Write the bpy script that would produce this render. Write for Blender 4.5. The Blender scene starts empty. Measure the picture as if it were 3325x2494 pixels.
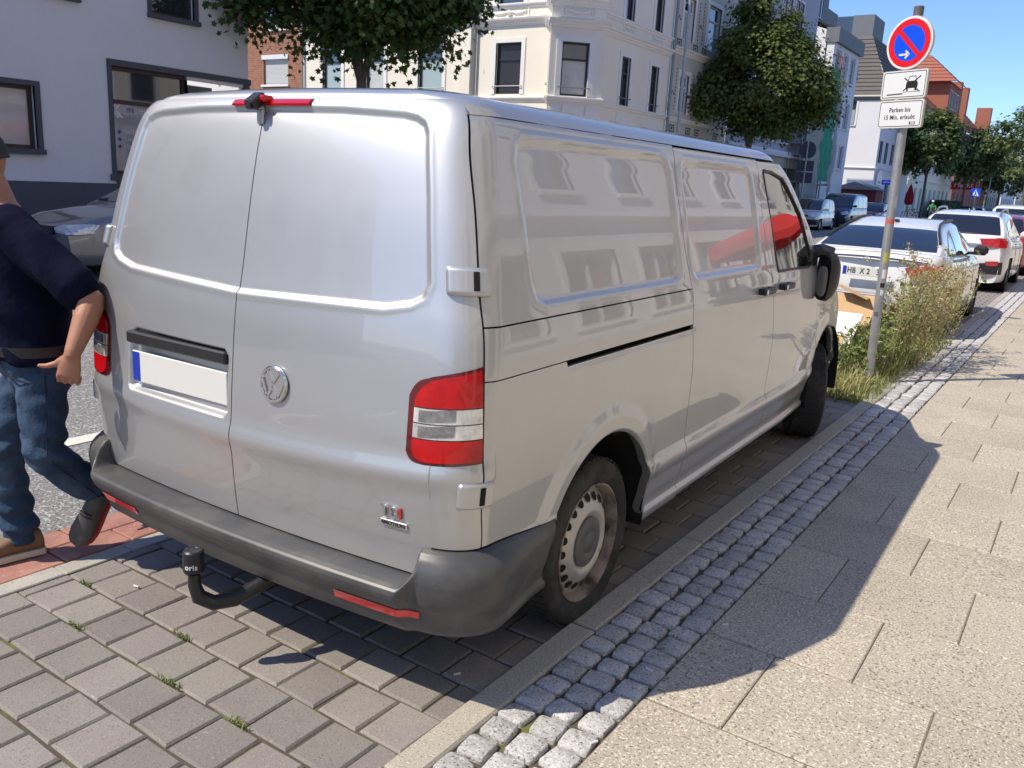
import bpy, bmesh, math, random
import numpy as np
from mathutils import Vector, Matrix
random.seed(7); RNG = np.random.default_rng(7)
SC = bpy.context.scene
COL = SC.collection
R = math.radians
PI = math.pi

# ------------------------------------------------------------------ camera
cam_d = bpy.data.cameras.new('camera')
cam = bpy.data.objects.new('camera', cam_d); COL.objects.link(cam)
cam_d.sensor_width = 36.0
cam_d.lens = 36.0 * 2777.76 / 3325.0
cam_d.clip_start = 0.05; cam_d.clip_end = 3000
def cam_axes(yaw, pitch, roll):
    f = np.array([-math.sin(yaw)*math.cos(pitch), math.cos(yaw)*math.cos(pitch), -math.sin(pitch)])
    r = np.cross(f, [0, 0, 1]); r /= np.linalg.norm(r); u = np.cross(r, f)
    c, s = math.cos(roll), math.sin(roll)
    return c*r+s*u, -s*r+c*u, f
_r, _u, _f = cam_axes(R(33.7496), R(13.394), R(3.0812))
CAM = np.array([2.32246, -1.70442, 1.65840])
cam.matrix_world = Matrix(((_r[0], _u[0], -_f[0], CAM[0]), (_r[1], _u[1], -_f[1], CAM[1]), (_r[2], _u[2], -_f[2], CAM[2]), (0, 0, 0, 1)))
SC.camera = cam

# ------------------------------------------------------------------ light
TO_SUN = Vector((-0.52, -0.64, 1.0)).normalized()
world = bpy.data.worlds.new('World'); SC.world = world; world.use_nodes = True
_nt = world.node_tree
_sky = _nt.nodes.new('ShaderNodeTexSky'); _sky.sky_type = 'NISHITA'; _sky.sun_disc = False
_sky.sun_elevation = math.asin(TO_SUN.z); _sky.sun_rotation = math.atan2(TO_SUN.x, TO_SUN.y) % (2*PI)
_sky.altitude = 0; _sky.air_density = 1.0; _sky.dust_density = 0.15; _sky.ozone_density = 3.5
_tint = _nt.nodes.new('ShaderNodeMix'); _tint.data_type = 'RGBA'; _tint.blend_type = 'MULTIPLY'; _tint.inputs['Factor'].default_value = 1.0
_tint.inputs['B'].default_value = (0.60, 0.70, 0.90, 1)
_nt.links.new(_sky.outputs[0], _tint.inputs['A']); _nt.links.new(_tint.outputs['Result'], _nt.nodes['Background'].inputs[0])
_nt.nodes['Background'].inputs[1].default_value = 0.14
sun_d = bpy.data.lights.new('sun', 'SUN'); sun_d.energy = 3.35; sun_d.angle = R(0.5); sun_d.color = (1.0, 0.905, 0.76)
sun = bpy.data.objects.new('sun', sun_d); COL.objects.link(sun)
sun.rotation_mode = 'QUATERNION'; sun.rotation_quaternion = (-TO_SUN).to_track_quat('-Z', 'Y'); sun.location = (-20, -20, 40)
SC.view_settings.view_transform = 'Standard'; SC.view_settings.look = 'None'
SC.view_settings.exposure = 0.64; SC.view_settings.gamma = 1.0; SC.view_settings.use_curve_mapping = False
SC.render.engine = 'CYCLES'
SC.cycles.use_denoising = True
SC.cycles.max_bounces = 6; SC.cycles.diffuse_bounces = 3; SC.cycles.glossy_bounces = 3
SC.cycles.transmission_bounces = 4; SC.cycles.transparent_max_bounces = 6
SC.cycles.caustics_reflective = False; SC.cycles.caustics_refractive = False

# ------------------------------------------------------------------ materials
MATS = {}
def M(name, col, rough=0.6, metal=0.0, coat=0.0, var=0.0, vs=3.0, ov=0.0, bump=0.0, bs=60.0, spk=None, spec=0.5,
      col2=None, c2s=2.0, c2t=(0.45, 0.6), emit=0.0, trans=0.0, transl=0.0, attr=None, fine=0.0, fs=200.0, alpha=1.0, bdist=0.01, crough=0.03):
    m = bpy.data.materials.new(name); m.use_nodes = True; nt = m.node_tree; N = nt.nodes; L = nt.links
    b = N['Principled BSDF']
    b.inputs['Base Color'].default_value = (*col, 1); b.inputs['Roughness'].default_value = rough
    b.inputs['Metallic'].default_value = metal; b.inputs['Coat Weight'].default_value = coat
    b.inputs['Coat Roughness'].default_value = crough; b.inputs['Coat IOR'].default_value = 1.6 if name == 'silver' else 1.5; b.inputs['Specular IOR Level'].default_value = spec
    b.inputs['Transmission Weight'].default_value = trans
    if alpha < 1: b.inputs['Alpha'].default_value = alpha
    if emit: b.inputs['Emission Color'].default_value = (*col, 1); b.inputs['Emission Strength'].default_value = emit
    need = var or ov or spk or col2 or bump or attr or fine
    if need:
        tc = N.new('ShaderNodeTexCoord'); oi = N.new('ShaderNodeObjectInfo')
        mul = N.new('ShaderNodeMath'); mul.operation = 'MULTIPLY'; mul.inputs[1].default_value = 37.0
        L.new(oi.outputs['Random'], mul.inputs[0])
        add = N.new('ShaderNodeVectorMath'); add.operation = 'ADD'
        L.new(tc.outputs['Object'], add.inputs[0]); L.new(mul.outputs[0], add.inputs[1])
        vec = add.outputs[0]
        cur = None
        def noise(scale, det=4.0, rgh=0.6):
            n = N.new('ShaderNodeTexNoise'); n.inputs['Scale'].default_value = scale
            n.inputs['Detail'].default_value = det; n.inputs['Roughness'].default_value = rgh
            L.new(vec, n.inputs['Vector']); return n.outputs['Fac']
        rgb = N.new('ShaderNodeRGB'); rgb.outputs[0].default_value = (*col, 1); cur = rgb.outputs[0]
        def mixc(fac, a, bcol):
            x = N.new('ShaderNodeMix'); x.data_type = 'RGBA'
            L.new(fac, x.inputs['Factor']); L.new(a, x.inputs['A'])
            if isinstance(bcol, tuple): x.inputs['B'].default_value = (*bcol, 1)
            else: L.new(bcol, x.inputs['B'])
            return x.outputs['Result']
        def ramp(fac, lo, hi):
            x = N.new('ShaderNodeMapRange'); x.interpolation_type = 'SMOOTHSTEP'
            x.inputs['From Min'].default_value = lo; x.inputs['From Max'].default_value = hi
            L.new(fac, x.inputs['Value']); return x.outputs['Result']
        if attr:
            at = N.new('ShaderNodeAttribute'); at.attribute_name = 'tint'
            cur = mixc(at.outputs['Fac'], cur, attr)
        if col2: cur = mixc(ramp(noise(c2s, 5.0), *c2t), cur, col2)
        if spk:
            for (sc_, ssc, lo, hi) in spk: cur = mixc(ramp(noise(ssc, 2.0, 0.5), lo, hi), cur, sc_)
        if var or ov or fine:
            hs = N.new('ShaderNodeHueSaturation'); L.new(cur, hs.inputs['Color'])
            v = None
            def lin(src, amp, off):
                x = N.new('ShaderNodeMath'); x.operation = 'MULTIPLY_ADD'
                L.new(src, x.inputs[0]); x.inputs[1].default_value = amp; x.inputs[2].default_value = off; return x.outputs[0]
            parts = []
            if var: parts.append(lin(noise(vs, 5.0), 4*var, -2*var))
            if fine: parts.append(lin(noise(fs, 2.0), 4*fine, -2*fine))
            if ov: parts.append(lin(oi.outputs['Random'], 2*ov, -ov))
            one = N.new('ShaderNodeValue'); one.outputs[0].default_value = 1.0; v = one.outputs[0]
            for q in parts:
                x = N.new('ShaderNodeMath'); x.operation = 'ADD'; L.new(v, x.inputs[0]); L.new(q, x.inputs[1]); v = x.outputs[0]
            L.new(v, hs.inputs['Value']); cur = hs.outputs['Color']
        L.new(cur, b.inputs['Base Color'])
        if bump:
            bn = N.new('ShaderNodeBump'); bn.inputs['Strength'].default_value = bump; bn.inputs['Distance'].default_value = bdist
            L.new(noise(bs, 4.0), bn.inputs['Height']); L.new(bn.outputs[0], b.inputs['Normal'])
        if transl:
            tr = N.new('ShaderNodeBsdfTranslucent'); L.new(cur, tr.inputs['Color'])
            mx = N.new('ShaderNodeMixShader'); mx.inputs[0].default_value = transl
            L.new(b.outputs[0], mx.inputs[1]); L.new(tr.outputs[0], mx.inputs[2])
            L.new(mx.outputs[0], N['Material Output'].inputs['Surface'])
    MATS[name] = m
    return m

# ------------------------------------------------------------------ objects
def tag(o, label=None, cat=None, group=None, kind=None):
    if label: o['label'] = label
    if cat: o['category'] = cat
    if group: o['group'] = group
    if kind: o['kind'] = kind
    return o
def thing(name, label, cat, loc=(0, 0, 0), rz=0.0, group=None):
    o = bpy.data.objects.new(name, None); COL.objects.link(o); o.empty_display_size = 0.2
    o.location = loc; o.rotation_euler = (0, 0, rz)
    return tag(o, label, cat, group)
def link(name, me, parent=None, loc=None, rot=None):
    o = bpy.data.objects.new(name, me); COL.objects.link(o)
    if parent is not None: o.parent = parent
    if loc is not None: o.location = loc
    if rot is not None: o.rotation_euler = rot
    return o
def copy_tree(o, parent=None):
    c = o.copy(); COL.objects.link(c)
    if parent is not None: c.parent = parent
    for ch in list(o.children): copy_tree(ch, c)
    return c
def mesh_np(name, V, F, mats, mi=None, smooth=False, sharp=None):
    """V (n,3), F list of index lists or (m,4)/(m,3) array"""
    me = bpy.data.meshes.new(name)
    V = np.asarray(V, dtype=np.float32)
    if isinstance(F, np.ndarray):
        k = F.shape[1]; nf = len(F)
        me.vertices.add(len(V)); me.vertices.foreach_set('co', V.ravel())
        me.loops.add(nf*k); me.loops.foreach_set('vertex_index', F.astype(np.int32).ravel())
        me.polygons.add(nf); me.polygons.foreach_set('loop_start', np.arange(nf, dtype=np.int32)*k)
        me.polygons.foreach_set('loop_total', np.full(nf, k, dtype=np.int32))
        me.update(calc_edges=True)
    else:
        me.from_pydata(V.tolist(), [], F); me.update()
    if not isinstance(mats, (list, tuple)): mats = [mats]
    for m in mats: me.materials.append(m)
    if mi is not None: me.polygons.foreach_set('material_index', np.asarray(mi, dtype=np.int32))
    me.polygons.foreach_set('use_smooth', np.full(len(me.polygons), bool(smooth)))
    if smooth and sharp:
        bm = bmesh.new(); bm.from_mesh(me)
        for e in bm.edges:
            if len(e.link_faces) == 2 and e.calc_face_angle(0) > sharp: e.smooth = False
        bm.to_mesh(me); bm.free()
    me.validate()
    return me

class MB:
    def __init__(s): s.v = []; s.f = []; s.m = []
    def add(s, V, F, mi=0):
        o = len(s.v); s.v.extend([tuple(map(float, p)) for p in V]); s.f.extend([tuple(i+o for i in q) for q in F]); s.m.extend([mi]*len(F)); return s
    def box(s, c, d, rz=0.0, mi=0, rot=None, bev=0.0):
        x, y, z = d[0]/2, d[1]/2, d[2]/2
        if bev:
            V = []; b = bev
            for sx in (-1, 1):
                for sy in (-1, 1):
                    for sz in (-1, 1):
                        V += [(sx*(x-b), sy*(y-b), sz*z), (sx*(x-b), sy*y, sz*(z-b)), (sx*x, sy*(y-b), sz*(z-b))]
            bm = bmesh.new()
            for p in V: bm.verts.new(p)
            r = bmesh.ops.convex_hull(bm, input=bm.verts)
            bmesh.ops.dissolve_limit(bm, angle_limit=0.01, verts=bm.verts, edges=bm.edges)
            bm.verts.index_update(); V = [tuple(v.co) for v in bm.verts]; F = [tuple(v.index for v in f.verts) for f in bm.faces]; bm.free()
        else:
            V = [(-x, -y, -z), (x, -y, -z), (x, y, -z), (-x, y, -z), (-x, -y, z), (x, -y, z), (x, y, z), (-x, y, z)]
            F = [(0, 3, 2, 1), (4, 5, 6, 7), (0, 1, 5, 4), (1, 2, 6, 5), (2, 3, 7, 6), (3, 0, 4, 7)]
        mt = rot if rot is not None else Matrix.Rotation(rz, 3, 'Z')
        V = [Vector(c)+mt @ Vector(p) for p in V]
        return s.add(V, F, mi)
    def b2(s, a, b, mi=0, bev=0.0):
        c = [(a[i]+b[i])/2 for i in range(3)]; d = [abs(b[i]-a[i]) for i in range(3)]
        return s.box(c, d, mi=mi, bev=bev)
    def quad(s, a, b, c, d, mi=0): return s.add([a, b, c, d], [(0, 1, 2, 3)], mi)
    def tube(s, pts, r, n=8, mi=0, cap=True):
        pts = [Vector(p) for p in pts]; rs = r if isinstance(r, (list, tuple)) else [r]*len(pts)
        V = []; F = []; up = None
        for i, p in enumerate(pts):
            t = (pts[min(i+1, len(pts)-1)]-pts[max(i-1, 0)]).normalized()
            if up is None: up = Vector((0, 0, 1)) if abs(t.z) < 0.9 else Vector((1, 0, 0))
            a = t.cross(up)
            if a.length < 1e-4: a = t.orthogonal()
            a.normalize(); b = t.cross(a).normalized(); up = a.cross(t) if abs(a.cross(t).length) > .1 else up
            for k in range(n):
                th = 2*PI*k/n; V.append(p+(a*math.cos(th)+b*math.sin(th))*rs[i])
        for i in range(len(pts)-1):
            for k in range(n):
                k2 = (k+1) % n; F.append((i*n+k, i*n+k2, (i+1)*n+k2, (i+1)*n+k))
        if cap: F.append(tuple(range(n))); F.append(tuple((len(pts)-1)*n+k for k in reversed(range(n))))
        return s.add(V, F, mi)
    def lathe(s, prof, n=24, axis='Z', c=(0, 0, 0), mi=0, cap=True):
        V = []; F = []
        for (r, h) in prof:
            for k in range(n):
                th = 2*PI*k/n; a, b = r*math.cos(th), r*math.sin(th)
                p = (a, b, h) if axis == 'Z' else ((h, a, b) if axis == 'X' else (b, h, a))
                V.append((p[0]+c[0], p[1]+c[1], p[2]+c[2]))
        for i in range(len(prof)-1):
            for k in range(n):
                k2 = (k+1) % n; F.append((i*n+k, i*n+k2, (i+1)*n+k2, (i+1)*n+k))
        if cap: F.append(tuple(reversed(range(n)))); F.append(tuple((len(prof)-1)*n+k for k in range(n)))
        return s.add(V, F, mi)
    def prism(s, poly, y0, y1, plane='XZ', mi=0):
        """polygon in a plane extruded along the third axis"""
        n = len(poly)
        def P(a, b, h):
            return {'XZ': (a, h, b), 'YZ': (h, a, b), 'XY': (a, b, h)}[plane]
        V = [P(a, b, y0) for a, b in poly]+[P(a, b, y1) for a, b in poly]
        F = [tuple(range(n)), tuple(reversed(range(n, 2*n)))]+[(i, i+n, (i+1) % n+n, (i+1) % n) for i in range(n)]
        return s.add(V, F, mi)
    def mesh(s, name, mats, smooth=False, sharp=0.6):
        return mesh_np(name, s.v, s.f, mats, s.m, smooth, sharp if smooth else None)
    def build(s, name, mats, parent=None, smooth=False, sharp=0.6, loc=None, rot=None):
        me = s.mesh(name, mats, smooth, sharp)
        bm = bmesh.new(); bm.from_mesh(me); bmesh.ops.recalc_face_normals(bm, faces=bm.faces); bm.to_mesh(me); bm.free()
        return link(name, me, parent, loc, rot)
def pchip(xs, ys):
    xs = np.array(xs, float); ys = np.array(ys, float); h = np.diff(xs); d = np.diff(ys)/h
    m = np.zeros(len(xs)); m[0] = d[0]; m[-1] = d[-1]
    for i in range(1, len(xs)-1):
        if d[i-1]*d[i] > 0:
            w1 = 2*h[i]+h[i-1]; w2 = h[i]+2*h[i-1]; m[i] = (w1+w2)/(w1/d[i-1]+w2/d[i])
    def f(x):
        x = np.clip(np.asarray(x, float), xs[0], xs[-1]); i = np.clip(np.searchsorted(xs, x)-1, 0, len(h)-1)
        t = (x-xs[i])/h[i]; t2 = t*t; t3 = t2*t
        return (2*t3-3*t2+1)*ys[i]+(t3-2*t2+t)*h[i]*m[i]+(-2*t3+3*t2)*ys[i+1]+(t3-t2)*h[i]*m[i+1]
    return f
def sstep(x, a, b):
    t = np.clip((np.asarray(x, float)-a)/(b-a), 0, 1); return t*t*(3-2*t)
def text_mesh(txt, size, ext=0.002, name='lettering', align='CENTER', bold=0.0, shear=0.0, sx=1.0):
    cu = bpy.data.curves.new(name, 'FONT'); cu.body = txt; cu.size = size; cu.extrude = ext; cu.align_x = align; cu.align_y = 'CENTER'
    cu.offset = bold; cu.shear = shear; cu.resolution_u = 3; cu.space_character = 1.05
    o = bpy.data.objects.new(name, cu); COL.objects.link(o)
    dg = bpy.context.evaluated_depsgraph_get()
    me = bpy.data.meshes.new_from_object(o.evaluated_get(dg)); me.name = name
    bpy.data.objects.remove(o); bpy.data.curves.remove(cu)
    if sx != 1.0:
        for v in me.vertices: v.co.x *= sx
    return me
def text_obj(txt, size, mat, parent, mw, name='lettering', **kw):
    """mw: Matrix placing text plane (x right, y up, z toward reader)"""
    me = text_mesh(txt, size, name=name, **kw); me.materials.clear(); me.materials.append(mat); me.transform(mw)
    return link(name, me, parent)
def frame_mat(o, right, up):
    right = Vector(right).normalized(); up = Vector(up).normalized(); n = right.cross(up).normalized(); up = n.cross(right)
    return Matrix(((right.x, up.x, n.x, o[0]), (right.y, up.y, n.y, o[1]), (right.z, up.z, n.z, o[2]), (0, 0, 0, 1)))

# palette
M('silver', (0.54, 0.54, 0.535), rough=0.47, metal=0.75, coat=1.0, fine=0.03, fs=900, var=.03, vs=3.0, spec=0.5, crough=0.012)
M('black_gap', (0.006, 0.006, 0.007), rough=0.9)
M('black_plastic', (0.018, 0.018, 0.02), rough=0.42, bump=0.06, bs=400, bdist=0.001)
M('bumper_plastic', (0.066, 0.067, 0.069), rough=0.42, var=0.14, vs=9, bump=0.12, bs=500, bdist=0.001, col2=(0.092, 0.091, 0.089), c2s=5, fine=0.08, fs=300)
M('rubber', (0.022, 0.022, 0.022), rough=0.85, var=0.2, vs=12, bump=0.2, bs=90, bdist=0.003, col2=(0.045, 0.042, 0.038), c2s=9)
M('rim_steel', (0.56, 0.53, 0.49), rough=0.5, metal=0.45, col2=(0.10, 0.065, 0.045), c2s=14, c2t=(0.58, 0.75), var=0.15, vs=14)
M('rim_dirty', (0.33, 0.27, 0.225), rough=0.6, metal=0.3, col2=(0.07, 0.045, 0.03), c2s=10, c2t=(0.4, 0.65))
M('hub_grey', (0.12, 0.118, 0.118), rough=0.55, var=0.2, vs=25)
M('car_glass', (0.012, 0.014, 0.016), rough=0.02, coat=1.0, spec=0.7)
M('red_lens', (0.50, 0.004, 0.006), rough=0.15, coat=0.6, spec=0.35, var=0.30, vs=16, bump=.25, bs=260, bdist=.001)
M('red_bright', (0.75, 0.03, 0.03), rough=0.08, coat=1.0, spec=0.6)
M('red_dark', (0.12, 0.004, 0.008), rough=0.12, coat=1.0)
M('red_reflector', (0.80, 0.025, 0.03), rough=0.12, coat=1.0, bump=0.3, bs=700, bdist=0.001)
M('clear_lens', (0.78, 0.77, 0.73), rough=0.10, metal=0.5, coat=1.0, bump=0.5, bs=170, bdist=0.002, var=0.35, vs=30)
M('clear_dark', (0.27, 0.26, 0.25), rough=0.12, metal=0.4, coat=1.0, bump=0.5, bs=200, bdist=0.002, var=0.5, vs=35)
M('chrome', (0.75, 0.75, 0.76), rough=0.12, metal=1.0)
M('badge_red', (0.55, 0.02, 0.02), rough=0.25, coat=0.6)
M('plate_white', (0.72, 0.72, 0.68), rough=0.4)
M('plate_blue', (0.01, 0.04, 0.42), rough=0.4)
M('black_print', (0.012, 0.012, 0.012), rough=0.5)
M('white_print', (0.80, 0.80, 0.78), rough=0.5)
# ------------------------------------------------------------------ the silver van
PSI = R(1.1083)
van = thing('panel_van', 'silver panel van with black rear bumper and tow ball, largest vehicle', 'van', (0, 0, 0))
# van frame: rear axle at y=1; rotate about (0,1)
van.rotation_euler = (0, 0, PSI); van.location = (0 - (-math.sin(PSI)*1), 1 - math.cos(PSI)*1, 0)
Wz = pchip([.26, .30, .322, .338, .352, .40, .46, .515, .538, .556, .575, .75, .9, 1.05, 1.10, 1.2, 1.25, 1.30, 1.5, 1.7, 1.79, 1.84, 1.865, 1.89],
           [.905, .925, .928, .914, .915, .928, .941, .955, .953, .945, .940, .947, .952, .951, .950, .943, .935, .923, .881, .832, .808, .785, .766, .735])
Y0z = pchip([.26, .40, .50, .66, .735, .82, .9, 1.0, 1.15, 1.25, 1.33, 1.587, 1.79, 1.84, 1.865, 1.89],
            [.125, .098, .082, .066, .062, .064, .067, .074, .086, .099, .114, .158, .204, .222, .236, .262])
YFz = pchip([.26, .45, .60, .80, .95, 1.05, 1.12, 1.2, 1.3, 1.5, 1.7, 1.80, 1.89],
            [5.20, 5.28, 5.29, 5.26, 5.16, 5.00, 4.78, 4.56, 4.36, 4.10, 3.84, 3.68, 3.48])
BOW, RX, RY = .038, .155, .135
BOWF, RXF, RYF = .10, .42, .38
def bez(p0, p1, p2, p3, t):
    return (1-t)**3*p0+3*(1-t)**2*t*p1+3*(1-t)*t*t*p2+t**3*p3
def outline(u, z):
    """u 0..1 rear, 1..2 rear corner, 2..3 side, 3..4 front corner, 4..5 front"""
    u = np.asarray(u, float); z = np.asarray(z, float); u, z = np.broadcast_arrays(u, z)
    w, y0, yf = Wz(z), Y0z(z), YFz(z)
    x = np.empty(u.shape); y = np.empty(u.shape)
    a = np.clip(u, 0, 1); xr = (w-RX)*a; yr = y0+BOW*a*a
    t = np.clip(u-1, 0, 1); sl = 2*BOW/(w-RX); h = .56
    xc = bez(w-RX, w-RX+RX*h, w, w, t); yc = bez(y0+BOW, y0+BOW+sl*RX*h, y0+BOW+RY*(1-h), y0+BOW+RY, t)
    ye = y0+BOW+RY; yfe = yf-BOWF-RYF
    s = np.clip(u-2, 0, 1); ys = ye+(yfe-ye)*s
    t2 = np.clip(u-3, 0, 1); slf = 2*BOWF/(w-RXF)
    xf = bez(w, w, w-RXF*(1-h), w-RXF, t2); yfc = bez(yf-BOWF-RYF, yf-BOWF-RYF+RYF*h, yf-BOWF-slf*RXF*h, yf-BOWF, t2)
    w0 = w; a5 = np.clip(u-4, 0, 1); x5 = (w-RXF)*(1-a5); y5 = yf-BOWF*(1-a5)**2
    x = np.where(u <= 1, xr, np.where(u <= 2, xc, np.where(u <= 3, w, np.where(u <= 4, xf, x5))))
    y = np.where(u <= 1, yr, np.where(u <= 2, yc, np.where(u <= 3, ys, np.where(u <= 4, yfc, y5))))
    x = x*np.where(u > 2, 1-.075*sstep(y, 3.3, 5.0), 1)
    return x, y
_T = np.linspace(0, 1, 41)
def u_of_y(y, z):
    y = np.asarray(y, float); z = np.asarray(z, float); y, z = np.broadcast_arrays(y, z)
    y0, yf = Y0z(z), YFz(z); ye = y0+BOW+RY; yfe = yf-BOWF-RYF
    u = 2+(y-ye)/(yfe-ye)
    res = u.copy().ravel(); yy = y.ravel(); zz = z.ravel(); uu = u.ravel()
    for i in np.nonzero(uu < 2)[0]:
        _, yt = outline(1+_T, zz[i]); res[i] = 1+np.interp(yy[i], yt, _T)
    for i in np.nonzero(uu > 3)[0]:
        _, yt = outline(3+_T, zz[i]); res[i] = 3+np.interp(yy[i], yt, _T)
    return res.reshape(y.shape)
def sd_poly(px, pz, poly):
    """signed distance (neg inside) to a polygon"""
    d = np.full(px.shape, 1e9); ins = np.zeros(px.shape, bool); n = len(poly)
    for i in range(n):
        ax, az = poly[i]; bx, bz = poly[(i+1) % n]
        ex, ez = bx-ax, bz-az; wx, wz = px-ax, pz-az
        t = np.clip((wx*ex+wz*ez)/(ex*ex+ez*ez), 0, 1)
        d = np.minimum(d, (wx-ex*t)**2+(wz-ez*t)**2)
        c = ((az > pz) != (bz > pz)) & (px < (bx-ax)*(pz-az)/(bz-az+1e-12)+ax); ins ^= c
    d = np.sqrt(d); return np.where(ins, -d, d)
def shrinkpoly(p, r): return p
_h = [(.609, 1.286), (.70, 1.305), (.735, 1.325), (.747, 1.36), (.703, 1.593), (.66, 1.775), (.645, 1.80), (.615, 1.815), (.567, 1.824), (.34, 1.836)]
REAR_WIN = [(0, 1.266)]+_h+[(0, 1.840)]+[(-a, b) for a, b in reversed(_h)]
PLATE_REC = [(.60, .845), (.585, .83), (.04, .83), (.025, .845), (.025, 1.035), (.045, 1.06), (.56, 1.06), (.60, 1.03)]
def rrect(y0, y1, z0, z1, c=.03):
    return [(y0+c, z0), (y0+c*.3, z0+c*.3), (y0, z0+c), (y0, z1-c), (y0+c*.3, z1-c*.3), (y0+c, z1), (y1-c, z1), (y1-c*.3, z1-c*.3), (y1, z1-c), (y1, z0+c), (y1-c*.3, z0+c*.3), (y1-c, z0)]
SIDE_WIN = [rrect(.465, 1.60, 1.30, 1.77, .06), rrect(1.745, 2.645, 1.30, 1.765, .05)]
FD_WIN = [(2.945, 1.262), (2.955, 1.252), (3.60, 1.242), (3.67, 1.262), (3.675, 1.31), (3.48, 1.555), (3.28, 1.70), (3.20, 1.745), (3.02, 1.772), (2.875, 1.776), (2.862, 1.762)]
def disp(u, x, y, z, side):
    """outward displacement; side +1 right, -1 left"""
    D = np.zeros(x.shape)
    rear = u < 2.0
    xs = x*side
    d = sd_poly(xs, z, REAR_WIN)
    D = np.where(rear & (y < .5), -.010*(1-sstep(d, -.006, .012)) + .0025*np.exp(-((d-.018)/.010)**2), D)
    zc = .775+.038*(x/.9)**2
    D = D+np.where(rear & (y < .4), .011*np.exp(-((z-zc)/.042)**2), 0)
    if side < 0:
        d2 = sd_poly(np.abs(x), z, PLATE_REC); D = D-np.where(u < 1.3, .028*(1-sstep(d2, -.012, .004)), 0)
    for p in SIDE_WIN:
        ds = sd_poly(y, z, p); D = D+np.where(y > .4, -.011*(1-sstep(ds, -.012, .016)) + .003*np.exp(-((ds-.024)/.010)**2), 0)
    df = sd_poly(y, z, FD_WIN); D = D+np.where(y > 2.8, -.010*(1-sstep(df, -.004, .006)), 0)
    for yc in (1.0, 4.40):
        r = np.hypot(y-yc, z-.36); D = D+np.where(z > .3, .014*sstep(r, .40, .425)*(1-sstep(r, .465, .53))*sstep(z, .44, .60), 0)
    # soft roll over the slot of the door rail
    D = D-np.where((y > .6) & (y < 1.76) & (u > 1.9), .006*np.exp(-((z-1.072)/.010)**2)*sstep(y, .62, .70), 0)
    return D
def panel_geo(uf, zf, ns, nt, side=1, flange=.014, off=0.0, hole=None, edge=True, dispf=disp):
    """uf(S,T), zf(S,T) arrays -> verts, faces. hole=(yc,zc,r): wheel arch cut"""
    S, T = np.meshgrid(np.linspace(0, 1, ns), np.linspace(0, 1, nt), indexing='ij')
    Zg = zf(S, T); Ug = uf(S, T, Zg)
    x, y = outline(Ug, Zg)
    if hole:
        yc, zc, r = hole
        dy, dz = y-yc, Zg-zc; rr = np.hypot(dy, dz)
        inside = rr < r
        # faces with every corner inside go; remaining inside verts snap to the circle
        fi = inside[:-1, :-1] & inside[1:, :-1] & inside[1:, 1:] & inside[:-1, 1:]
        sc_ = np.where(inside, r/np.maximum(rr, 1e-6), 1)
        y2 = yc+dy*sc_; z2 = zc+dz*sc_
        snap = inside
        Zg = np.where(snap, np.maximum(z2, .262), Zg); Ug = np.where(snap, u_of_y(y2, np.maximum(z2, .262)), Ug)
        x, y = outline(Ug, Zg)
    P = np.stack([x, y, Zg], -1)
    dS = np.gradient(P, axis=0); dT = np.gradient(P, axis=1)
    Nn = np.cross(dS, dT); Nn /= np.maximum(np.linalg.norm(Nn, axis=-1, keepdims=True), 1e-9)
    out = np.stack([x, y-2.5, np.zeros_like(x)], -1)
    sg = np.where((Nn*out).sum(-1, keepdims=True) < 0, -1, 1); Nn = Nn*sg
    D = (dispf(Ug, x*side, y, Zg, side) if dispf else 0)+off
    P = P+Nn*np.asarray(D)[..., None]
    idx = np.arange(ns*nt).reshape(ns, nt)
    F = np.stack([idx[:-1, :-1], idx[1:, :-1], idx[1:, 1:], idx[:-1, 1:]], -1)
    if hole: F = F[~fi]
    F = F.reshape(-1, 4); V = P.reshape(-1, 3)
    Nf = Nn.reshape(-1, 3)
    if edge and flange:
        # boundary edges -> flange strips turned inwards
        e = np.concatenate([F[:, [0, 1]], F[:, [1, 2]], F[:, [2, 3]], F[:, [3, 0]]])
        key = np.sort(e, 1); k1 = key[:, 0].astype(np.int64)*len(V)+key[:, 1]
        un, inv, cnt = np.unique(k1, return_inverse=True, return_counts=True)
        be = e[cnt[inv] == 1]
        a, b = be[:, 0], be[:, 1]; n0 = len(V); m = len(be)
        V2 = np.concatenate([V[a], V[b], V[b]-Nf[b]*flange, V[a]-Nf[a]*flange])
        F2 = np.stack([np.arange(m)+n0+m, np.arange(m)+n0, np.arange(m)+n0+3*m, np.arange(m)+n0+2*m], -1)
        V = np.concatenate([V, V2]); F = np.concatenate([F, F2])
    if side < 0: V = V*np.array([-1, 1, 1]); F = F[:, ::-1]
    # orient outward
    v = V[F[:1]][0]; 
    nrm = np.cross(v[1]-v[0], v[2]-v[0]); c = v.mean(0)-np.array([0, 2.5, .9]); c[2] = 0
    if nrm @ c < 0: F = F[:, ::-1]
    return V, F
def panel(name, uf, zf, ns, nt, mat=None, parent=van, side=1, label=None, **kw):
    V, F = panel_geo(uf, zf, ns, nt, side, **kw)
    o = link(name, mesh_np(name, V, F, mat or MATS['silver'], smooth=True), parent)
    if label: o['label'] = label
    return o
G = .0024
YS = pchip([.26, .60, .71, .86, 1.10, 1.14, 1.27, 1.43, 1.57, 1.73, 1.84, 1.89], [.212, .212, .199, .190, .192, .194, .206, .228, .250, .277, .312, .338])       # rear door / side seam
YSL = pchip([.26, .55, .9, 1.1, 1.25, 1.45, 1.67, 1.84], [1.80, 1.785, 1.765, 1.725, 1.712, 1.672, 1.662, 1.695])   # slide door rear seam
YFD = pchip([.26, .6, .86, 1.06, 1.25, 1.54, 1.84], [3.02, 2.955, 2.945, 2.89, 2.835, 2.765, 2.79])                    # front door rear seam
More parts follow.
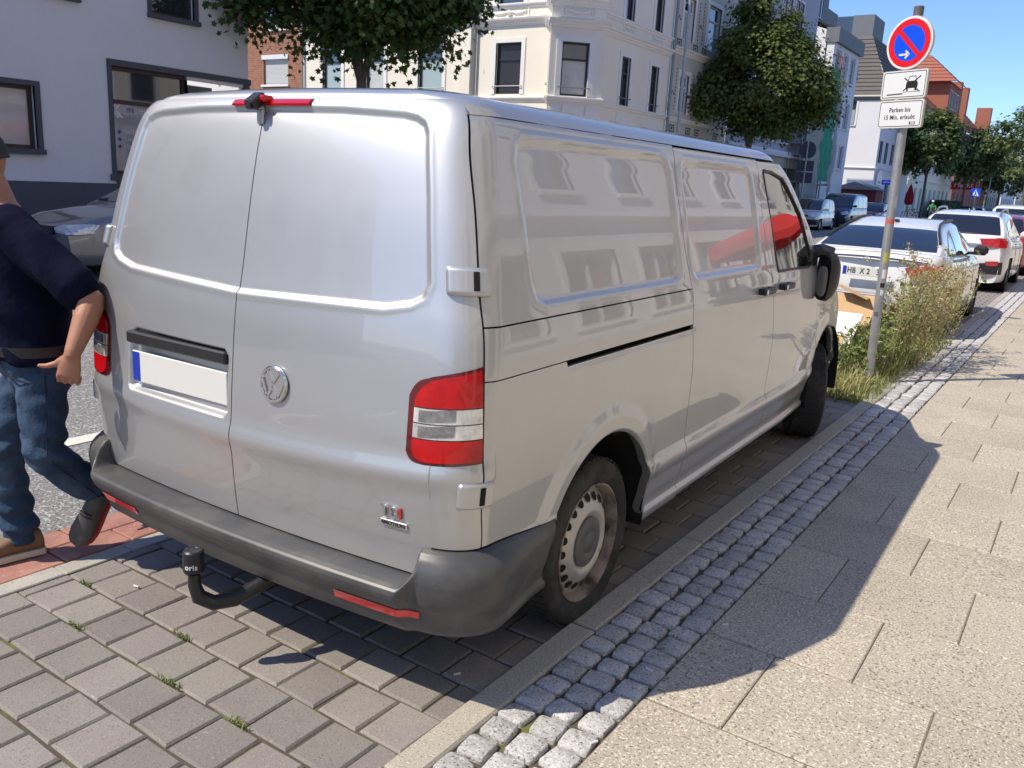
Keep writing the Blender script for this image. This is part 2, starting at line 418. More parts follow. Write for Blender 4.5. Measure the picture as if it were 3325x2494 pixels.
YFF = pchip([.26, .75, .92, 1.1, 1.25, 1.40, 1.84], [4.06, 4.06, 3.96, 3.90, 3.86, 3.80, 3.50])                        # front door front seam
ZTOP = 1.832
def between(ya, yb, ga=G, gb=G):
    def uf(S, T, Z):
        a = ya(Z)+ga if callable(ya) else np.full(Z.shape, ya+ga)
        b = yb(Z)-gb if callable(yb) else np.full(Z.shape, yb-gb)
        return u_of_y(a+(b-a)*S, Z)
    return uf
def zspan(z0, z1): return lambda S, T: z0+(z1-z0)*T
# rear doors
def rear_uf(xs):
    def uf(S, T, Z):
        us = xs/(Wz(Z)-RX)
        ue = u_of_y(YS(Z)-G, Z)
        # denser along the curved corner
        return us+(ue-us)*S
    return uf
def rear_zf(S, T):
    # bottom edge steps up over the bumper corner
    zb = .483+.104*sstep(S, .615, .622)
    return zb+(1.876-zb)*T
for sd in (1, -1):
    dr = panel('rear_door', rear_uf(G), rear_zf, 190, 300, side=sd)
    if sd > 0: dr_r = dr
    else: dr_l = dr
# side panels
for sd in (1, -1):
    if sd > 0:
        panel('side_panel', between(YS, YSL), zspan(1.252, ZTOP), 300, 130)
        panel('rail_cover', between(YS, YSL), zspan(1.099, 1.247), 220, 32)
        def zl(S, T):
            y = .205+S*1.575
            arc = .36+np.sqrt(np.maximum(.412**2-(y-1.0)**2, 0)); zb = np.where(y < .628, .588-.032*sstep(y, .2, .6), np.where(y < 1.412, arc, .275)); zt = 1.095-.019*sstep(y, .655, .668)
            return zb+(zt-zb)*T
        panel('quarter_panel', lambda S, T, Z: u_of_y(np.maximum(.205+S*1.575, YS(Z)+G), Z) if False else between(lambda z: np.where(z > 0, YS(z), 0), YSL)(S, T, Z), zl, 300, 170)
        panel('sliding_door', between(YSL, YFD), zspan(.30, ZTOP-.006), 220, 260)
        panel('front_door', between(YFD, YFF), zspan(.30, ZTOP-.012), 190, 240, hole=(4.40, .36, .412))
        panel('front_fender', lambda S, T, Z: (lambda a: a+(5-a)*S)(u_of_y(YFF(Z)+G, Z)), zspan(.28, 1.84), 170, 150, hole=(4.40, .36, .412))
    else:
        def zl2(S, T):
            y = .2+S*2.6; zb = np.where(y < .628, .56, .275); return zb+(ZTOP-zb)*T
        panel('side_panel', between(YS, YFD), zl2, 230, 160, side=-1, hole=(1.0, .36, .412), label='plain left flank of the van')
        panel('front_door', between(YFD, YFF), zspan(.30, ZTOP-.012), 120, 140, side=-1, hole=(4.40, .36, .412))
        panel('front_fender', lambda S, T, Z: (lambda a: a+(5-a)*S)(u_of_y(YFF(Z)+G, Z)), zspan(.28, 1.84), 120, 110, side=-1, hole=(4.40, .36, .412))
    # dark inner shell closing the gaps
    panel('inner_shell', lambda S, T, Z: .0+4.6*S, zspan(.30, 1.84), 150, 60, MATS['black_gap'], side=sd, off=-.022, dispf=None, edge=False, hole=None) if sd < 0 else None
def shell(side):
    V1, F1 = panel_geo(lambda S, T, Z: 4.7*S, lambda S, T: .585+(1.86-.585)*T, 110, 40, side, off=-.05, dispf=None, edge=False)
    return V1, F1
for o in [o for o in van.children if o.name.startswith('inner_shell')]: bpy.data.objects.remove(o)
V1, F1 = shell(1); V2, F2 = shell(-1)
def cutw(V, F):
    c = V[F].mean(1); bad = np.zeros(len(F), bool)
    for yc in (1.0, 4.4): bad |= np.hypot(c[:, 1]-yc, c[:, 2]-.36) < .44
    return F[~bad]
F1, F2 = cutw(V1, F1), cutw(V2, F2)
link('inner_shell', mesh_np('inner_shell', np.concatenate([V1, V2]), np.concatenate([F1, F2+len(V1)]), MATS['black_gap']), van)
# floor pan and wheel wells
mb = MB(); mb.b2((-.80, .20, .30), (.80, 5.0, .36)); mb.b2((-.68, .12, .36), (.68, 5.1, .60))
for yc in (1.0, 4.40):
    for s in (-1, 1):
        th = np.linspace(-.10*PI, 1.10*PI, 33); V = [(xx, yc+.43*math.cos(t), max(.27, .36+.43*math.sin(t))) for xx in (s*.60, s*.925) for t in th]+[(s*.60, yc, .3)]
        mb.add(V, [(k, k+1, 34+k, 33+k) for k in range(32)]+[(k, k+1, 66) for k in range(32)])
mb.build('underbody', MATS['black_gap'], van)
# arch lips
for sd in (1, -1):
    for yc in (1.0, 4.40):
        th = np.linspace(-.03*PI, PI-.47 if yc < 2 else 1.03*PI, 80); V = []; 
        for t in th:
            yy, zz = yc+.412*math.cos(t), max(.262, .36+.412*math.sin(t)); uu = u_of_y(yy, zz); xx, _ = outline(uu, zz)
            d = disp(np.array([uu]), np.array([float(xx)]), np.array([yy]), np.array([zz]), 1)[0]
            V += [(sd*(float(xx)+d), yy, zz), (sd*(float(xx)+d-.035), yc+.418*math.cos(t), max(.262, .36+.418*math.sin(t)))]
        V = np.array(V); n = len(th); F = np.array([(2*i, 2*i+1, 2*i+3, 2*i+2) for i in range(n-1)])
        link('arch_lip', mesh_np('arch_lip', V, F, MATS['silver'], smooth=True), van)
# roof
RL = [(1.836, .783, .262, 3.56), (1.850, .775, .262, 3.54), (1.866, .762, .260, 3.51), (1.878, .745, .262, 3.47), (1.890, .715, .268, 3.43), (1.902, .66, .288, 3.36), (1.914, .58, .33, 3.28),
      (1.926, .47, .43, 3.1), (1.938, .34, .68, 2.9), (1.948, .19, 1.1, 2.6), (1.953, .06, 1.6, 2.3)]
def roof_loop(z, w, y0, yf, n=180):
    rx = min(.155, w*.5); ry = .14; h = .56
    t = np.linspace(0, 1, n//6)
    xs = list((w-rx)*t); ys = list(y0+.038*t*t)
    t = t[1:]; xs += list(bez(w-rx, w-rx+rx*h, w, w, t)); ys += list(bez(y0+.038, y0+.04, y0+.038+ry*(1-h), y0+.038+ry, t))
    rxf = min(.42, w*.8); ryf = .38; ye = y0+.038+ry; yfe = yf-.10-ryf
    t3 = np.linspace(0, 1, n//3)[1:]; xs += [w]*len(t3); ys += list(ye+(yfe-ye)*t3)
    xs += list(bez(w, w, w-rxf*(1-h), w-rxf, t)); ys += list(bez(yfe, yfe+ryf*h, yf-.10, yf-.10, t))
    xs += list((w-rxf)*(1-t)); ys += list(yf-.10*(1-t)**2)
    return np.array([(x, y, z) for x, y in zip(xs, ys)])
RL2 = []
for i in range(len(RL)-1):
    for k in range(3):
        RL2.append(None)
rz = np.array(RL); tt = np.arange(len(RL)); fs_ = [pchip(tt, rz[:, k]) for k in range(4)]
TT = np.linspace(0, len(RL)-1, 40)
loops = [roof_loop(*[float(f(t)) for f in fs_]) for t in TT]
n = len(loops[0]); Vr = np.concatenate(loops+[np.stack([loops[-1][:, 0]*0, loops[-1][:, 1], loops[-1][:, 2]+.001], -1)])
nl = len(loops)+1
F = np.array([(i*n+k, i*n+k+1, (i+1)*n+k+1, (i+1)*n+k) for i in range(nl-1) for k in range(n-1)])
Vl = Vr*np.array([-1, 1, 1]); VV = np.concatenate([Vr, Vl]); FF = np.concatenate([F, F[:, ::-1]+len(Vr)])
ro = link('roof', mesh_np('roof', VV, FF, MATS['silver'], smooth=True), van)
bm = bmesh.new(); bm.from_mesh(ro.data); bmesh.ops.remove_doubles(bm, verts=bm.verts, dist=.0015); bmesh.ops.recalc_face_normals(bm, faces=bm.faces)
bm.to_mesh(ro.data); bm.free(); ro.data.polygons.foreach_set('use_smooth', [True]*len(ro.data.polygons))
# windscreen and bonnet trim
def uband(u0, u1): return lambda S, T, Z: u0+(u1-u0)*S
for sd in (1, -1):
    V, F = panel_geo(lambda S, T, Z: 3.45+(5-3.45)*S, zspan(1.17, 1.80), 50, 40, sd, off=.004, dispf=None, flange=.006)
    link('windscreen', mesh_np('windscreen', V, F, MATS['car_glass'], smooth=True), van)
    V, F = panel_geo(lambda S, T, Z: 3.2+(5-3.2)*S, zspan(.28, .60), 60, 24, sd, off=.02, dispf=None, flange=.03)
    link('front_bumper', mesh_np('front_bumper', V, F, MATS['black_plastic'], smooth=True), van)
    V, F = panel_geo(lambda S, T, Z: 3.75+(4.35-3.75)*S, lambda S, T: .80+.22*T, 20, 14, sd, off=.008, dispf=None)
    link('headlight', mesh_np('headlight', V, F, MATS['clear_lens'], smooth=True), van)
    # front door glass
    poly = np.array(FD_WIN)
    bm = bmesh.new(); vs = []
    for (yy, zz) in FD_WIN:
        uu = u_of_y(yy, zz); xx, _ = outline(uu, zz); vs.append(bm.verts.new((sd*(float(xx)-.006), yy, zz)))
    f = bm.faces.new(vs); bmesh.ops.triangulate(bm, faces=[f]); bmesh.ops.subdivide_edges(bm, edges=bm.edges, cuts=5, use_grid_fill=True)
    for v in bm.verts:
        uu = u_of_y(v.co.y, v.co.z); xx, _ = outline(uu, v.co.z); v.co.x = sd*(float(xx)-.0065)
    me = bpy.data.meshes.new('door_window'); bm.to_mesh(me); bm.free(); me.materials.append(MATS['car_glass'])
    me.polygons.foreach_set('use_smooth', [True]*len(me.polygons))
    fd = [o for o in van.children if o.name.startswith('front_door')][-1 if sd < 0 else 0]
    win = link('door_window', me, fd)
    mb = MB(); pts = []
    for i in range(len(FD_WIN)+1):
        yy, zz = FD_WIN[i % len(FD_WIN)]; uu = u_of_y(yy, zz); xx, _ = outline(uu, zz); pts.append((sd*(float(xx)-.002), yy, zz))
    mb.tube(pts, .0085, 6, cap=False); mb.build('window_seal', MATS['black_plastic'], win, smooth=True)
# rear bumper
CEN = [(.0, .285), (.035, .290), (.062, .303), (.076, .332), (.085, .372), (.090, .393), (.101, .408), (.111, .430), (.115, .452), (.112, .466), (.102, .474), (.085, .478), (.055, .479), (.012, .478), (-.02, .476)]
COR = [(.0, .290), (.025, .293), (.046, .305), (.056, .335), (.060, .372), (.062, .388), (.069, .402), (.072, .425), (.070, .458), (.064, .492), (.052, .528), (.037, .556), (.020, .574), (.004, .582), (-.02, .580)]
CEN, COR = np.array(CEN), np.array(COR)
def bump_pt(u, t, side=1, lift=0.0):
    """u along outline, t 0..1 along profile"""
    u = np.asarray(u, float); t = np.asarray(t, float); u, t = np.broadcast_arrays(u, t)
    k = t*(len(CEN)-1); kk = np.arange(len(CEN)); 
    x0, y0 = outline(u, np.full(u.shape, .48))
    m = np.where(u <= 1.0, 0, 1.0)*0+sstep(x0, .765, .805); m = np.where(u > 1.5, 1, m)
    d = np.interp(k, kk, CEN[:, 0])*(1-m)+np.interp(k, kk, COR[:, 0])*m; z = np.interp(k, kk, CEN[:, 1])*(1-m)+np.interp(k, kk, COR[:, 1])*m
    fade = 1-.80*sstep(y0, .20, .60); d = np.where(d > 0, d*fade, d)
    z = z-np.where(m > .5, .028*sstep(y0, .22, .60), 0)*sstep(k, 6, 12)
    zz = np.clip(z, .262, 1.8); x, y = outline(u, zz)
    e = .002; x1, y1 = outline(u-e, zz); x2, y2 = outline(u+e, zz); tx, ty = x2-x1, y2-y1; ln = np.hypot(tx, ty)+1e-9
    nx, ny = ty/ln, -tx/ln
    d = d+lift
    return np.stack([(x+nx*d)*side, y+ny*d, z], -1)
ug = np.concatenate([np.linspace(0, 1.0, 110), np.linspace(1.0, 2.0, 50)[1:], np.linspace(2, 2+(.585-.27)/3.4, 30)[1:]])
tg = np.linspace(0, 1, 57)
mb = []
for sd in (1, -1):
    zt_ = bump_pt(np.array([2.09]), tg, 1)[:, 2]; ye_ = 1.0-np.sqrt(np.maximum(.412**2-(zt_-.36)**2, .0))-.004; uend = u_of_y(ye_, np.full(ye_.shape, .48))
    U2 = np.where(ug[:, None] > 1.9, 1.9+(ug[:, None]-1.9)/(ug[-1]-1.9)*(uend[None, :]-1.9), ug[:, None])
    P = bump_pt(U2, np.broadcast_to(tg[None, :], U2.shape), sd); V = P.reshape(-1, 3); a, b = P.shape[:2]; idx = np.arange(a*b).reshape(a, b)
    F = np.stack([idx[:-1, :-1], idx[1:, :-1], idx[1:, 1:], idx[:-1, 1:]], -1).reshape(-1, 4)
    mb.append((V, F if sd > 0 else F[:, ::-1]))
V = np.concatenate([mb[0][0], mb[1][0]]); F = np.concatenate([mb[0][1], mb[1][1]+len(mb[0][0])])
rb = link('rear_bumper', mesh_np('rear_bumper', V, F, MATS['bumper_plastic'], smooth=True), van)
bm = bmesh.new(); bm.from_mesh(rb.data); bmesh.ops.remove_doubles(bm, verts=bm.verts, dist=.0004); bmesh.ops.recalc_face_normals(bm, faces=bm.faces); bm.to_mesh(rb.data); bm.free()
rb.data.polygons.foreach_set('use_smooth', [True]*len(rb.data.polygons))
for sd in (1, -1):
    u0 = .66; u1 = 1.12
    uu = np.linspace(u0, u1, 40); t0 = .265; t1 = .355
    P = bump_pt(uu[:, None], np.linspace(t0, t1, 6)[None, :], sd, .0035)
    # taper the inner end
    V = P.reshape(-1, 3); idx = np.arange(240).reshape(40, 6); F = np.stack([idx[:-1, :-1], idx[1:, :-1], idx[1:, 1:], idx[:-1, 1:]], -1).reshape(-1, 4)
    o = link('reflector', mesh_np('reflector', V, F if sd > 0 else F[:, ::-1], MATS['red_reflector'], smooth=True), van)
# tail lights
def tail(sd):
    uin = lambda Z: np.full(np.shape(Z), .921)
    top = lambda S: 1.040+.055*(1-np.exp(-S/.035))+.047*np.power(np.clip(S, 0, 1), .9); bot = lambda S: .875-.033*(1-np.exp(-S/.02))+.018*S
    sl = lambda z: (lambda S: z+.015*S)
    def piece(z0, z1, inset, off, ns=90, nt=24, u1=None):
        def uf(S, T, Z):
            a = uin(Z)+inset; b = u_of_y(YS(Z)-.003, Z)-inset*.5
            if u1: a, b = a+u1[0], a+u1[1]
            return a+(b-a)*S
        def zf(S, T): return z0(S)+(z1(S)-z0(S))*T
        return panel_geo(uf, zf, ns, nt, sd, off=off, dispf=None, flange=.012)
    V, F = piece(bot, top, 0, .005); root = link('tail_light', mesh_np('tail_light', V, F, MATS['red_dark'], smooth=True), van)
    for nm, z0, z1 in (('red_lens', sl(1.013), lambda S: top(S)-.010), ('clear_lens', sl(.9665), sl(1.009)), ('clear_lens', sl(.9215), sl(.963)), ('red_lens', lambda S: bot(S)+.010, sl(.9175))):
        V, F = piece(z0, z1, .028, .0095); link(nm, mesh_np(nm, V, F, MATS[nm], smooth=True), root)
    for z0, z1 in ((.970, 1.004), (.925, .958)):
        V, F = piece(sl(z0), sl(z1), .0, .0110, 24, 6, (.05, .44)); link('lamp_bowl', mesh_np('lamp_bowl', V, F, MATS['clear_dark'], smooth=True), root)
tail(1); tail(-1)
# hinges
for sd in (1, -1):
    for z0, z1, ua, yb_, us in ((1.334, 1.412, 1.213, .240, 1.535), (.722, .803, 1.45, .220, 1.735)):
        zc, hh = (z0+z1)/2, (z1-z0)/2
        def uf(S, T, Z):
            a = np.full(Z.shape, ua); b = u_of_y(np.full(Z.shape, yb_), Z); return a+(b-a)*S
        V, F = panel_geo(uf, zspan(z0, z1), 44, 22, sd, off=.019, dispf=lambda u, x, y, z, s: -.010*np.clip(1-(hh-np.abs(z-zc))/.010, 0, 1)**2-.010*np.clip(1-(u-ua)/.06, 0, 1)**2, flange=.026)
        hg = link('hinge', mesh_np('hinge', V, F, MATS['silver'], smooth=True), van)
        V, F = panel_geo(lambda S, T, Z: us+.075*S, zspan(zc-hh*.68, zc+hh*.68), 6, 8, sd, off=.0205, dispf=None, flange=.0)
        link('hinge_slot', mesh_np('hinge_slot', V, F, MATS['black_gap']), hg)
# third brake light with reversing camera
def rearpt(x, z, off=0.0):
    xx = abs(x); u = np.float64(xx/(Wz(z)-RX)); X, Y = outline(u, np.float64(z)); return (x, float(Y)-off, z)
bl = None
mb = MB()
for x0, x1 in ((-.148, -.004), (.004, .205)):
    V = []; n = 16
    for i in range(n):
        x = x0+(x1-x0)*i/(n-1)
        for z, o in ((1.850, .0), (1.850, .012), (1.856, .016), (1.869, .012), (1.873, .0)):
            p = rearpt(x, z, o); V.append((p[0], p[1], z))
    F = [(i*5+k, (i+1)*5+k, (i+1)*5+k+1, i*5+k+1) for i in range(n-1) for k in range(4)]+[(0, 1, 2, 3, 4), tuple((n-1)*5+k for k in (4, 3, 2, 1, 0))]
    mb.add(V, F)
bl = mb.build('brake_light', MATS['red_lens'], van, smooth=True)
mb = MB(); p = rearpt(0, 1.855)
mb.box((-.012, p[1]-.030, 1.862), (.05, .06, .034), bev=.006, rot=Matrix.Rotation(R(35), 3, 'X')); mb.lathe([(.012, -.062), (.012, -.03)], 12, 'Y', (-.012, p[1], 1.846))
mb.build('reversing_camera', MATS['black_plastic'], bl)
mb = MB(); mb.box((.016, p[1]-.012, 1.870), (.03, .045, .022), bev=.006); mb.build('camera_cover', MATS['red_lens'], bl)
# seam hook under the camera
mb = MB(); pp = rearpt(-.004, 1.82, .003); mb.box((pp[0], pp[1], 1.815), (.030, .006, .045), bev=.002); mb.build('latch_cover', MATS['silver'], dr_l)
# number plate recess with grip, plate left blank as the photograph hides it
def plate_frame(z): return rearpt(-.31, z)[1]
mb = MB()
mb.b2((-.585, plate_frame(1.03)-.012, 1.008), (-.035, plate_frame(1.03)+.03, 1.052), bev=.006); mb.build('grip_bar', MATS['black_plastic'], dr_l)
mb = MB(); yv = plate_frame(.92)+.012
mb.b2((-.575, yv, .862), (-.045, yv+.008, .978), bev=.003); pl = mb.build('number_plate', MATS['plate_white'], dr_l)
mb = MB(); mb.b2((-.571, yv-.0015, .866), (-.53, yv, .974)); mb.build('euro_band', MATS['plate_blue'], pl)
# emblem on the right door
def rear_frame(x, z, off=.004):
    a = Vector(rearpt(x-.02, z, off)); b = Vector(rearpt(x+.02, z, off)); c = Vector(rearpt(x, z-.02, off)); d = Vector(rearpt(x, z+.02, off))
    return frame_mat(rearpt(x, z, off), b-a, d-c)
fm = rear_frame(.205, .985)
mb = MB()
mb.lathe([(.060, 0), (.060, .006), (.056, .009), (.050, .009), (.047, .004), (.0, .004)], 40, cap=False)
mb2 = MB()
def stroke(mb, pts, w=.0055, z=.006):
    for (a, b) in zip(pts[:-1], pts[1:]):
        a, b = Vector((*a, z)), Vector((*b, z)); d = (b-a); L_ = d.length; ang = math.atan2(d.y, d.x)
        mb.box((a+b)/2, (L_+w*.8, w*1.6, .006), ang)
stroke(mb, [(-.026, .042), (0, .006), (.026, .042)]); stroke(mb, [(-.047, .014), (-.023, -.040), (0, -.006), (.023, -.040), (.047, .014)])
me = mb.mesh('emblem', MATS['chrome']); me.transform(fm); link('emblem', me, dr_r)
me2 = MB().lathe([(.0, .0035), (.0475, .0035)], 32, cap=False).mesh('emblem_field', MATS['hub_grey']); me2.transform(fm); link('emblem_field', me2, dr_r)
# TDI badge
fm = rear_frame(.69, .672, .003)
text_obj('TD', .046, MATS['chrome'], dr_r, fm @ Matrix.Translation((-.009, 0, .001)), name='badge_letters', ext=.003, bold=.0012)
text_obj('I', .046, MATS['badge_red'], dr_r, fm @ Matrix.Translation((.030, 0, .001)), name='badge_letter', ext=.003, bold=.0016)
fm2 = rear_frame(.695, .636, .003)
me = MB().box((0, 0, .002), (.098, .020, .005), bev=.002).mesh('badge_plate', MATS['chrome']); me.transform(fm2); bp = link('badge_plate', me, dr_r)
text_obj('4MOTION', .0185, MATS['black_print'], bp, fm2 @ Matrix.Translation((0, 0, .0045)), name='badge_text', ext=.0008, bold=.0005)
# tow bar
mb = MB()
bx, by = -.0, -.095
path = [(.16, .12, .30), (.14, .03, .275), (.10, -.045, .262), (.05, -.085, .268), (.012, -.098, .30), (.0, -.099, .345), (.0, -.1, .385)]
path = [(.15, .16, .30), (.13, .05, .265), (.10, -.02, .238), (.065, -.078, .236), (.035, -.112, .262), (.025, -.12, .305), (.025, -.12, .345)]
mb.tube(path, [.026]*5+[.021, .019], 14); tb = mb.build('tow_bar', MATS['black_plastic'], van, smooth=True)
mb = MB(); mb.lathe([(.028, .365), (.034, .37), (.0345, .425), (.033, .438), (.028, .443), (.018, .444), (.016, .4425), (0, .4425)], 28, c=(.025, -.12, -.012)); cap = mb.build('ball_cap', MATS['black_plastic'], tb, smooth=True)
me = text_mesh('oris', .026, ext=.0006, bold=.0004)
for v in me.vertices:
    ang = v.co.x/.0345+R(-52); v.co = Vector((.025+math.cos(ang)*(.0348+v.co.z), -.12+math.sin(ang)*(.0348+v.co.z), .380+v.co.y))
me.materials.clear(); me.materials.append(MATS['white_print']); link('cap_lettering', me, cap)
# door handles
for yc, fdn in ((2.70, 'sliding_door'), (3.055, 'front_door')):
    pr = [o for o in van.children if o.name.startswith(fdn)][0]
    xx = float(Wz(1.168))
    mb = MB(); mb.box((xx+.030, yc, 1.168), (.020, .19, .036), bev=.008); mb.box((xx+.012, yc-.075, 1.168), (.03, .035, .032), bev=.006); mb.box((xx+.012, yc+.075, 1.168), (.03, .035, .032), bev=.006)
    hd = mb.build('door_handle', MATS['black_plastic'], pr, smooth=False)
    mb = MB(); mb.lathe([(.013, xx+.040), (.013, xx+.043), (0, xx+.043)], 14, 'X', (0, yc-.07, 1.168)); mb.build('key_lock', MATS['chrome'], hd)
# wheels
TY = [(.150, -.195), (.210, -.200), (.265, -.203), (.305, -.203), (.320, -.190), (.327, -.165), (.328, -.10), (.327, -.035), (.320, -.012), (.308, -.002), (.292, .0035), (.288, .0025), (.272, .004), (.268, .003), (.250, .000), (.236, -.007), (.229, -.014), (.222, -.02)]
RIMP = [(.231, -.016), (.232, -.006), (.226, -.003), (.221, -.012), (.216, -.035), (.212, -.052), (.205, -.050), (.192, -.042), (.158, -.022), (.138, -.012), (.128, -.008), (.118, -.010), (.108, -.018), (.099, -.022)]
CAPP = [(.100, -.021), (.098, -.012), (.085, -.006), (.050, -.003), (.046, -.006), (.040, -.006), (.036, -.002), (0, -.001)]
def tyre_mesh(grooves=True):
    mb = MB(); mb.lathe(TY, 72, 'X', cap=False)
    # tread blocks
    for k in range(54):
        th = 2*PI*k/54
        for xo in (-.172, -.125, -.078, -.032):
            c = (xo, .3275*math.cos(th), .3275*math.sin(th)); mb.box(c, (.034, .026, .005), rot=Matrix.Rotation(th-PI/2, 3, 'X'))
    return mb.mesh('tyre', MATS['rubber'], smooth=True, sharp=.7)
TYRE = tyre_mesh()
mb = MB(); mb.lathe(RIMP, 64, 'X', cap=False); RIM = mb.mesh('rim', [MATS['rim_steel']], smooth=True, sharp=.9)
mb = MB(); mb.lathe([(.2332, -.015), (.2328, -.0045), (.2262, -.0022), (.2205, -.012), (.2155, -.035), (.2115, -.0515)], 64, 'X', cap=False); RIML = mb.mesh('rim_flange', MATS['rim_dirty'], smooth=True, sharp=.9)
mb = MB(); mb.lathe(CAPP, 48, 'X', cap=False); CAPM = mb.mesh('hub_cap', MATS['hub_grey'], smooth=True, sharp=.9)
mb = MB()
for k in range(20):
    th = 2*PI*(k+.5)/20; c = Vector((-.0290, .1755*math.cos(th), .1755*math.sin(th)))
    nrm = Vector((.868, .45*math.cos(th)*1.0, .45*math.sin(th))).normalized(); tg_ = Vector((0, -math.sin(th), math.cos(th))); b_ = nrm.cross(tg_)
    V = [c+nrm*.0025+(tg_*math.cos(a)*.0165+b_*math.sin(a)*.0185) for a in np.linspace(0, 2*PI, 17)[:-1]]
    mb.add(V, [tuple(range(16))])
HOLES = mb.mesh('rim_hole', MATS['black_gap'])
mb = MB()
for k in range(5):
    pass
def wheel(sd, yc, steer=0.0):
    w = link('wheel', TYRE, van, (sd*.905, yc, .325), (R(9)*(yc < 2), 0, steer + (0 if sd > 0 else PI)))
    link('rim', RIM, w); link('hub_cap', CAPM, w); link('rim_flange', RIML, w); link('hole_ring', HOLES, w)['kind'] = 'stuff'
for sd in (1, -1): wheel(sd, 1.0); wheel(sd, 4.40, R(23))
# mirrors
M('mirror', (0.42, 0.43, 0.45), rough=.03, metal=1.0)
def mirror(sd):
    mb = MB()
    def ring(y, x0, x1, z0, z1, n=20, k=3.0):
        cx, cz, a, b = (x0+x1)/2, (z0+z1)/2, (x1-x0)/2, (z1-z0)/2; out = []
        for i in range(n):
            t = 2*PI*i/n; c, s = math.cos(t), math.sin(t); out.append((sd*(cx+a*math.copysign(abs(c)**(2/k), c)+.012*((cz+b*math.copysign(abs(s)**(2/k), s))-1.2)), y, cz+b*math.copysign(abs(s)**(2/k), s)))
        return out
    rs = [ring(3.795, .960, 1.068, 1.035, 1.32), ring(3.79, .953, 1.075, 1.025, 1.33), ring(3.82, .950, 1.078, 1.02, 1.335), ring(3.855, .962, 1.07, 1.04, 1.32), ring(3.89, .99, 1.055, 1.09, 1.27), ring(3.90, 1.01, 1.03, 1.15, 1.2)]
    def trn(r): c_, s_ = math.cos(R(-33*sd)), math.sin(R(-33*sd)); return [(sd*1.02+(x-sd*1.02)*c_-(y-3.87)*s_, 3.87+(x-sd*1.02)*s_+(y-3.87)*c_, z) for x, y, z in r]
    rs = [trn(r) for r in rs]
    V = [p for r in rs for p in r]; n = 20
    F = [(i*n+k, i*n+(k+1) % n, (i+1)*n+(k+1) % n, (i+1)*n+k) for i in range(5) for k in range(n)]+[tuple(range(100, 120)), tuple(reversed(range(20)))]
    mb.add(V, F); mr = mb.build('wing_mirror', MATS['black_plastic'], van, smooth=True, sharp=.8)
    mb = MB(); V = trn(ring(3.7885, .968, 1.058, 1.05, 1.24)); mb.add(V, [tuple(range(20))]); mb.build('mirror_glass', MATS['mirror'], mr)
    mb = MB(); mb.tube([(sd*.88, 3.80, 1.315), (sd*.945, 3.82, 1.335), (sd*1.01, 3.84, 1.32)], [.045, .042, .036], 10); mb.box((sd*.912, 3.74, 1.285), (.03, .16, .11), bev=.012)
    mb.build('mirror_arm', MATS['black_plastic'], mr, smooth=True)
mirror(1); mirror(-1)
# ------------------------------------------------------------------ ground
M('asphalt', (0.215, 0.208, 0.195), rough=0.9, spk=[((0.46, 0.45, 0.425), 60, .54, .62), ((0.06, 0.06, 0.058), 75, .56, .64)], var=.10, vs=.6, bump=.6, bs=110, bdist=.006)
M('far_ground', (0.22, 0.21, 0.20), rough=0.95, var=.1, vs=.1)
M('joint_sand', (0.095, 0.078, 0.055), rough=1.0, col2=(0.13, 0.135, 0.04), c2s=5, c2t=(.5, .65), var=.2, vs=20, bump=.6, bs=160, bdist=.004)
M('paver', (0.268, 0.246, 0.220), rough=0.88, ov=.16, col2=(0.245, 0.218, 0.205), c2s=2.0, c2t=(.4, .6), spk=[((0.40, 0.37, 0.335), 150, .64, .72), ((0.16, 0.142, 0.13), 170, .58, .70)], bump=.5, bs=150, bdist=.003, fine=.05, fs=60)
M('red_brick', (0.43, 0.215, 0.165), rough=0.85, ov=.10, var=.12, vs=9, spk=[((0.52, 0.33, 0.28), 90, .62, .72)], bump=.35, bs=120, bdist=.003, col2=(0.36, 0.17, 0.13), c2s=6)
M('edge_stone', (0.44, 0.42, 0.37), rough=0.85, ov=.08, var=.12, vs=8, spk=[((0.22, 0.2, 0.18), 120, .62, .7)], bump=.3, bs=140, bdist=.003)
M('kerb_stone', (0.40, 0.365, 0.30), rough=0.88, ov=.05, var=.08, vs=4, spk=[((0.56, 0.52, 0.44), 150, .56, .66), ((0.20, 0.18, 0.15), 140, .60, .68)], bump=.45, bs=200, bdist=.002)
M('granite_sett', (0.47, 0.455, 0.44), rough=0.82, ov=.15, var=.14, vs=18, spk=[((0.66, 0.64, 0.62), 110, .57, .67), ((0.17, 0.165, 0.165), 120, .57, .68)], bump=.9, bs=38, bdist=.010)
M('slab', (0.43, 0.382, 0.305), rough=0.9, ov=.05, col2=(0.385, 0.34, 0.27), c2s=1.6, c2t=(.45, .7), spk=[((0.66, 0.60, 0.50), 120, .54, .64), ((0.17, 0.145, 0.115), 105, .57, .66)], var=.05, vs=2, bump=.5, bs=170, bdist=.003)
M('slab_joint', (0.21, 0.18, 0.14), rough=1, var=.25, vs=6, col2=(0.12, 0.11, 0.07), c2s=3, c2t=(.5, .7))
M('soil', (0.13, 0.105, 0.07), rough=1, var=.3, vs=8, bump=.8, bs=30, bdist=.02)
M('road_paint', (0.68, 0.65, 0.56), rough=.8, var=.12, vs=20)

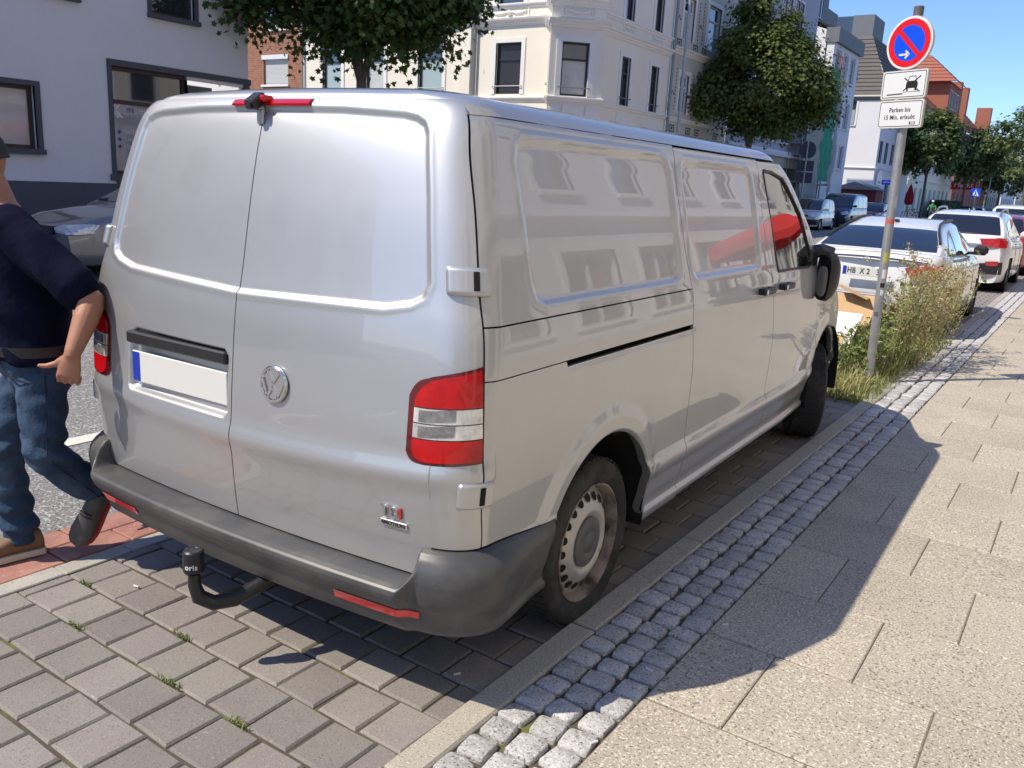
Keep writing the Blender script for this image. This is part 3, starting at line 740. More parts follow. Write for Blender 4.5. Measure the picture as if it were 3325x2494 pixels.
def sheet(name, x0, x1, y0, y1, z, mat, kind='structure'):
    me = mesh_np(name, [(x0, y0, z), (x1, y0, z), (x1, y1, z), (x0, y1, z)], [(0, 1, 2, 3)], mat)
    o = link(name, me); o['kind'] = kind; return o
sheet('ground', -700, 700, -500, 900, -.06, MATS['far_ground'])
road = sheet('road', -9.25, -1.384, -60, 400, -.004, MATS['asphalt'])
sheet('side_street', -75, -9.25, 11.9, 26.2, -.0035, MATS['asphalt'])
sheet('side_road', -60, -14, 64.6, 73.9, -.003, MATS['asphalt'])
bay = sheet('parking_bay', -1.384, .893, -3.2, 60, -.011, MATS['joint_sand'])
def stone_mesh(name, mat, lx, ly, h, bev, jit=0.0, seed=0, dome=0.0, n=0):
    """bevelled stone, top at z=0"""
    rg = random.Random(seed)
    if n:   # irregular rounded sett
        N_ = 20; ring = []; 
        ph = [rg.uniform(-1, 1) for _ in range(8)]
        for i in range(N_):
            t = 2*PI*i/N_; c, s = math.cos(t), math.sin(t); k = 7.5
            rr = 1+jit*(ph[0]*math.cos(2*t+ph[1]*3)+ph[2]*math.cos(3*t+ph[3]*3)*.8+ph[4]*math.cos(5*t+ph[5]*3)*.6)
            ring.append((math.copysign(abs(c)**(2/k), c)*lx/2*rr, math.copysign(abs(s)**(2/k), s)*ly/2*rr))
        V = []; tl = [(rg.uniform(-.004, .004)) for _ in range(2)]
        for sc, z in ((1, -h), (1.0, -bev), (.972, -bev*.30), (.90, 0.0)):
            for (a, b) in ring: V.append((a*sc, b*sc, z+(tl[0]*a/lx+tl[1]*b/ly if z > -h else 0)+(rg.uniform(-.001, .001) if z == 0 else 0)))
        V.append((0, 0, dome)); F = [(j*N_+i, j*N_+(i+1) % N_, (j+1)*N_+(i+1) % N_, (j+1)*N_+i) for j in range(3) for i in range(N_)]+[(3*N_+i, 3*N_+(i+1) % N_, 4*N_) for i in range(N_)]
        return mesh_np(name, V, F, mat, smooth=True, sharp=.75)
    x, y = lx/2, ly/2; b = bev
    q = lambda s: rg.uniform(-jit, jit)*s
    V = [(-x, -y, -h), (x, -y, -h), (x, y, -h), (-x, y, -h)]
    o = [(q(1), q(1)) for _ in range(4)]; cs = [(-1, -1), (1, -1), (1, 1), (-1, 1)]
    V += [(sx*x+o[i][0], sy*y+o[i][1], -b) for i, (sx, sy) in enumerate(cs)]
    V += [(sx*(x-b)+o[i][0], sy*(y-b)+o[i][1], q(.3)) for i, (sx, sy) in enumerate(cs)]
    F = [(8, 9, 10, 11)]+[(4+i, 4+(i+1) % 4, 8+(i+1) % 4, 8+i) for i in range(4)]+[(i, (i+1) % 4, 4+(i+1) % 4, 4+i) for i in range(4)]
    return mesh_np(name, V, F, mat)
def joined(name, parent, items, mat):
    """items: (mesh, x,y,z,rz) joined in one stuff part"""
    if not items: return
    VV = []; FF = []; off = 0
    for me, x, y, z, rz in items:
        n = len(me.vertices); co = np.empty(n*3, dtype=np.float32); me.vertices.foreach_get('co', co); co = co.reshape(-1, 3)
        c, s = math.cos(rz), math.sin(rz); co2 = np.stack([co[:, 0]*c-co[:, 1]*s+x, co[:, 0]*s+co[:, 1]*c+y, co[:, 2]+z], -1); VV.append(co2)
        FF += [tuple(i+off for i in p.vertices) for p in me.polygons]; off += n
    o = link(name, mesh_np(name, np.concatenate(VV), FF, mat, smooth=False), parent); o['kind'] = 'stuff'; return o
def project(p):
    d = np.array(p)-CAM; z = d @ _f
    if z < .2: return None
    return (1662.5+2777.76*(d @ _r)/z, 1247-2777.76*(d @ _u)/z, z)
def inframe(x, y, z=0, m=60):
    q = project((x, y, z)); return q is not None and -m < q[0] < 3325+m and -m < q[1] < 2494+m
def vis_key(x, y, z=0):
    q = project((x, y, z)); return q[2] if q else 99
# --- parking bay pavers
PV = [stone_mesh('paver', MATS['paver'], .1765, .1905, .06, .007, .0035, s) for s in range(6)]
PC1 = [stone_mesh('paver', MATS['paver'], .139, .1935, .06, .006, .002, 31)]; PC2 = [stone_mesh('paver', MATS['paver'], .048, .1935, .06, .004, .001, 32)]
PH = [stone_mesh('paver', MATS['paver'], .0895, .1935, .06, .006, .0022, 20+s) for s in range(3)]
cand = []
for k in range(-14, 160):
    yc = .072+.2*k
    if 5.75 < yc < 9.35: continue
    x = .884-(.0925 if k % 2 else 0)
    if k % 2: cand.append((PH, .884-.0463, yc))
    while x-.185 > -.925:
        cand.append((PV, x-.0925, yc)); x -= .185
    cand.append((PC1 if k % 2 == 0 else PC2, (x-.931)/2, yc))
def underv(x, y): return -.80 < x < .70 and .35 < y < 5.1
vis = [c for c in cand if inframe(c[1], c[2]) and not underv(c[1], c[2]) and c[2] < 12]
vis.sort(key=lambda c: vis_key(c[1], c[2])); near = vis[:290]; ns_ = set((round(c[1], 3), round(c[2], 3)) for c in near)
for i, (ms, x, y) in enumerate(near):
    o = link('paver', ms[i % len(ms)], bay, (x+random.uniform(-.0015, .0015), y+random.uniform(-.002, .002), random.uniform(-.004, .0)), (random.uniform(-.006, .006), random.uniform(-.006, .006), random.uniform(-.008, .008)+(PI if random.random() < .5 else 0)))
joined('paver_field', bay, [(ms[0], x, y, random.uniform(-.004, 0), 0) for ms, x, y in cand if (round(x, 3), round(y, 3)) not in ns_], MATS['paver'])
# --- red gutter bricks and pale edge stones
BR = [stone_mesh('gutter_brick', MATS['red_brick'], .165, .293, .06, .005, .002, s) for s in range(4)]
ES = [stone_mesh('edge_stone', MATS['edge_stone'], .098, .296, .06, .004, .0015, s) for s in range(3)]
rest = []; rest2 = []
for k in range(-9, 190):
    for row, xc in ((0, -1.2975), (1, -1.1255)):
        yc = .3*k+(.15 if row else 0)+.03
        if yc < 3.0 and inframe(xc, yc): link('gutter_brick', BR[k % 4], bay, (xc, yc, random.uniform(-.003, .001)), (0, 0, random.uniform(-.004, .004)))
        else: rest.append((BR[k % 4], xc, yc, random.uniform(-.003, .001), 0))
    yc = .3*k+.12
    if yc < 3.0 and inframe(-.985, yc): link('edge_stone', ES[k % 3], bay, (-.985, yc, random.uniform(-.002, .001)), (0, 0, random.uniform(-.004, .004)))
    else: rest2.append((ES[k % 3], -.985, yc, 0, 0))
joined('brick_field', bay, rest, MATS['red_brick']); joined('edge_field', bay, rest2, MATS['edge_stone'])
# --- pavement: kerb, setts, slabs
pav = sheet('pavement', .893, 5.6, -3.5, 70, .012, MATS['joint_sand'])
KZ = .030
KM = [stone_mesh('kerb_stone', MATS['kerb_stone'], .107, 1.044, .12, .008, .001, s) for s in range(3)]
rest = []
for k in range(-4, 60):
    y = .927-.525+1.053*k; me = KM[k % 3]
    if k < 26 and inframe(.947, y, .03, 200): link('kerb_stone', me, pav, (.9475+random.uniform(-.002, .002), y, KZ+random.uniform(-.002, .002)), (0, 0, random.uniform(-.002, .002)))
    else: rest.append((me, .9475, y, KZ, 0))
joined('kerb_row', pav, rest, MATS['kerb_stone'])
SM = [stone_mesh('sett', MATS['granite_sett'], random.uniform(.094, .103), random.uniform(.086, .112), .06, .011, .034, s, .0015, 1) for s in range(14)]
rest = []; c_ = []
for r_, xc in enumerate((1.056, 1.169, 1.280)):
    y = -.9+.04*r_
    while y < 62:
        i = random.randrange(14); ly = SM[i].dimensions.y if False else (max(v.co.y for v in SM[i].vertices)*2)
        c_.append((i, xc+random.uniform(-.005, .005), y+ly/2, random.uniform(-.12, .12))); y += ly+random.uniform(.009, .017)
vs_ = sorted([c for c in c_ if inframe(c[1], c[2], .03, 30)], key=lambda c: vis_key(c[1], c[2]))[:295]; ids = set(id(c) for c in vs_)
for c in vs_: link('sett', SM[c[0]], pav, (c[1], c[2], KZ+random.uniform(-.004, .003)), (random.uniform(-.03, .03), random.uniform(-.03, .03), c[3]+(PI if random.random() < .5 else 0)))
joined('sett_rows', pav, [(SM[c[0]], c[1], c[2], KZ+random.uniform(-.004, .003), c[3]) for c in c_ if id(c) not in ids], MATS['granite_sett'])
bed2 = sheet('pavement', 1.336, 5.6, -3.5, 70, KZ-.007, MATS['slab_joint'])
SL = [stone_mesh('slab', MATS['slab'], .5265, .5310, .05, .0045, .0006, s) for s in range(3)]
SLH = stone_mesh('slab', MATS['slab'], .2605, .5310, .05, .0035, .0006, 9)
rest = []; cs_ = []
for k in range(-6, 100):
    y = 2.538-.27+.5395*(k-4)+.27
    if k % 2: cs_.append((SLH, 1.3385+.1325, y)); x = 1.3385+.265
    else: x = 1.3385
    while x < 5.4: cs_.append((SL[(k*3+int(x*10)) % 3], x+.265, y)); x += .5305
vs_ = sorted([c for c in cs_ if inframe(c[1], c[2], .03, 90)], key=lambda c: vis_key(c[1], c[2]))[:290]; ids = set(id(c) for c in vs_)
for me, x, y in vs_: link('slab', me, pav, (x, y, KZ+random.uniform(-.0012, .0012)), (random.uniform(-.0012, .0012), random.uniform(-.0012, .0012), random.choice((0, PI))))
joined('slab_field', pav, [(c[0], c[1], c[2], KZ, 0) for c in cs_ if id(c) not in ids], MATS['slab'])
# --- far side
fk = MB(); fk.b2((-11.35, -40, -.05), (-9.25, 11.9, .0)); fk.b2((-11.35, 26.2, -.05), (-9.25, 160, .0)); o = fk.build('far_parking_strip', MATS['paver']); o['kind'] = 'structure'
M('far_pave', (0.36, 0.33, 0.29), rough=.9, var=.1, vs=3, fine=.06, fs=30)
fp = MB()
for y0, y1 in ((-40, 11.9), (26.2, 64.6), (73.9, 220)):
    fp.b2((-16.4, y0, -.05), (-11.35, y1, .10))
o = fp.build('far_pavement', MATS['far_pave']); o['kind'] = 'structure'
# cycle lane dashes
for k in range(-3, 30):
    y = .92+2.02*k-.7
    me = mesh_np('lane_dash', [(-2.62, y, .0005), (-2.49, y, .0005), (-2.49, y+1.0, .0005), (-2.62, y+1.0, .0005)], [(0, 1, 2, 3)], MATS['road_paint']); o = link('lane_dash', me, road)
# tree pit soil
pit = MB(); pit.b2((-.93, 5.72, -.05), (.893, 9.40, .005)); pit = pit.build('tree_pit', MATS['soil']); pit['kind'] = 'structure'
# ------------------------------------------------------------------ buildings
M('render_grey', (0.76, 0.75, 0.74), rough=.9, var=.05, vs=.35, fine=.015, fs=12, bump=.25, bs=60, bdist=.004)
M('render_plinth', (0.095, 0.10, 0.115), rough=.8, bump=.2, bs=50)
M('trim_anthracite', (0.085, 0.088, 0.10), rough=.7)
M('frame_brown', (0.055, 0.028, 0.026), rough=.5)
M('window_glass', (0.03, 0.035, 0.04), rough=.03, spec=.8, coat=1.0)
M('shop_film', (0.24, 0.23, 0.27), rough=.12, coat=1.0, var=.2, vs=2.0)
M('blind_glass', (0.36, 0.43, 0.40), rough=.12, coat=.8)
M('curtain', (0.55, 0.53, 0.48), rough=.2, coat=.8, var=.1, vs=4)
M('shutter', (0.62, 0.61, 0.58), rough=.55)
M('print_blue', (0.08, 0.09, 0.36), rough=.5)
M('cream', (0.83, 0.77, 0.64), rough=.88, var=.04, vs=.8, bump=.12, bs=40, bdist=.004)
M('cream_trim', (0.82, 0.79, 0.73), rough=.85, var=.04, vs=1.5)
M('frame_dark', (0.022, 0.027, 0.034), rough=.45)
M('frame_white', (0.75, 0.75, 0.74), rough=.5)
M('zinc', (0.25, 0.255, 0.26), rough=.45, metal=.4)
M('orn_wall', (0.55, 0.54, 0.46), rough=.9, var=.06, vs=2)
M('orn_dark', (0.085, 0.07, 0.065), rough=.8)
M('blue_grey', (0.36, 0.385, 0.46), rough=.88, var=.05, vs=.7)
M('pale_trim', (0.66, 0.67, 0.70), rough=.8)
M('old_render', (0.46, 0.43, 0.37), rough=.95, var=.12, vs=.8)
M('white_wall', (0.74, 0.73, 0.72), rough=.9, var=.03, vs=.6)
M('white_wall_shade', (0.66, 0.66, 0.71), rough=.9, var=.04, vs=.6)  # white wall of the road-side fronts, cool shade painted into the colour
M('cement_slate', (0.155, 0.165, 0.175), rough=.7, var=.1, vs=4)
M('dark_tile', (0.125, 0.112, 0.10), rough=.8, var=.15, vs=6)
M('red_tile', (0.34, 0.115, 0.07), rough=.8, var=.15, vs=6)
M('red_brickwall', (0.36, 0.13, 0.08), rough=.9, var=.12, vs=5)
M('net_green', (0.015, 0.34, 0.22), rough=.7, transl=.25, var=.15, vs=1.5)
M('net_grey', (0.36, 0.38, 0.37), rough=.8, transl=.3, alpha=.75)
M('scaffold_steel', (0.22, 0.21, 0.21), rough=.5, metal=.5)
M('red_paint', (0.55, 0.04, 0.03), rough=.45)
M('sign_white', (0.75, 0.75, 0.74), rough=.4)
M('shed_red', (0.16, 0.03, 0.035), rough=.8)
def brick_mat():
    m = bpy.data.materials.new('brickwork'); m.use_nodes = True; nt = m.node_tree; N = nt.nodes; L = nt.links; b = N['Principled BSDF']
    tc = N.new('ShaderNodeTexCoord'); mp = N.new('ShaderNodeMapping'); mp.inputs['Rotation'].default_value = (PI/2, 0, 0)
    L.new(tc.outputs['Object'], mp.inputs['Vector'])
    br = N.new('ShaderNodeTexBrick'); br.inputs['Scale'].default_value = 1.0
    br.inputs['Brick Width'].default_value = .25; br.inputs['Row Height'].default_value = .083; br.inputs['Mortar Size'].default_value = .006
    br.inputs['Color1'].default_value = (.36, .15, .08, 1); br.inputs['Color2'].default_value = (.27, .10, .055, 1); br.inputs['Mortar'].default_value = (.34, .27, .21, 1)
    L.new(mp.outputs[0], br.inputs['Vector']); L.new(br.outputs['Color'], b.inputs['Base Color']); b.inputs['Roughness'].default_value = .9
    MATS['brickwork'] = m
brick_mat()
class Face:
    """a vertical facade plane: s along, z up, n inward"""
    def __init__(f, root, o, ang, L):
        f.root = root; f.o = Vector((o[0], o[1], 0)); f.a = ang; f.L = L
        f.d = Vector((math.cos(ang), math.sin(ang), 0)); f.n = Vector((-math.sin(ang), math.cos(ang), 0))
    def p(f, s, z, n=0.0): return tuple(f.o+f.d*s+f.n*n+Vector((0, 0, z)))
    def bar(f, mb, s0, s1, z0, z1, n0, n1, mi=0):
        V = [f.p(s, z, n) for n in (n0, n1) for s, z in ((s0, z0), (s1, z0), (s1, z1), (s0, z1))]
        mb.add(V, [(0, 1, 2, 3), (7, 6, 5, 4), (0, 4, 5, 1), (1, 5, 6, 2), (2, 6, 7, 3), (3, 7, 4, 0)], mi); return mb
    def wall(f, z0, z1, ops, mat, name='wall', depth=.16, s0=0.0, s1=None, back=None):
        s1 = f.L if s1 is None else s1
        ss = sorted(set([s0, s1]+[v for o in ops for v in o[:2]])); zs = sorted(set([z0, z1]+[v for o in ops for v in o[2:4]]))
        mb = MB()
        for i in range(len(ss)-1):
            for j in range(len(zs)-1):
                sm, zm = (ss[i]+ss[i+1])/2, (zs[j]+zs[j+1])/2
                if any(o[0] < sm < o[1] and o[2] < zm < o[3] for o in ops): continue
                mb.quad(f.p(ss[i], zs[j]), f.p(ss[i+1], zs[j]), f.p(ss[i+1], zs[j+1]), f.p(ss[i], zs[j+1]))
        for o in ops:
            a, b, c, d = o[:4]
            for (q, r) in (((a, c), (b, c)), ((b, c), (b, d)), ((b, d), (a, d)), ((a, d), (a, c))):
                mb.quad(f.p(*q), f.p(*r), f.p(*r, depth), f.p(*q, depth))
        return link(name, mb.mesh(name, mat), f.root)
    def window(f, s0, s1, z0, z1, fr='frame_dark', gl='window_glass', style='T', fw=.07, n=.10, trim=None, tw=.14, sill=None, lower=None, name='window', rail=False):
        mb = MB()
        f.bar(mb, s0, s0+fw, z0, z1, n, n+.06); f.bar(mb, s1-fw, s1, z0, z1, n, n+.06); f.bar(mb, s0+fw, s1-fw, z0, z0+fw, n, n+.06); f.bar(mb, s0+fw, s1-fw, z1-fw, z1, n, n+.06)
        zt = z0+(z1-z0)*.68
        if 'T' in style: f.bar(mb, s0+fw, s1-fw, zt-fw*.5, zt+fw*.5, n-.01, n+.05)
        if 'V' in style: f.bar(mb, (s0+s1)/2-fw*.5, (s0+s1)/2+fw*.5, z0+fw, (zt-fw*.5 if 'T' in style else z1-fw), n-.005, n+.05)
        w = link(name, mb.mesh(name, MATS[fr]), f.root)
        def pane(za, zb, mt):
            m = MB(); m.quad(f.p(s0+fw*.5, za, n+.04), f.p(s1-fw*.5, za, n+.04), f.p(s1-fw*.5, zb, n+.04), f.p(s0+fw*.5, zb, n+.04)); link('pane', m.mesh('pane', MATS[mt]), w)
        if 'T' in style: pane(z0+fw*.5, zt, lower or gl); pane(zt, z1-fw*.5, gl)
        else: pane(z0+fw*.5, z1-fw*.5, lower or gl)
        if trim:
            m = MB(); f.bar(m, s0-tw, s0, z0, z1+tw, -.035, .05); f.bar(m, s1, s1+tw, z0, z1+tw, -.035, .05); f.bar(m, s0, s1, z1, z1+tw, -.035, .05); link('surround', m.mesh('surround', MATS[trim]), w)
        if sill:
            m = MB(); f.bar(m, s0-.10, s1+.10, z0-.09, z0, -.10, n); link('sill', m.mesh('sill', MATS[sill]), w)
        if rail:
            m = MB(); m.tube([f.p(s0-.10, z0+.28, -.02), f.p(s0-.08, z0+.28, -.09), f.p(s1+.08, z0+.28, -.09), f.p(s1+.10, z0+.28, -.02)], .018, 6); link('fall_rail', m.mesh('fall_rail', MATS['zinc']), w)
        return w
    def cornice(f, z, prof, mat, s0=None, s1=None, name='cornice'):
        """prof list of (outward, dz)"""
        s0 = 0 if s0 is None else s0; s1 = f.L if s1 is None else s1; mb = MB(); n = len(prof)
        V = [f.p(s, z+dz, -o) for s in (s0, s1) for o, dz in prof]; F = [(i, i+1, n+i+1, n+i) for i in range(n-1)]+[tuple(range(n)), tuple(reversed(range(n, 2*n)))]
        mb.add(V, F); return mb.build(name, MATS[mat], f.root)
CORN = [(0, 0), (.04, .0), (.06, .06), (.10, .09), (.12, .15), (.20, .20), (.22, .26), (.0, .30)]
SILLC = [(0, 0), (.05, .02), (.06, .08), (.12, .12), (.12, .17), (0, .20)]
def prism_roof(root, pts, mat, name='roof'):
    """pts: list of faces (each list of 3D points)"""
    mb = MB()
    for f in pts: mb.add(f, [tuple(range(len(f)))])
    return mb.build(name, MATS[mat], root)
def slab_box(root, a, b, mat, name): return MB().b2(a, b).build(name, MATS[mat], root)
XF = -14.0
H90 = PI/2
# --- grey shop building (left)
gb = thing('shop_building', 'grey rendered corner building with a dark framed window shop front, left of the van', 'building', (XF, -22, 0))
f = Face(gb, (0, 0), H90, 33.5)     # local: root at (XF,-22)
sh = lambda y: y+22
ops = [(sh(8.24), sh(9.93), 1.36, 3.40), (sh(9.93), sh(11.36), .10, 3.34), (sh(9.17), sh(10.15), 4.50, 6.1), (sh(6.6), sh(7.58), 4.5, 6.1), (sh(4.55), sh(5.5), 4.55, 6.1), (sh(5.75), sh(6.75), 1.75, 2.85)]
for k in range(8): ops.append((sh(-20+2.9*k), sh(-18.9+2.9*k), 4.5, 6.1))
for k in range(12): ops.append((sh(-21+2.6*k), sh(-19.9+2.6*k), 7.4, 9.0))
f.wall(0, 10.5, ops, MATS['render_grey'])
sd_ = Face(gb, (0, 33.5), PI, 16); sd_.wall(0, 10.5, [], MATS['render_grey'], name='side_wall')
w = f.window(*ops[0], fr='frame_brown', gl='window_glass', lower='shop_film', style='T', fw=.075, n=.08, name='shop_window')
mb = MB(); f.bar(mb, sh(8.16), sh(8.24), 1.36, 3.46, -.03, .08); f.bar(mb, sh(8.16), sh(11.55), 3.40, 3.52, -.035, .08); f.bar(mb, sh(8.12), sh(9.93), 1.24, 1.36, -.06, .08); mb.build('shop_surround', MATS['trim_anthracite'], gb)
mb = MB(); f.bar(mb, 0, sh(8.24), .0, 1.18, -.02, .05); f.bar(mb, sh(8.24), sh(9.93), 0, 1.24, -.02, .05); f.bar(mb, sh(11.36), sh(11.50), 0, 3.40, -.03, .05); mb.build('plinth', MATS['render_plinth'], gb)
# recessed entrance
mb = MB(); f.bar(mb, sh(9.93), sh(11.36), .10, 3.34, 1.1, 1.15); mb.build('entrance_back', MATS['trim_anthracite'], gb)
dw = f.window(sh(10.1), sh(10.55), .2, 3.1, fr='frame_brown', style='T', n=.9, name='door')
dw2 = f.window(sh(10.6), sh(11.3), .2, 3.1, fr='frame_brown', style='T', n=.9, name='door')
for i, o in enumerate(ops[2:]): f.window(*o, fr='frame_brown', style='V' if i % 3 else '', trim='trim_anthracite', tw=.09, sill='trim_anthracite', lower='curtain' if i % 2 else None)
# shop lettering on the film
def onface(f, s, z, n): return frame_mat(f.p(s, z, n), f.d, (0, 0, 1))
zt = 1.36+2.04*.68
text_obj('FENSTER & TÜREN', .13, MATS['white_print'], w, onface(f, sh(8.86), 2.60, .115), align='LEFT', ext=.001, sx=.82)
text_obj('PFB', .13, MATS['print_blue'], w, onface(f, sh(8.60), 2.60, .115), align='LEFT', ext=.001, sx=.8)
for i, t in enumerate(('FENSTER', 'TÜREN', 'ROLLLADEN')):
    text_obj(t, .105, MATS['white_print'], w, onface(f, sh(8.50), 2.18-.14*i, .115), align='LEFT', ext=.001, sx=.85)
    m = MB(); s_, z_ = sh(8.43), 2.18-.14*i; m.quad(f.p(s_-.045, z_, .114), f.p(s_, z_-.045, .114), f.p(s_+.045, z_, .114), f.p(s_, z_+.045, .114)); link('bullet_mark', m.mesh('bullet_mark', MATS['print_blue']), w)
m = MB()
for k in range(2):
    s_, z_ = sh(8.50)-.07*k, 2.60; r_ = .15
    for (a, b) in (((-r_, 0), (0, r_)), ((-r_, 0), (0, -r_))):
        A = Vector((s_+a[0], z_+a[1], 0)); B_ = Vector((s_+b[0], z_+b[1], 0)); t_ = (B_-A).normalized(); nn = Vector((-t_.y, t_.x, 0))*.02
        m.quad(f.p((A-nn).x, (A-nn).y, .113), f.p((B_-nn).x, (B_-nn).y, .113), f.p((B_+nn).x, (B_+nn).y, .113), f.p((A+nn).x, (A+nn).y, .113))
link('shop_logo', m.mesh('shop_logo', MATS['white_print']), w)
m = MB(); s_, z_ = sh(8.60), 1.52
for k in range(3): m.tube([f.p(s_+.08*math.cos(t)*(1, .45, 0.02)[k], z_+.08*math.sin(t), .112) for t in np.linspace(0, 2*PI, 17)], .006, 4)
m.tube([f.p(s_-.08, z_, .112), f.p(s_+.08, z_, .112)], .006, 4); link('globe_mark', m.mesh('globe_mark', MATS['print_blue']), w)
prism_roof(gb, [[(.3, -.3, 10.4), (.3, 33.8, 10.4), (-6, 33.8, 15), (-6, -.3, 15)], [(.0, 33.5, 10.45), (-12, 33.5, 10.45), (-6, 33.5, 15)]], 'dark_tile')
# --- brick building in the side street
YA = 26.6
bb = thing('brick_building', 'red brick building with a lowered white roller shutter, beside the cream corner house', 'building', (-42.0, YA, 0))
f = Face(bb, (0, 0), 0, 13.07)      # ends at x=-28.93
sx_ = lambda x: x+42.0
ops = []
for xx in (-31.55, -33.9, -36.3, -39):
    for z0, z1 in ((5.40, 6.58), (7.83, 9.1), (1.6, 3.2)): ops.append((sx_(xx), sx_(xx)+1.67 if xx > -32 else sx_(xx)+1.2, z0, z1))
f.wall(0, 11, ops, MATS['brickwork'])
for i, o in enumerate(ops):
    if i == 0:
        w = f.window(*o, fr='frame_white', gl='shutter', lower='shutter', style='', sill='cream_trim', name='shutter_window')
        m = MB()
        for k in range(19): f.bar(m, o[0]+.07, o[1]-.07, o[2]+.07+k*.055, o[2]+.07+k*.055+.045, .085, .11)
        link('shutter_slats', m.mesh('shutter_slats', MATS['shutter']), w); m = MB(); f.bar(m, o[0]-.08, o[1]+.05, o[3]-.06, o[3]+.13, -.06, .1); link('shutter_box', m.mesh('shutter_box', MATS['frame_white']), w)
    else: f.window(*o, fr='frame_white', style='V', fw=.08, sill='cream_trim', n=.06)
prism_roof(bb, [[(-.2, -.3, 10.9), (13.07, -.3, 10.9), (13.07, 6, 15), (-.2, 6, 15)]], 'red_tile')
# --- cream corner house
cr = thing('corner_house', 'ornate cream corner house with an oriel and garland panels, behind the van roof', 'building', (-28.93, YA, 0))
def cx(x): return x+28.93
LA = 13.21                         # A face up to x=-15.72
fa = Face(cr, (0, 0), 0, LA)
wa = []
for x0, x1 in ((-27.60, -26.44), (-25.0, -23.93), (-22.04, -20.76)): wa += [(cx(x0), cx(x1), 4.85, 6.95, 0), (cx(x0), cx(x1), 8.1, 10.0, 1), (cx(x0), cx(x1), .9, 3.4, 2)]
wr = [(cx(-18.14), cx(-16.96), 4.86, 6.72, 0), (cx(-18.14), cx(-16.96), 8.08, 10.0, 1), (cx(-18.1), cx(-17.0), .9, 3.4, 2)]
fa.wall(0, 11.6, [o[:4] for o in wa+wr], MATS['cream'])
for i, o in enumerate(wa+wr):
    fa.window(*o[:4], style='T', trim='cream_trim', tw=.17, lower='blind_glass' if i in (0, 6) else ('curtain' if i == 3 else None), rail=o[4] == 0)
fa.cornice(7.30, CORN, 'cream_trim', 0, LA-.1); fa.cornice(4.58, SILLC, 'cream_trim', 0, LA); fa.cornice(7.92, SILLC, 'cream_trim', 0, LA)
fa.cornice(11.3, [(0, 0), (.1, .05), (.35, .3), (.4, .45), (0, .5)], 'cream_trim')
# pilaster and downpipe
mb = MB(); fa.bar(mb, cx(-19.85), cx(-19.30), 0, 7.28, -.12, .0); fa.bar(mb, cx(-19.9), cx(-19.25), 7.60, 7.9, -.16, 0); fa.bar(mb, cx(-19.85), cx(-19.30), 8.1, 11.3, -.10, 0); mb.build('pilaster', MATS['cream'], cr)
mb = MB(); mb.tube([fa.p(cx(-19.08), 0, -.10), fa.p(cx(-19.08), 7.2, -.10), fa.p(cx(-19.08), 7.5, -.28), fa.p(cx(-19.08), 7.75, -.28), fa.p(cx(-19.08), 8.0, -.10), fa.p(cx(-19.08), 11.4, -.10)], .055, 8); mb.build('downpipe', MATS['zinc'], cr, smooth=True)
mb = MB(); mb.tube([fa.p(.12, 0, -.10), fa.p(.12, 11.4, -.10)], .05, 8); mb.build('downpipe', MATS['zinc'], cr, smooth=True)
# oriel: narrow return + diagonal face
CC1, CC2 = (-15.04+28.93, 25.56-YA), (-13.62+28.93, 26.98-YA)
nf = Face(cr, (-15.72+28.93, 0), math.atan2(25.56-26.6, -15.04+15.72), math.hypot(.68, 1.04))
nf.wall(0, 11.6, [(.42, .86, 4.86, 6.72), (.42, .86, 8.1, 10)], MATS['cream']); nf.window(.42, .86, 4.86, 6.72, style='T', trim='cream_trim', tw=.12, rail=True); nf.window(.42, .86, 8.1, 10, style='T', trim='cream_trim', tw=.12)
of = Face(cr, CC1, math.atan2(CC2[1]-CC1[1], CC2[0]-CC1[0]), math.hypot(CC2[0]-CC1[0], CC2[1]-CC1[1]))
LO = of.L; oo = (.44, LO-.56, 4.72, 6.55)
of.wall(0, 11.6, [oo, (.44, LO-.56, 7.95, 9.9), (.3, LO-.3, .8, 3.4)], MATS['cream'])
of.window(*oo, style='T', trim='cream_trim', tw=.2, rail=True, lower='curtain'); of.window(.44, LO-.56, 7.95, 9.9, style='T', trim='cream_trim', tw=.2); of.window(.3, LO-.3, .8, 3.4, style='T')
for ff in (nf, of):
    ff.cornice(7.02, CORN, 'cream_trim', -.12, ff.L+.12); ff.cornice(4.50, SILLC, 'cream_trim', -.06, ff.L+.06); ff.cornice(7.72, CORN, 'cream_trim', -.10, ff.L+.10); ff.cornice(11.3, [(0, 0), (.1, .05), (.35, .3), (.4, .45), (0, .5)], 'cream_trim')
# B face along the road
fb = Face(cr, (XF+28.93, CC2[1]), H90, 33.44-26.98)
yb = lambda y: y-26.98
wb = [(yb(29.05), yb(29.80), 4.68, 6.47, 0), (yb(31.62), yb(32.36), 4.68, 6.47, 0), (yb(29.05), yb(29.80), 7.76, 9.7, 1), (yb(31.62), yb(32.36), 7.76, 9.7, 1), (yb(27.6), yb(28.6), .9, 3.3, 2), (yb(29.2), yb(30.4), .9, 3.3, 2), (yb(31.2), yb(32.4), .9, 3.3, 2)]
fb.wall(0, 11.6, [o[:4] for o in wb], MATS['cream'])
for o in wb: fb.window(*o[:4], style='T', trim='cream_trim', tw=.17, rail=o[4] == 0)
fb.cornice(7.02, CORN, 'cream_trim'); fb.cornice(4.50, SILLC, 'cream_trim'); fb.cornice(7.60, SILLC, 'cream_trim'); fb.cornice(11.3, [(0, 0), (.1, .05), (.35, .3), (.4, .45), (0, .5)], 'cream_trim')
mb = MB(); mb.tube([fb.p(yb(33.40), 0, -.12), fb.p(yb(33.40), 11.3, -.12)], .065, 8); mb.build('downpipe', MATS['zinc'], cr, smooth=True)
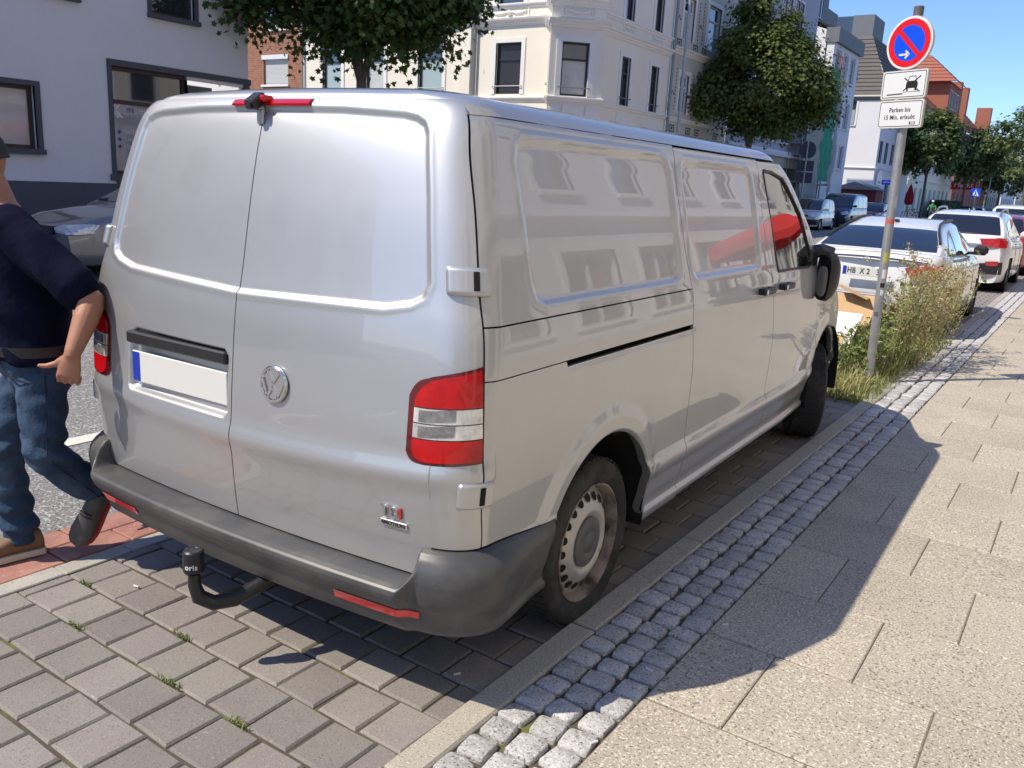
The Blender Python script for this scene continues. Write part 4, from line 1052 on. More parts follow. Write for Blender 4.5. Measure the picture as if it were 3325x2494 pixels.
ret = Face(cr, CC2, math.atan2(0, XF+28.93-CC2[0]), abs(XF+28.93-CC2[0])); 
mb = MB(); mb.quad((CC2[0], CC2[1], 0), (XF+28.93, CC2[1], 0), (XF+28.93, CC2[1], 11.6), (CC2[0], CC2[1], 11.6)); mb.build('oriel_return', MATS['cream'], cr)
def garland(face, s0, s1, z0, z1, med=False):
    m = MB(); pw = .05
    face.bar(m, s0, s1, z0, z0+pw, -.03, .02); face.bar(m, s0, s1, z1-pw, z1, -.03, .02); face.bar(m, s0, s0+pw, z0+pw, z1-pw, -.03, .02); face.bar(m, s1-pw, s1, z0+pw, z1-pw, -.03, .02)
    a, b = s0+.14, s1-.14
    spans = [(a, (a+b)/2-.1), ((a+b)/2+.1, b)] if med else [(a, b)]
    for p_, q_ in spans:
        pts = [face.p(p_+(q_-p_)*t, z1-.14-(z1-z0-.28)*.7*4*t*(1-t), -.03) for t in np.linspace(0, 1, 13)]
        m.tube(pts, [.02+.028*math.sin(PI*i/12)+(.008 if i % 2 else 0) for i in range(13)], 6)
    for e in (a, b): m.tube([face.p(e, z1-.12, -.03), face.p(e, z0+.12, -.03)], [.03, .018], 6)
    if med: m.tube([face.p((a+b)/2, z1-.1, -.02), face.p((a+b)/2, (z0+z1)/2, -.05), face.p((a+b)/2, z0+.1, -.02)], [.04, .12, .04], 10)
    m.build('garland_panel', MATS['cream_trim'], cr)
garland(fa, cx(-18.5), cx(-16.7), 7.58, 7.95, True); garland(of, .34, LO-.42, 7.36, 7.76); garland(fb, yb(28.95), yb(29.9), 7.34, 7.66); garland(fb, yb(31.5), yb(32.45), 7.34, 7.66)
for x0, x1 in ((-27.8, -26.2), (-25.2, -23.7), (-22.2, -20.6)): garland(fa, cx(x0), cx(x1), 7.58, 7.95, True)
garland(fa, cx(-18.3), cx(-16.8), 3.9, 4.5, False)
for s0, s1 in ((.10, .48), (.55, LO-.65), (LO-.58, LO-.15)):
    m = MB(); of.bar(m, s0, s1, 3.95, 4.40, -.03, .02); m.build('base_panel', MATS['cream_trim'], cr)
for y0, y1 in ((28.9, 30.0), (31.4, 32.5)):
    m = MB(); fb.bar(m, yb(y0), yb(y1), 3.85, 4.4, -.025, .02); m.build('base_panel', MATS['cream_trim'], cr)
prism_roof(cr, [[(0, 0, 11.7), (13.2, 0, 11.7), (15, 1, 11.7), (15, 6.9, 11.7), (9, 6.9, 15.5), (0, 6, 15.5)]], 'dark_tile')
# --- ornate patterned house next door
on = thing('patterned_house', 'pale house with dark patterned bands next to the cream corner house', 'building', (XF, 33.46, 0))
f = Face(on, (0, 0), H90, 7.0); y_ = lambda y: y-33.46
ops = [(y_(34.3), y_(35.45), 7.9, 9.6), (y_(37.0), y_(38.45), 7.85, 9.75), (y_(34.5), y_(35.46), 4.9, 6.5), (y_(37.2), y_(38.4), 4.9, 6.5), (y_(34.4), y_(35.5), .8, 3.3), (y_(37.2), y_(38.6), .8, 3.3), (y_(34.3), y_(35.45), 10.7, 12.3), (y_(37.0), y_(38.45), 10.7, 12.3)]
f.wall(0, 13.2, ops, MATS['orn_wall'])
for o in ops: f.window(*o, fr='frame_white', style='T', trim='cream_trim', tw=.17, lower='curtain' if o[2] > 7 else None)
f.cornice(7.25, CORN, 'cream_trim'); f.cornice(4.5, SILLC, 'cream_trim'); f.cornice(13.1, CORN, 'cream_trim')
m = MB()
for y0 in (33.62, 35.95, 38.75):
    for zz0 in (7.9, 4.9):
        s0 = y_(y0)
        for k in range(12): f.bar(m, s0+.0, s0+.05, zz0+k*.15, zz0+k*.15+.08, -.012, .02); f.bar(m, s0+.5, s0+.55, zz0+k*.15+.07, zz0+k*.15+.15, -.012, .02)
        for k in range(3): f.bar(m, s0+.12+k*.11, s0+.20+k*.11, zz0+.7+.08*(k % 2), zz0+.78+.08*(k % 2), -.012, .02)
for y0 in (33.85, 35.6, 36.6, 38.9):
    for zz in (7.56, 4.06):
        s0 = y_(y0); f.bar(m, s0, s0+.5, zz, zz+.05, -.015, .02); f.bar(m, s0, s0+.5, zz+.25, zz+.30, -.015, .02); f.bar(m, s0, s0+.05, zz+.05, zz+.25, -.015, .02); f.bar(m, s0+.45, s0+.5, zz+.05, zz+.25, -.015, .02); f.bar(m, s0+.17, s0+.33, zz+.1, zz+.2, -.015, .02)
m.build('patterned_band', MATS['orn_dark'], on)['kind'] = 'stuff'
mb = MB(); mb.quad(f.p(0, 11.6), f.p(0, 13.3), f.p(0, 13.3, 6), f.p(0, 11.6, 6)); mb.quad(f.p(0, 13.3), f.p(7, 13.3), f.p(7, 15, 6), f.p(0, 15, 6)); mb.build('roof', MATS['dark_tile'], on)
# --- blue-grey house
bg = thing('bluegrey_house', 'tall blue grey house with white framed windows behind the bushy tree', 'building', (XF, 40.5, 0))
f = Face(bg, (0, 0), H90, 13.0); y_ = lambda y: y-40.5
ops = []
for y0, y1 in ((41.2, 42.4), (43.5, 44.8), (46.85, 47.55), (47.75, 48.45), (49.05, 49.75), (49.9, 50.55)):
    for z0, z1 in ((10.5, 12.2), (7.4, 9.0), (4.6, 5.9)): ops.append((y_(y0), y_(y1), z0, z1))
ops.append((y_(52.2), y_(53.0), 8.2, 9.2))
f.wall(3.95, 13.6, ops, MATS['blue_grey'])
for i, o in enumerate(ops): f.window(*o, fr='frame_white' if o[2] > 6 else 'frame_brown', style='T', trim='pale_trim', tw=.12, sill='pale_trim', fw=.06)
f.wall(0, 3.8, [(y_(46.2), y_(52.8), .2, 3.2), (y_(41), y_(45.4), .2, 3.2)], MATS['old_render'], name='ground_wall', depth=1.2)
mb = MB(); f.bar(mb, 0, 13, 0, 3.3, 1.2, 1.3); mb.build('shop_back', MATS['black_plastic'], bg)
f.cornice(3.75, [(0, 0), (.25, .02), (.28, .15), (.16, .22), (.16, .35), (0, .4)], 'pale_trim'); f.cornice(9.65, CORN, 'pale_trim', y_(51), 13.0); f.cornice(13.4, CORN, 'pale_trim')
mb = MB(); f.bar(mb, y_(51.1), y_(53.4), 3.98, 9.6, -.45, -.002); mb.build('bay_oriel', MATS['blue_grey'], bg)
prism_roof(bg, [[f.p(0, 13.6, -.3), f.p(11, 13.6, -.3), f.p(11, 17, 5), f.p(0, 17, 5)]], 'dark_tile')
mb = MB(); mb.add([f.p(13.0, 0), f.p(13.0, 9.6), f.p(13.0, 13.6), f.p(13.0, 13.6, 8), f.p(13.0, 0, 8)], [(0, 1, 2, 3, 4)]); mb.build('party_wall', MATS['white_wall'], bg)
# --- low scaffolded house and white gabled house
sc_b = thing('scaffolded_house', 'low stone grey house under scaffolding netting between the blue grey and white houses', 'building', (XF, 53.5, 0))
f = Face(sc_b, (0, 0), H90, 4.2); f.wall(0, 7.4, [(.4, 1.5, 4.4, 6.3), (2.3, 3.4, 4.4, 6.3), (.5, 1.6, .3, 3), (2.2, 3.6, .3, 3)], MATS['old_render'])
for o in ((.4, 1.5, 4.4, 6.3), (2.3, 3.4, 4.4, 6.3), (.5, 1.6, .3, 3), (2.2, 3.6, .3, 3)): f.window(*o, fr='frame_brown', style='TV', lower='curtain')
prism_roof(sc_b, [[f.p(0, 7.4, -.2), f.p(4.2, 7.4, -.2), f.p(4.2, 9.3, 4), f.p(0, 9.3, 4)]], 'dark_tile')
wg = thing('white_gable_house', 'white house with a bright bare gable wall and dark slate dormer behind scaffolding', 'building', (XF, 57.7, 0))
f = Face(wg, (0, 0), H90, 6.6)
ops = []
for s0 in (.7, 2.6, 4.5):
    for z0, z1 in ((9.3, 11.0), (6.3, 8.0), (3.6, 5.2)): ops.append((s0, s0+1.25, z0, z1))
f.wall(0, 11.4, ops, MATS['white_wall_shade'])
for o in ops: f.window(*o, fr='frame_white', style='V', sill='pale_trim')
mb = MB(); mb.add([f.p(0, 0), f.p(0, 11.9), f.p(0, 13.6, 5.2), f.p(0, 13.6, 9), f.p(0, 0, 9)], [(0, 1, 2, 3, 4)]); mb.build('gable_wall', MATS['white_wall'], wg)
mb = MB(); f.bar(mb, -.1, 6.7, 11.3, 12.2, -.25, .6); mb.build('fascia', MATS['cement_slate'], wg)
mb = MB(); mb.quad(f.p(0, 12.1, -.25), f.p(6.6, 12.1, -.25), f.p(6.6, 14.0, 5), f.p(0, 14.0, 5)); f.bar(mb, 0.2, 3.2, 12.2, 15.2, 1.6, 6); f.bar(mb, 3.6, 9, 12.0, 14.6, 2.5, 8); mb.build('roof', MATS['cement_slate'], wg)
mb = MB(); f.bar(mb, 0, 3.4, 15.2, 15.5, 1.3, 6.2); mb.build('dormer_roof', MATS['zinc'], wg)
f.window(.8, 1.9, 13.0, 14.6, fr='zinc', n=1.54, style='V', name='dormer_window')
# scaffold
sf = thing('scaffold', 'steel scaffold with green and grey debris netting in front of the white gable house', 'scaffold', (XF+.05, 50.4, 0))
mb = MB()
for yy in (0, 2.5, 5.0, 7.0):
    for xx in (.1, .8): mb.tube([(xx, yy, .1), (xx, yy, 10.6 if yy < 3 else 9.9)], .04, 6)
for zz in (2.4, 4.6, 6.7, 8.8):
    for xx in (.1, .8): mb.tube([(xx, 0, zz), (xx, 7, zz)], .03, 5)
    for yy in (0, 2.5, 5, 7): mb.tube([(.1, yy, zz), (.8, yy, zz)], .03, 5)
mb.build('tubes', MATS['scaffold_steel'], sf)
mb = MB()
for zz in (2.4, 4.6, 6.7): mb.b2((.1, 0, zz+.03), (.8, 7, zz+.08))
mb.build('deck', MATS['old_render'], sf)
def net(y0, y1, z0, z1, mat, x=1.09):
    V = []; n, m_ = 10, 22
    for i in range(n+1):
        for j in range(m_+1): V.append((x+.05*math.sin(i*1.7+j*.6)+.04*math.sin(j*1.9), y0+(y1-y0)*i/n, z0+(z1-z0)*j/m_))
    F = np.array([(i*(m_+1)+j, (i+1)*(m_+1)+j, (i+1)*(m_+1)+j+1, i*(m_+1)+j+1) for i in range(n) for j in range(m_)])
    link('netting', mesh_np('netting', V, F, MATS[mat], smooth=True), sf)
net(3.7, 6.2, 2.6, 9.3, 'net_green', .90); net(6.2, 7.2, 2.0, 9.0, 'net_grey', .88); net(0.4, 3.9, .3, 8.0, 'net_grey', .88)
mb = MB(); mb.tube([(1.0, 3.6, 10.0), (1.0, 5.6, 10.1)], .05, 6); mb.tube([(1.0, 5.6, 10.1), (1.0, 5.6, 8.6)], .04, 6); mb.build('red_handrail', MATS['red_paint'], sf)
# --- inn on the next corner
YW = 74.0
inn = thing('corner_inn', 'white corner inn with steep dark tiled roof and arched sign over its door', 'building', (-32.0, YW, 0))
f = Face(inn, (0, 0), 0, 18.0); xw = lambda x: x+32.0
def tofaceX(px, py): return px
ops = [(xw(-17.3), xw(-16.1), 7.5, 9.4), (xw(-18.2), xw(-16.7), 4.7, 6.35), (xw(-24), xw(-22.6), 4.7, 6.5), (xw(-24), xw(-22.6), 7.5, 9.4)]
f.wall(0, 9.6, ops, MATS['white_wall'])
for i, o in enumerate(ops): f.window(*o, fr='frame_brown', style='T', trim='white_wall', tw=.16, sill='white_wall', lower='blind_glass' if i == 0 else None)
f.cornice(4.0, SILLC, 'white_wall')
f2 = Face(inn, (18.0, 0), H90, 14.2)
o2 = [(.5, 1.6, 4.6, 6.3), (2.6, 3.7, 4.6, 6.3), (5, 6.1, 4.6, 6.3), (.5, 1.6, 7.4, 9.2), (2.6, 3.7, 7.4, 9.2), (.9, 2.4, .15, 2.7), (4.5, 5.8, .8, 3), (7.5, 8.8, .8, 3)]
f2.wall(0, 9.6, o2, MATS['white_wall_shade'])
for i, o in enumerate(o2): f2.window(*o, fr='frame_brown', style='T', trim='pale_trim', tw=.14, gl='window_glass', name='door' if i == 5 else 'window')
f2.cornice(4.0, SILLC, 'pale_trim'); f2.cornice(9.4, CORN, 'cement_slate'); f.cornice(9.4, CORN, 'cement_slate')
m = MB(); pts = [(-.95, 2.85), (.95, 2.85), (.95, 3.5)]+[(.95*math.cos(t), 3.5+.55*math.sin(t)) for t in np.linspace(0, PI, 12)]+[(-.95, 3.5)]
V = [f2.p(1.65+a, b, n_) for n_ in (-.14, -.04) for a, b in pts]; n_p = len(pts); m.add(V, [tuple(range(n_p)), tuple(reversed(range(n_p, 2*n_p)))]+[(i, (i+1) % n_p, n_p+(i+1) % n_p, n_p+i) for i in range(n_p)]); ins = m.build('arched_sign', MATS['sign_white'], inn)
text_obj('Hotel', .42, MATS['black_print'], ins, frame_mat(f2.p(1.65, 3.08, -.145), f2.d, (0, 0, 1)))
# steep roof, two slopes with tile courses
def tiled(root, a, b, c, d, n, mat, name='roof'):
    """quad a,b (eaves) c,d (top) as n overlapping courses"""
    a, b, c, d = map(Vector, (a, b, c, d)); nr = (b-a).cross(d-a).normalized()
    if nr.z < 0: nr = -nr
    mb = MB()
    for i in range(n):
        t0, t1 = i/n, (i+1)/n
        p0, p1 = a.lerp(d, t0), b.lerp(c, t0); p2, p3 = b.lerp(c, t1), a.lerp(d, t1)
        mb.quad(p0+nr*.07, p1+nr*.07, p2+nr*.01, p3+nr*.01); mb.quad(p0-nr*.0, p1-nr*.0, p1+nr*.07, p0+nr*.07)
    return mb.build(name, MATS[mat], root)
tiled(inn, (-.3, -.3, 9.8), (18.3, -.3, 9.8), (15.7, 3.0, 14.8), (-.3, 3.0, 14.8), 15, 'dark_tile'); tiled(inn, (18.3, -.3, 9.8), (18.3, 14.3, 9.8), (15.7, 14.3, 14.8), (15.7, 3.0, 14.8), 15, 'dark_tile')
mb = MB(); mb.b2((11.2, -.1, 10.2), (14.4, 2.2, 13.2)); mb.build('dormer', MATS['cement_slate'], inn); tiled(inn, (10.9, -.6, 12.6), (14.7, -.6, 12.6), (14.7, 2.4, 14.6), (10.9, 2.4, 14.6), 6, 'dark_tile', 'dormer_roof')
Face(inn, (0, -.1), 0, 18).window(12.0, 13.6, 10.6, 12.3, style='V', n=-.03, name='dormer_window', fr='frame_white')
mb = MB(); mb.b2((6.0, 3.2, 12.2), (11.0, 7.5, 16.6)); mb.build('roof_tower', MATS['cement_slate'], inn); mb = MB(); mb.b2((13.9, 3.2, 12.5), (15.6, 7.0, 16.5)); mb.build('roof_tower', MATS['cement_slate'], inn)
mb = MB(); mb.b2((11.05, 3.5, 14.6), (13.85, 3.54, 16.5)); mb.build('glass_balustrade', MATS['window_glass'], inn)
# --- long cream house and the red roofed ones
lc = thing('long_cream_house', 'long cream house with tall ground floor windows beyond the corner inn', 'building', (XF, 88.5, 0))
f = Face(lc, (0, 0), H90, 27.5); ops = []
for k in range(9):
    s0 = 1.0+k*2.9
    for z0, z1 in ((.6, 3.0), (4.4, 6.3), (7.4, 9.2)): ops.append((s0, s0+1.3, z0, z1))
f.wall(0, 10.6, ops, MATS['cream'])
for o in ops: f.window(*o, fr='frame_white', style='V')
f.cornice(3.6, SILLC, 'cream_trim'); f.cornice(10.3, CORN, 'cement_slate')
mb = MB(); mb.add([f.p(0, 0), f.p(0, 10.8), f.p(0, 16.2, 6), f.p(0, 16.2, 9), f.p(0, 0, 9)], [(0, 1, 2, 3, 4)]); mb.build('gable_wall', MATS['cream'], lc)
tiled(lc, f.p(-.2, 10.6, -.3), f.p(22, 10.6, -.3), f.p(20, 15.6, 5.5), f.p(-.2, 15.6, 5.5), 14, 'red_tile')
mb = MB(); f.bar(mb, 14, 21.5, 10.8, 14.2, -.2, 5); mb.build('roof_storey', MATS['red_brickwall'], lc)
for k in range(3): f.window(14.8+k*2.2, 16.2+k*2.2, 11.6, 13.4, fr='frame_white', style='V', n=-.24)
tiled(lc, f.p(13.2, 14.1, -.9), f.p(22.3, 14.1, -.9), f.p(19, 17.2, 2.6), f.p(16.2, 17.2, 2.6), 8, 'red_tile', 'upper_roof'); tiled(lc, f.p(13.2, 14.1, 6.1), f.p(13.2, 14.1, -.9), f.p(16.2, 17.2, 2.6), f.p(16.2, 17.2, 2.7), 8, 'red_tile', 'upper_roof')
rt = thing('red_brick_house', 'red brick house with stepped chimneys and tiled roof far down the street', 'building', (XF, 117, 0))
f = Face(rt, (0, 0), H90, 34); ops = []
for k in range(11):
    for z0, z1 in ((.6, 3.0), (4.4, 6.2), (7.4, 9.0)): ops.append((1+k*3, 2.4+k*3, z0, z1))
f.wall(0, 10.2, ops, MATS['red_brickwall'])
for o in ops[::1]: f.window(*o, fr='frame_white', style='')
tiled(rt, f.p(0, 10.2, -.3), f.p(34, 10.2, -.3), f.p(34, 15.0, 4.5), f.p(0, 15.0, 4.5), 14, 'red_tile')
for s0 in (2, 8, 34): f.bar(MB(), s0-.8, s0+.6, 10, 16.0, 1, 3).build('chimney', MATS['red_brickwall'], rt)
mb = MB(); mb.add([f.p(0, 0), f.p(0, 10.2), f.p(0, 15, 4.5), f.p(0, 15, 9), f.p(0, 0, 9)], [(0, 1, 2, 3, 4)]); mb.build('gable_wall', MATS['red_brickwall'], rt)
for i, (y0, L_, h, wm, rm, lab) in enumerate(((152, 22, 8.5, 'old_render', 'dark_tile', 'brownish house behind the far street trees'), (176, 26, 9.5, 'white_wall', 'red_tile', 'white flat topped building at the far end of the street'), (204, 40, 11, 'cream', 'red_tile', 'pale house closing the far end of the row'))):
    hb = thing('street_house', lab, 'building', (XF, y0, 0)); f = Face(hb, (0, 0), H90, L_); ops = []
    for k in range(int(L_/3)):
        for z0, z1 in ((.6, 3), (4.4, 6.2)): ops.append((1+k*3, 2.4+k*3, z0, z1))
    f.wall(0, h, ops, MATS[wm])
    for o in ops: f.window(*o, style='')
    mb = MB(); mb.add([f.p(0, 0), f.p(0, h), f.p(0, h+3, 4.5), f.p(0, h+3, 9), f.p(0, 0, 9)], [(0, 1, 2, 3, 4)]); mb.build('gable_wall', MATS[wm], hb)
    tiled(hb, f.p(0, h, -.3), f.p(L_, h, -.3), f.p(L_, h+3.2, 4.5), f.p(0, h+3.2, 4.5), 8, rm)
endb = thing('end_house', 'pale house across the very end of the street', 'building', (-12, 260, 0)); f = Face(endb, (0, 0), 0, 30)
ops = [(1+3*k, 2.5+3*k, z, z+1.8) for k in range(9) for z in (1, 4.2)]; f.wall(0, 8, ops, MATS['cream'])
for o in ops: f.window(*o, style='')
tiled(endb, (-.3, -.3, 8), (30.3, -.3, 8), (30.3, 5, 12), (-.3, 5, 12), 8, 'red_tile')
# --- the row on this side of the street (seen mirrored in the van)
XN = 5.7
def near_row(y0, L_, wm, tm, lab, shopcols, seed):
    hb = thing('near_house', lab, 'building', (XN, y0+L_, 0)); f = Face(hb, (0, 0), -H90, L_); ops = []; rg = random.Random(seed)
    n = max(2, int(L_/2.6)); st = L_/n
    for k in range(n):
        ops.append((st*k+st*.28, st*k+st*.72, 4.2, 6.1, 0)); ops.append((st*k+st*.28, st*k+st*.72, 7.4, 9.1, 0))
        ops.append((st*k+st*.16, st*k+st*.84, .5, 2.7, 1))
    f.wall(0, 11, [o[:4] for o in ops], MATS[wm])
    for o in ops: f.window(*o[:4], fr='frame_white' if o[4] else 'frame_dark', style='V' if o[4] else 'T', trim=tm, tw=.15, sill=tm)
    f.cornice(3.3, CORN, tm); f.cornice(10.6, CORN, tm)
    prism_roof(hb, [[f.p(-.1, 11, -.3), f.p(L_+.1, 11, -.3), f.p(L_+.1, 15, 5), f.p(-.1, 15, 5)]], 'red_tile')
near_row(-26, 16, 'white_wall', 'pale_trim', 'white house on the near pavement, seen mirrored at the van rear', 0, 1)
near_row(-9.5, 15.5, 'cream', 'cream_trim', 'cream house on the near pavement, mirrored in the van flank', 0, 2)
near_row(6.3, 14, 'white_wall', 'cream_trim', 'white shop house on the near pavement behind the open red parasol', 1, 3)
near_row(20.5, 22, 'cream', 'pale_trim', 'cream house further along the near pavement, mirrored in the door window', 1, 4)
# ------------------------------------------------------------------ vegetation
M('leaf_maple', (0.040, 0.080, 0.016), rough=.5, transl=.28, attr=(0.10, 0.14, 0.028), spec=.3)
M('leaf_bronze', (0.060, 0.110, 0.024), rough=.5, transl=.32, attr=(0.165, 0.185, 0.042), spec=.3)
M('leaf_far', (0.060, 0.105, 0.026), rough=.5, transl=.3, attr=(0.13, 0.16, 0.038))
M('leaf_dull', (0.045, 0.070, 0.030), rough=.6, attr=(0.08, 0.11, 0.04))
M('bark', (0.13, 0.105, 0.08), rough=.95, var=.25, vs=6, bump=.6, bs=25, bdist=.02)
M('hedge_leaf', (0.025, 0.055, 0.015), rough=.6, attr=(0.05, 0.09, 0.02))
def leaf_mesh(name, C, Nrm, size, mat, tints, shape='maple', seed=0, parent=None):
    """C (n,3) centres, Nrm (n,3) normals; each leaf a small lobed polygon"""
    rg = np.random.default_rng(seed); n = len(C)
    if shape == 'maple':
        ring = [(0, -.5), (.20, -.22), (.50, -.20), (.26, .06), (.34, .36), (.10, .24), (0, .55), (-.10, .24), (-.34, .36), (-.26, .06), (-.50, -.20), (-.20, -.22)]
        tri = [(0, 1, 11), (1, 2, 3), (1, 3, 5), (3, 4, 5), (5, 6, 7), (7, 8, 9), (7, 9, 11), (9, 10, 11), (1, 5, 11), (5, 7, 11)]
    else:
        ring = [(0, -.5), (.22, -.1), (.16, .25), (0, .5), (-.16, .25), (-.22, -.1)]; tri = [(0, 1, 5), (1, 2, 5), (2, 4, 5), (2, 3, 4)]
    ring = np.array(ring); tri = np.array(tri); m = len(ring)
    a = rg.normal(size=(n, 3)); Nrm = Nrm/np.linalg.norm(Nrm, axis=1, keepdims=True)
    U = np.cross(Nrm, a); U /= np.linalg.norm(U, axis=1, keepdims=True); W = np.cross(Nrm, U)
    s = size*rg.uniform(.65, 1.25, n)
    V = C[:, None]+(U[:, None]*ring[None, :, 0, None]+W[:, None]*ring[None, :, 1, None])*s[:, None, None]
    bend = (np.abs(ring[:, 0])**2)[None, :, None]*s[:, None, None]*rg.uniform(-.6, .6, (n, 1, 1)); V = V+Nrm[:, None]*bend
    F = (tri[None]+np.arange(n)[:, None, None]*m).reshape(-1, 3)
    me = mesh_np(name, V.reshape(-1, 3), F, mat)
    at = me.attributes.new('tint', 'FLOAT', 'FACE'); at.data.foreach_set('value', np.repeat(tints.astype(np.float32), len(tri)))
    return link(name, me, parent)
def tree(label, loc, trunk_h, crown_c, rad, n, size, mat, seed, trunk_r=.11, clumps=90, blobs=None, lean=(0, 0), group=None, shape='maple', flat=0.0, tipup=True):
    rg = np.random.default_rng(seed); t = thing('street_tree', label, 'tree', loc, 0, group)
    # trunk and limbs
    mb = MB(); base = Vector((0, 0, 0)); fk = Vector((lean[0], lean[1], trunk_h))
    mb.tube([base, base.lerp(fk, .4)+Vector((.02, .01, 0)), base.lerp(fk, .8), fk], [trunk_r*1.25, trunk_r, trunk_r*.9, trunk_r*.95], 12)
    cc = Vector(crown_c); tips = []
    for k in range(7):
        th = 2*PI*k/7+rg.uniform(-.3, .3); el = rg.uniform(.25, .95)
        tip = cc+Vector((rad[0]*.68*math.cos(th)*math.cos(el), rad[1]*.68*math.sin(th)*math.cos(el), rad[2]*(.85*math.sin(el)-.15)))
        mid = fk.lerp(tip, .45)+Vector((0, 0, .18*(tip-fk).length*.6)); mb.tube([fk-Vector((0, 0, .12)), fk.lerp(mid, .5), mid, tip], [trunk_r*.62, trunk_r*.5, trunk_r*.34, trunk_r*.1], 7); tips.append((mid, tip))
        for j in range(3):
            q = mid.lerp(tip, rg.uniform(.1, .7)); e = q+Vector(rg.normal(size=3))*.22*rad[0]; mb.tube([q, e], [trunk_r*.18, trunk_r*.05], 5)
    mb.build('trunk', MATS['bark'], t, smooth=True)
    # clumps biased to the shell, lower edge flattened
    P = []; k = 0
    while len(P) < clumps:
        v = rg.normal(size=3); v /= np.linalg.norm(v); r = rg.uniform(.35, 1)**.45*rg.uniform(.82, 1.05)
        if v[2] < -.55 and rg.random() < .6: continue
        p = v*r
        lump = 1+.18*math.sin(3.1*v[0]+seed)+.12*math.sin(4.3*v[1]+2*seed)+.10*math.sin(5*v[2]+seed*3)
        p = p*lump
        if p[2] < -.6: p[2] = -.6+(p[2]+.6)*.4
        P.append(p)
    P = np.array(P); per = n//clumps
    if blobs:
        W_ = np.array([b[1][0]*b[1][1]+b[1][0]*b[1][2] for b in blobs]); pk = rg.choice(len(blobs), clumps, p=W_/W_.sum()); P2 = []; O2 = []
        for i in pk:
            (dx, dz, dd), rr_ = blobs[i]; v = rg.normal(size=3); v /= np.linalg.norm(v); v2 = v*rg.uniform(.45, 1.0)**.5
            P2.append(np.array([dx*.832-dd*.555, dx*.555+dd*.832, dz])+v2*np.array(rr_)); O2.append(v)
    ctr = np.repeat(P, per, 0); cr_ = np.repeat(rg.uniform(.10, .20, clumps), per)[:, None]
    off = rg.normal(size=ctr.shape)*cr_; off[:, 2] *= .75
    L = (ctr+off)*np.array(rad)+np.array(crown_c)
    outw = ctr/np.linalg.norm(ctr, axis=1, keepdims=True)
    if blobs:
        outw = np.repeat(np.array(O2), per, 0); off = rg.normal(size=ctr.shape)*np.repeat(rg.uniform(.20, .50, clumps), per)[:, None]; off[:, 2] = off[:, 2]*.7-np.hypot(off[:, 0], off[:, 1])*.25; L = np.repeat(np.array(P2), per, 0)+off
    ou = off/np.maximum(np.linalg.norm(off, axis=1, keepdims=True), 1e-6)
    Nn = outw*.45+ou*.55+np.array([0, 0, .75])+rg.normal(size=L.shape)*.38
    tint = np.clip(np.repeat(rg.uniform(0, .7, clumps), per)*.6+rg.uniform(0, .5, len(L))+.30*np.clip(off[:, 2]/cr_[:, 0]*.5, -1, 1)*0, 0, 1)
    keep = rg.random(len(L)) < .98
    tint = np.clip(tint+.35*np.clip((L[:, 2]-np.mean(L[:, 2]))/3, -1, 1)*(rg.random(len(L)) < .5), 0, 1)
    leaf_mesh('crown', L, Nn, size, MATS[mat], tint, shape, seed, t)
    return t
tree('dark leafy maple with its crown cut by the top edge, behind the van roof', (-11.9, 12.9, .05), 3.55, (-.2, .30, 5.75), (2.2, 2.2, 2.40), 34000, .165, 'leaf_maple', 3, .12, 210, blobs=[((.1, 6.8, 0), (1.9, 2.2, 1.8)), ((.3, 5.5, 0), (1.3, 1.6, .9)), ((-3.0, 5.1, 0), (.45, .6, .55)), ((-2.3, 5.6, 0), (.7, .8, .5)), ((-1.3, 5.4, .2), (.9, 1, .6)), ((-.8, 4.75, 0), (.55, .6, .5)), ((.85, 4.7, 0), (.5, .6, .4)), ((1.5, 4.85, .1), (.35, .5, .45)), ((2.1, 5.6, 0), (.5, .7, .5)), ((-1.6, 6.6, 0), (1.3, 1.5, .9)), ((.2, 4.9, -.8), (.9, .8, .6))])
tree('bushy maple with bronze tips beside the grey lamp post', (-11.9, 38.2, .05), 3.6, (-.35, .0, 6.9), (2.6, 2.6, 3.2), 40000, .175, 'leaf_bronze', 5, .13, 250, blobs=[((.5, 6.8, 0), (2.1, 2.3, 2.0)), ((-2.5, 5.6, 0), (1.0, .8, .6)), ((-1.6, 6.4, .3), (1.1, 1.1, .9)), ((2.5, 6.4, 0), (1.0, 1.1, 1.0)), ((-.4, 9.4, 0), (.7, .8, 1.2)), ((.8, 8.6, 0), (1.2, 1.2, 1.0)), ((-.9, 8.3, 0), (.9, 1, .9)), ((-.2, 4.85, 0), (1.2, 1.3, .6)), ((1.3, 4.95, 0), (.9, 1.0, .6)), ((1.9, 7.9, .2), (.7, .8, .7)), ((3.0, 5.6, .2), (.5, .6, .6))])
tree('small round street tree nearest the red parasol, thin bare trunk', (-11.8, 84.5, .05), 3.9, (0, -.5, 6.5), (3.1, 3.6, 2.9), 11000, .30, 'leaf_far', 8, .12, 90, group='trees down the far pavement')
tree('street tree hiding the red shop sign', (-11.8, 110, .05), 3.9, (0, 0, 6.9), (3.6, 4.2, 3.3), 10000, .34, 'leaf_far', 11, .12, 80, group='trees down the far pavement')
tree('yellowish green street tree at the far end of the row', (-11.8, 148, .05), 3.8, (0, 0, 6.9), (4.8, 6.0, 3.9), 9000, .46, 'leaf_far', 13, .14, 80, group='trees down the far pavement')
tree('distant street tree at the right edge, only its leaf tips in view', (-2.2, 60.5, .05), 3.9, (.0, 0, 5.9), (2.1, 2.1, 1.7), 4200, .2, 'leaf_far', 17, .11, 60)
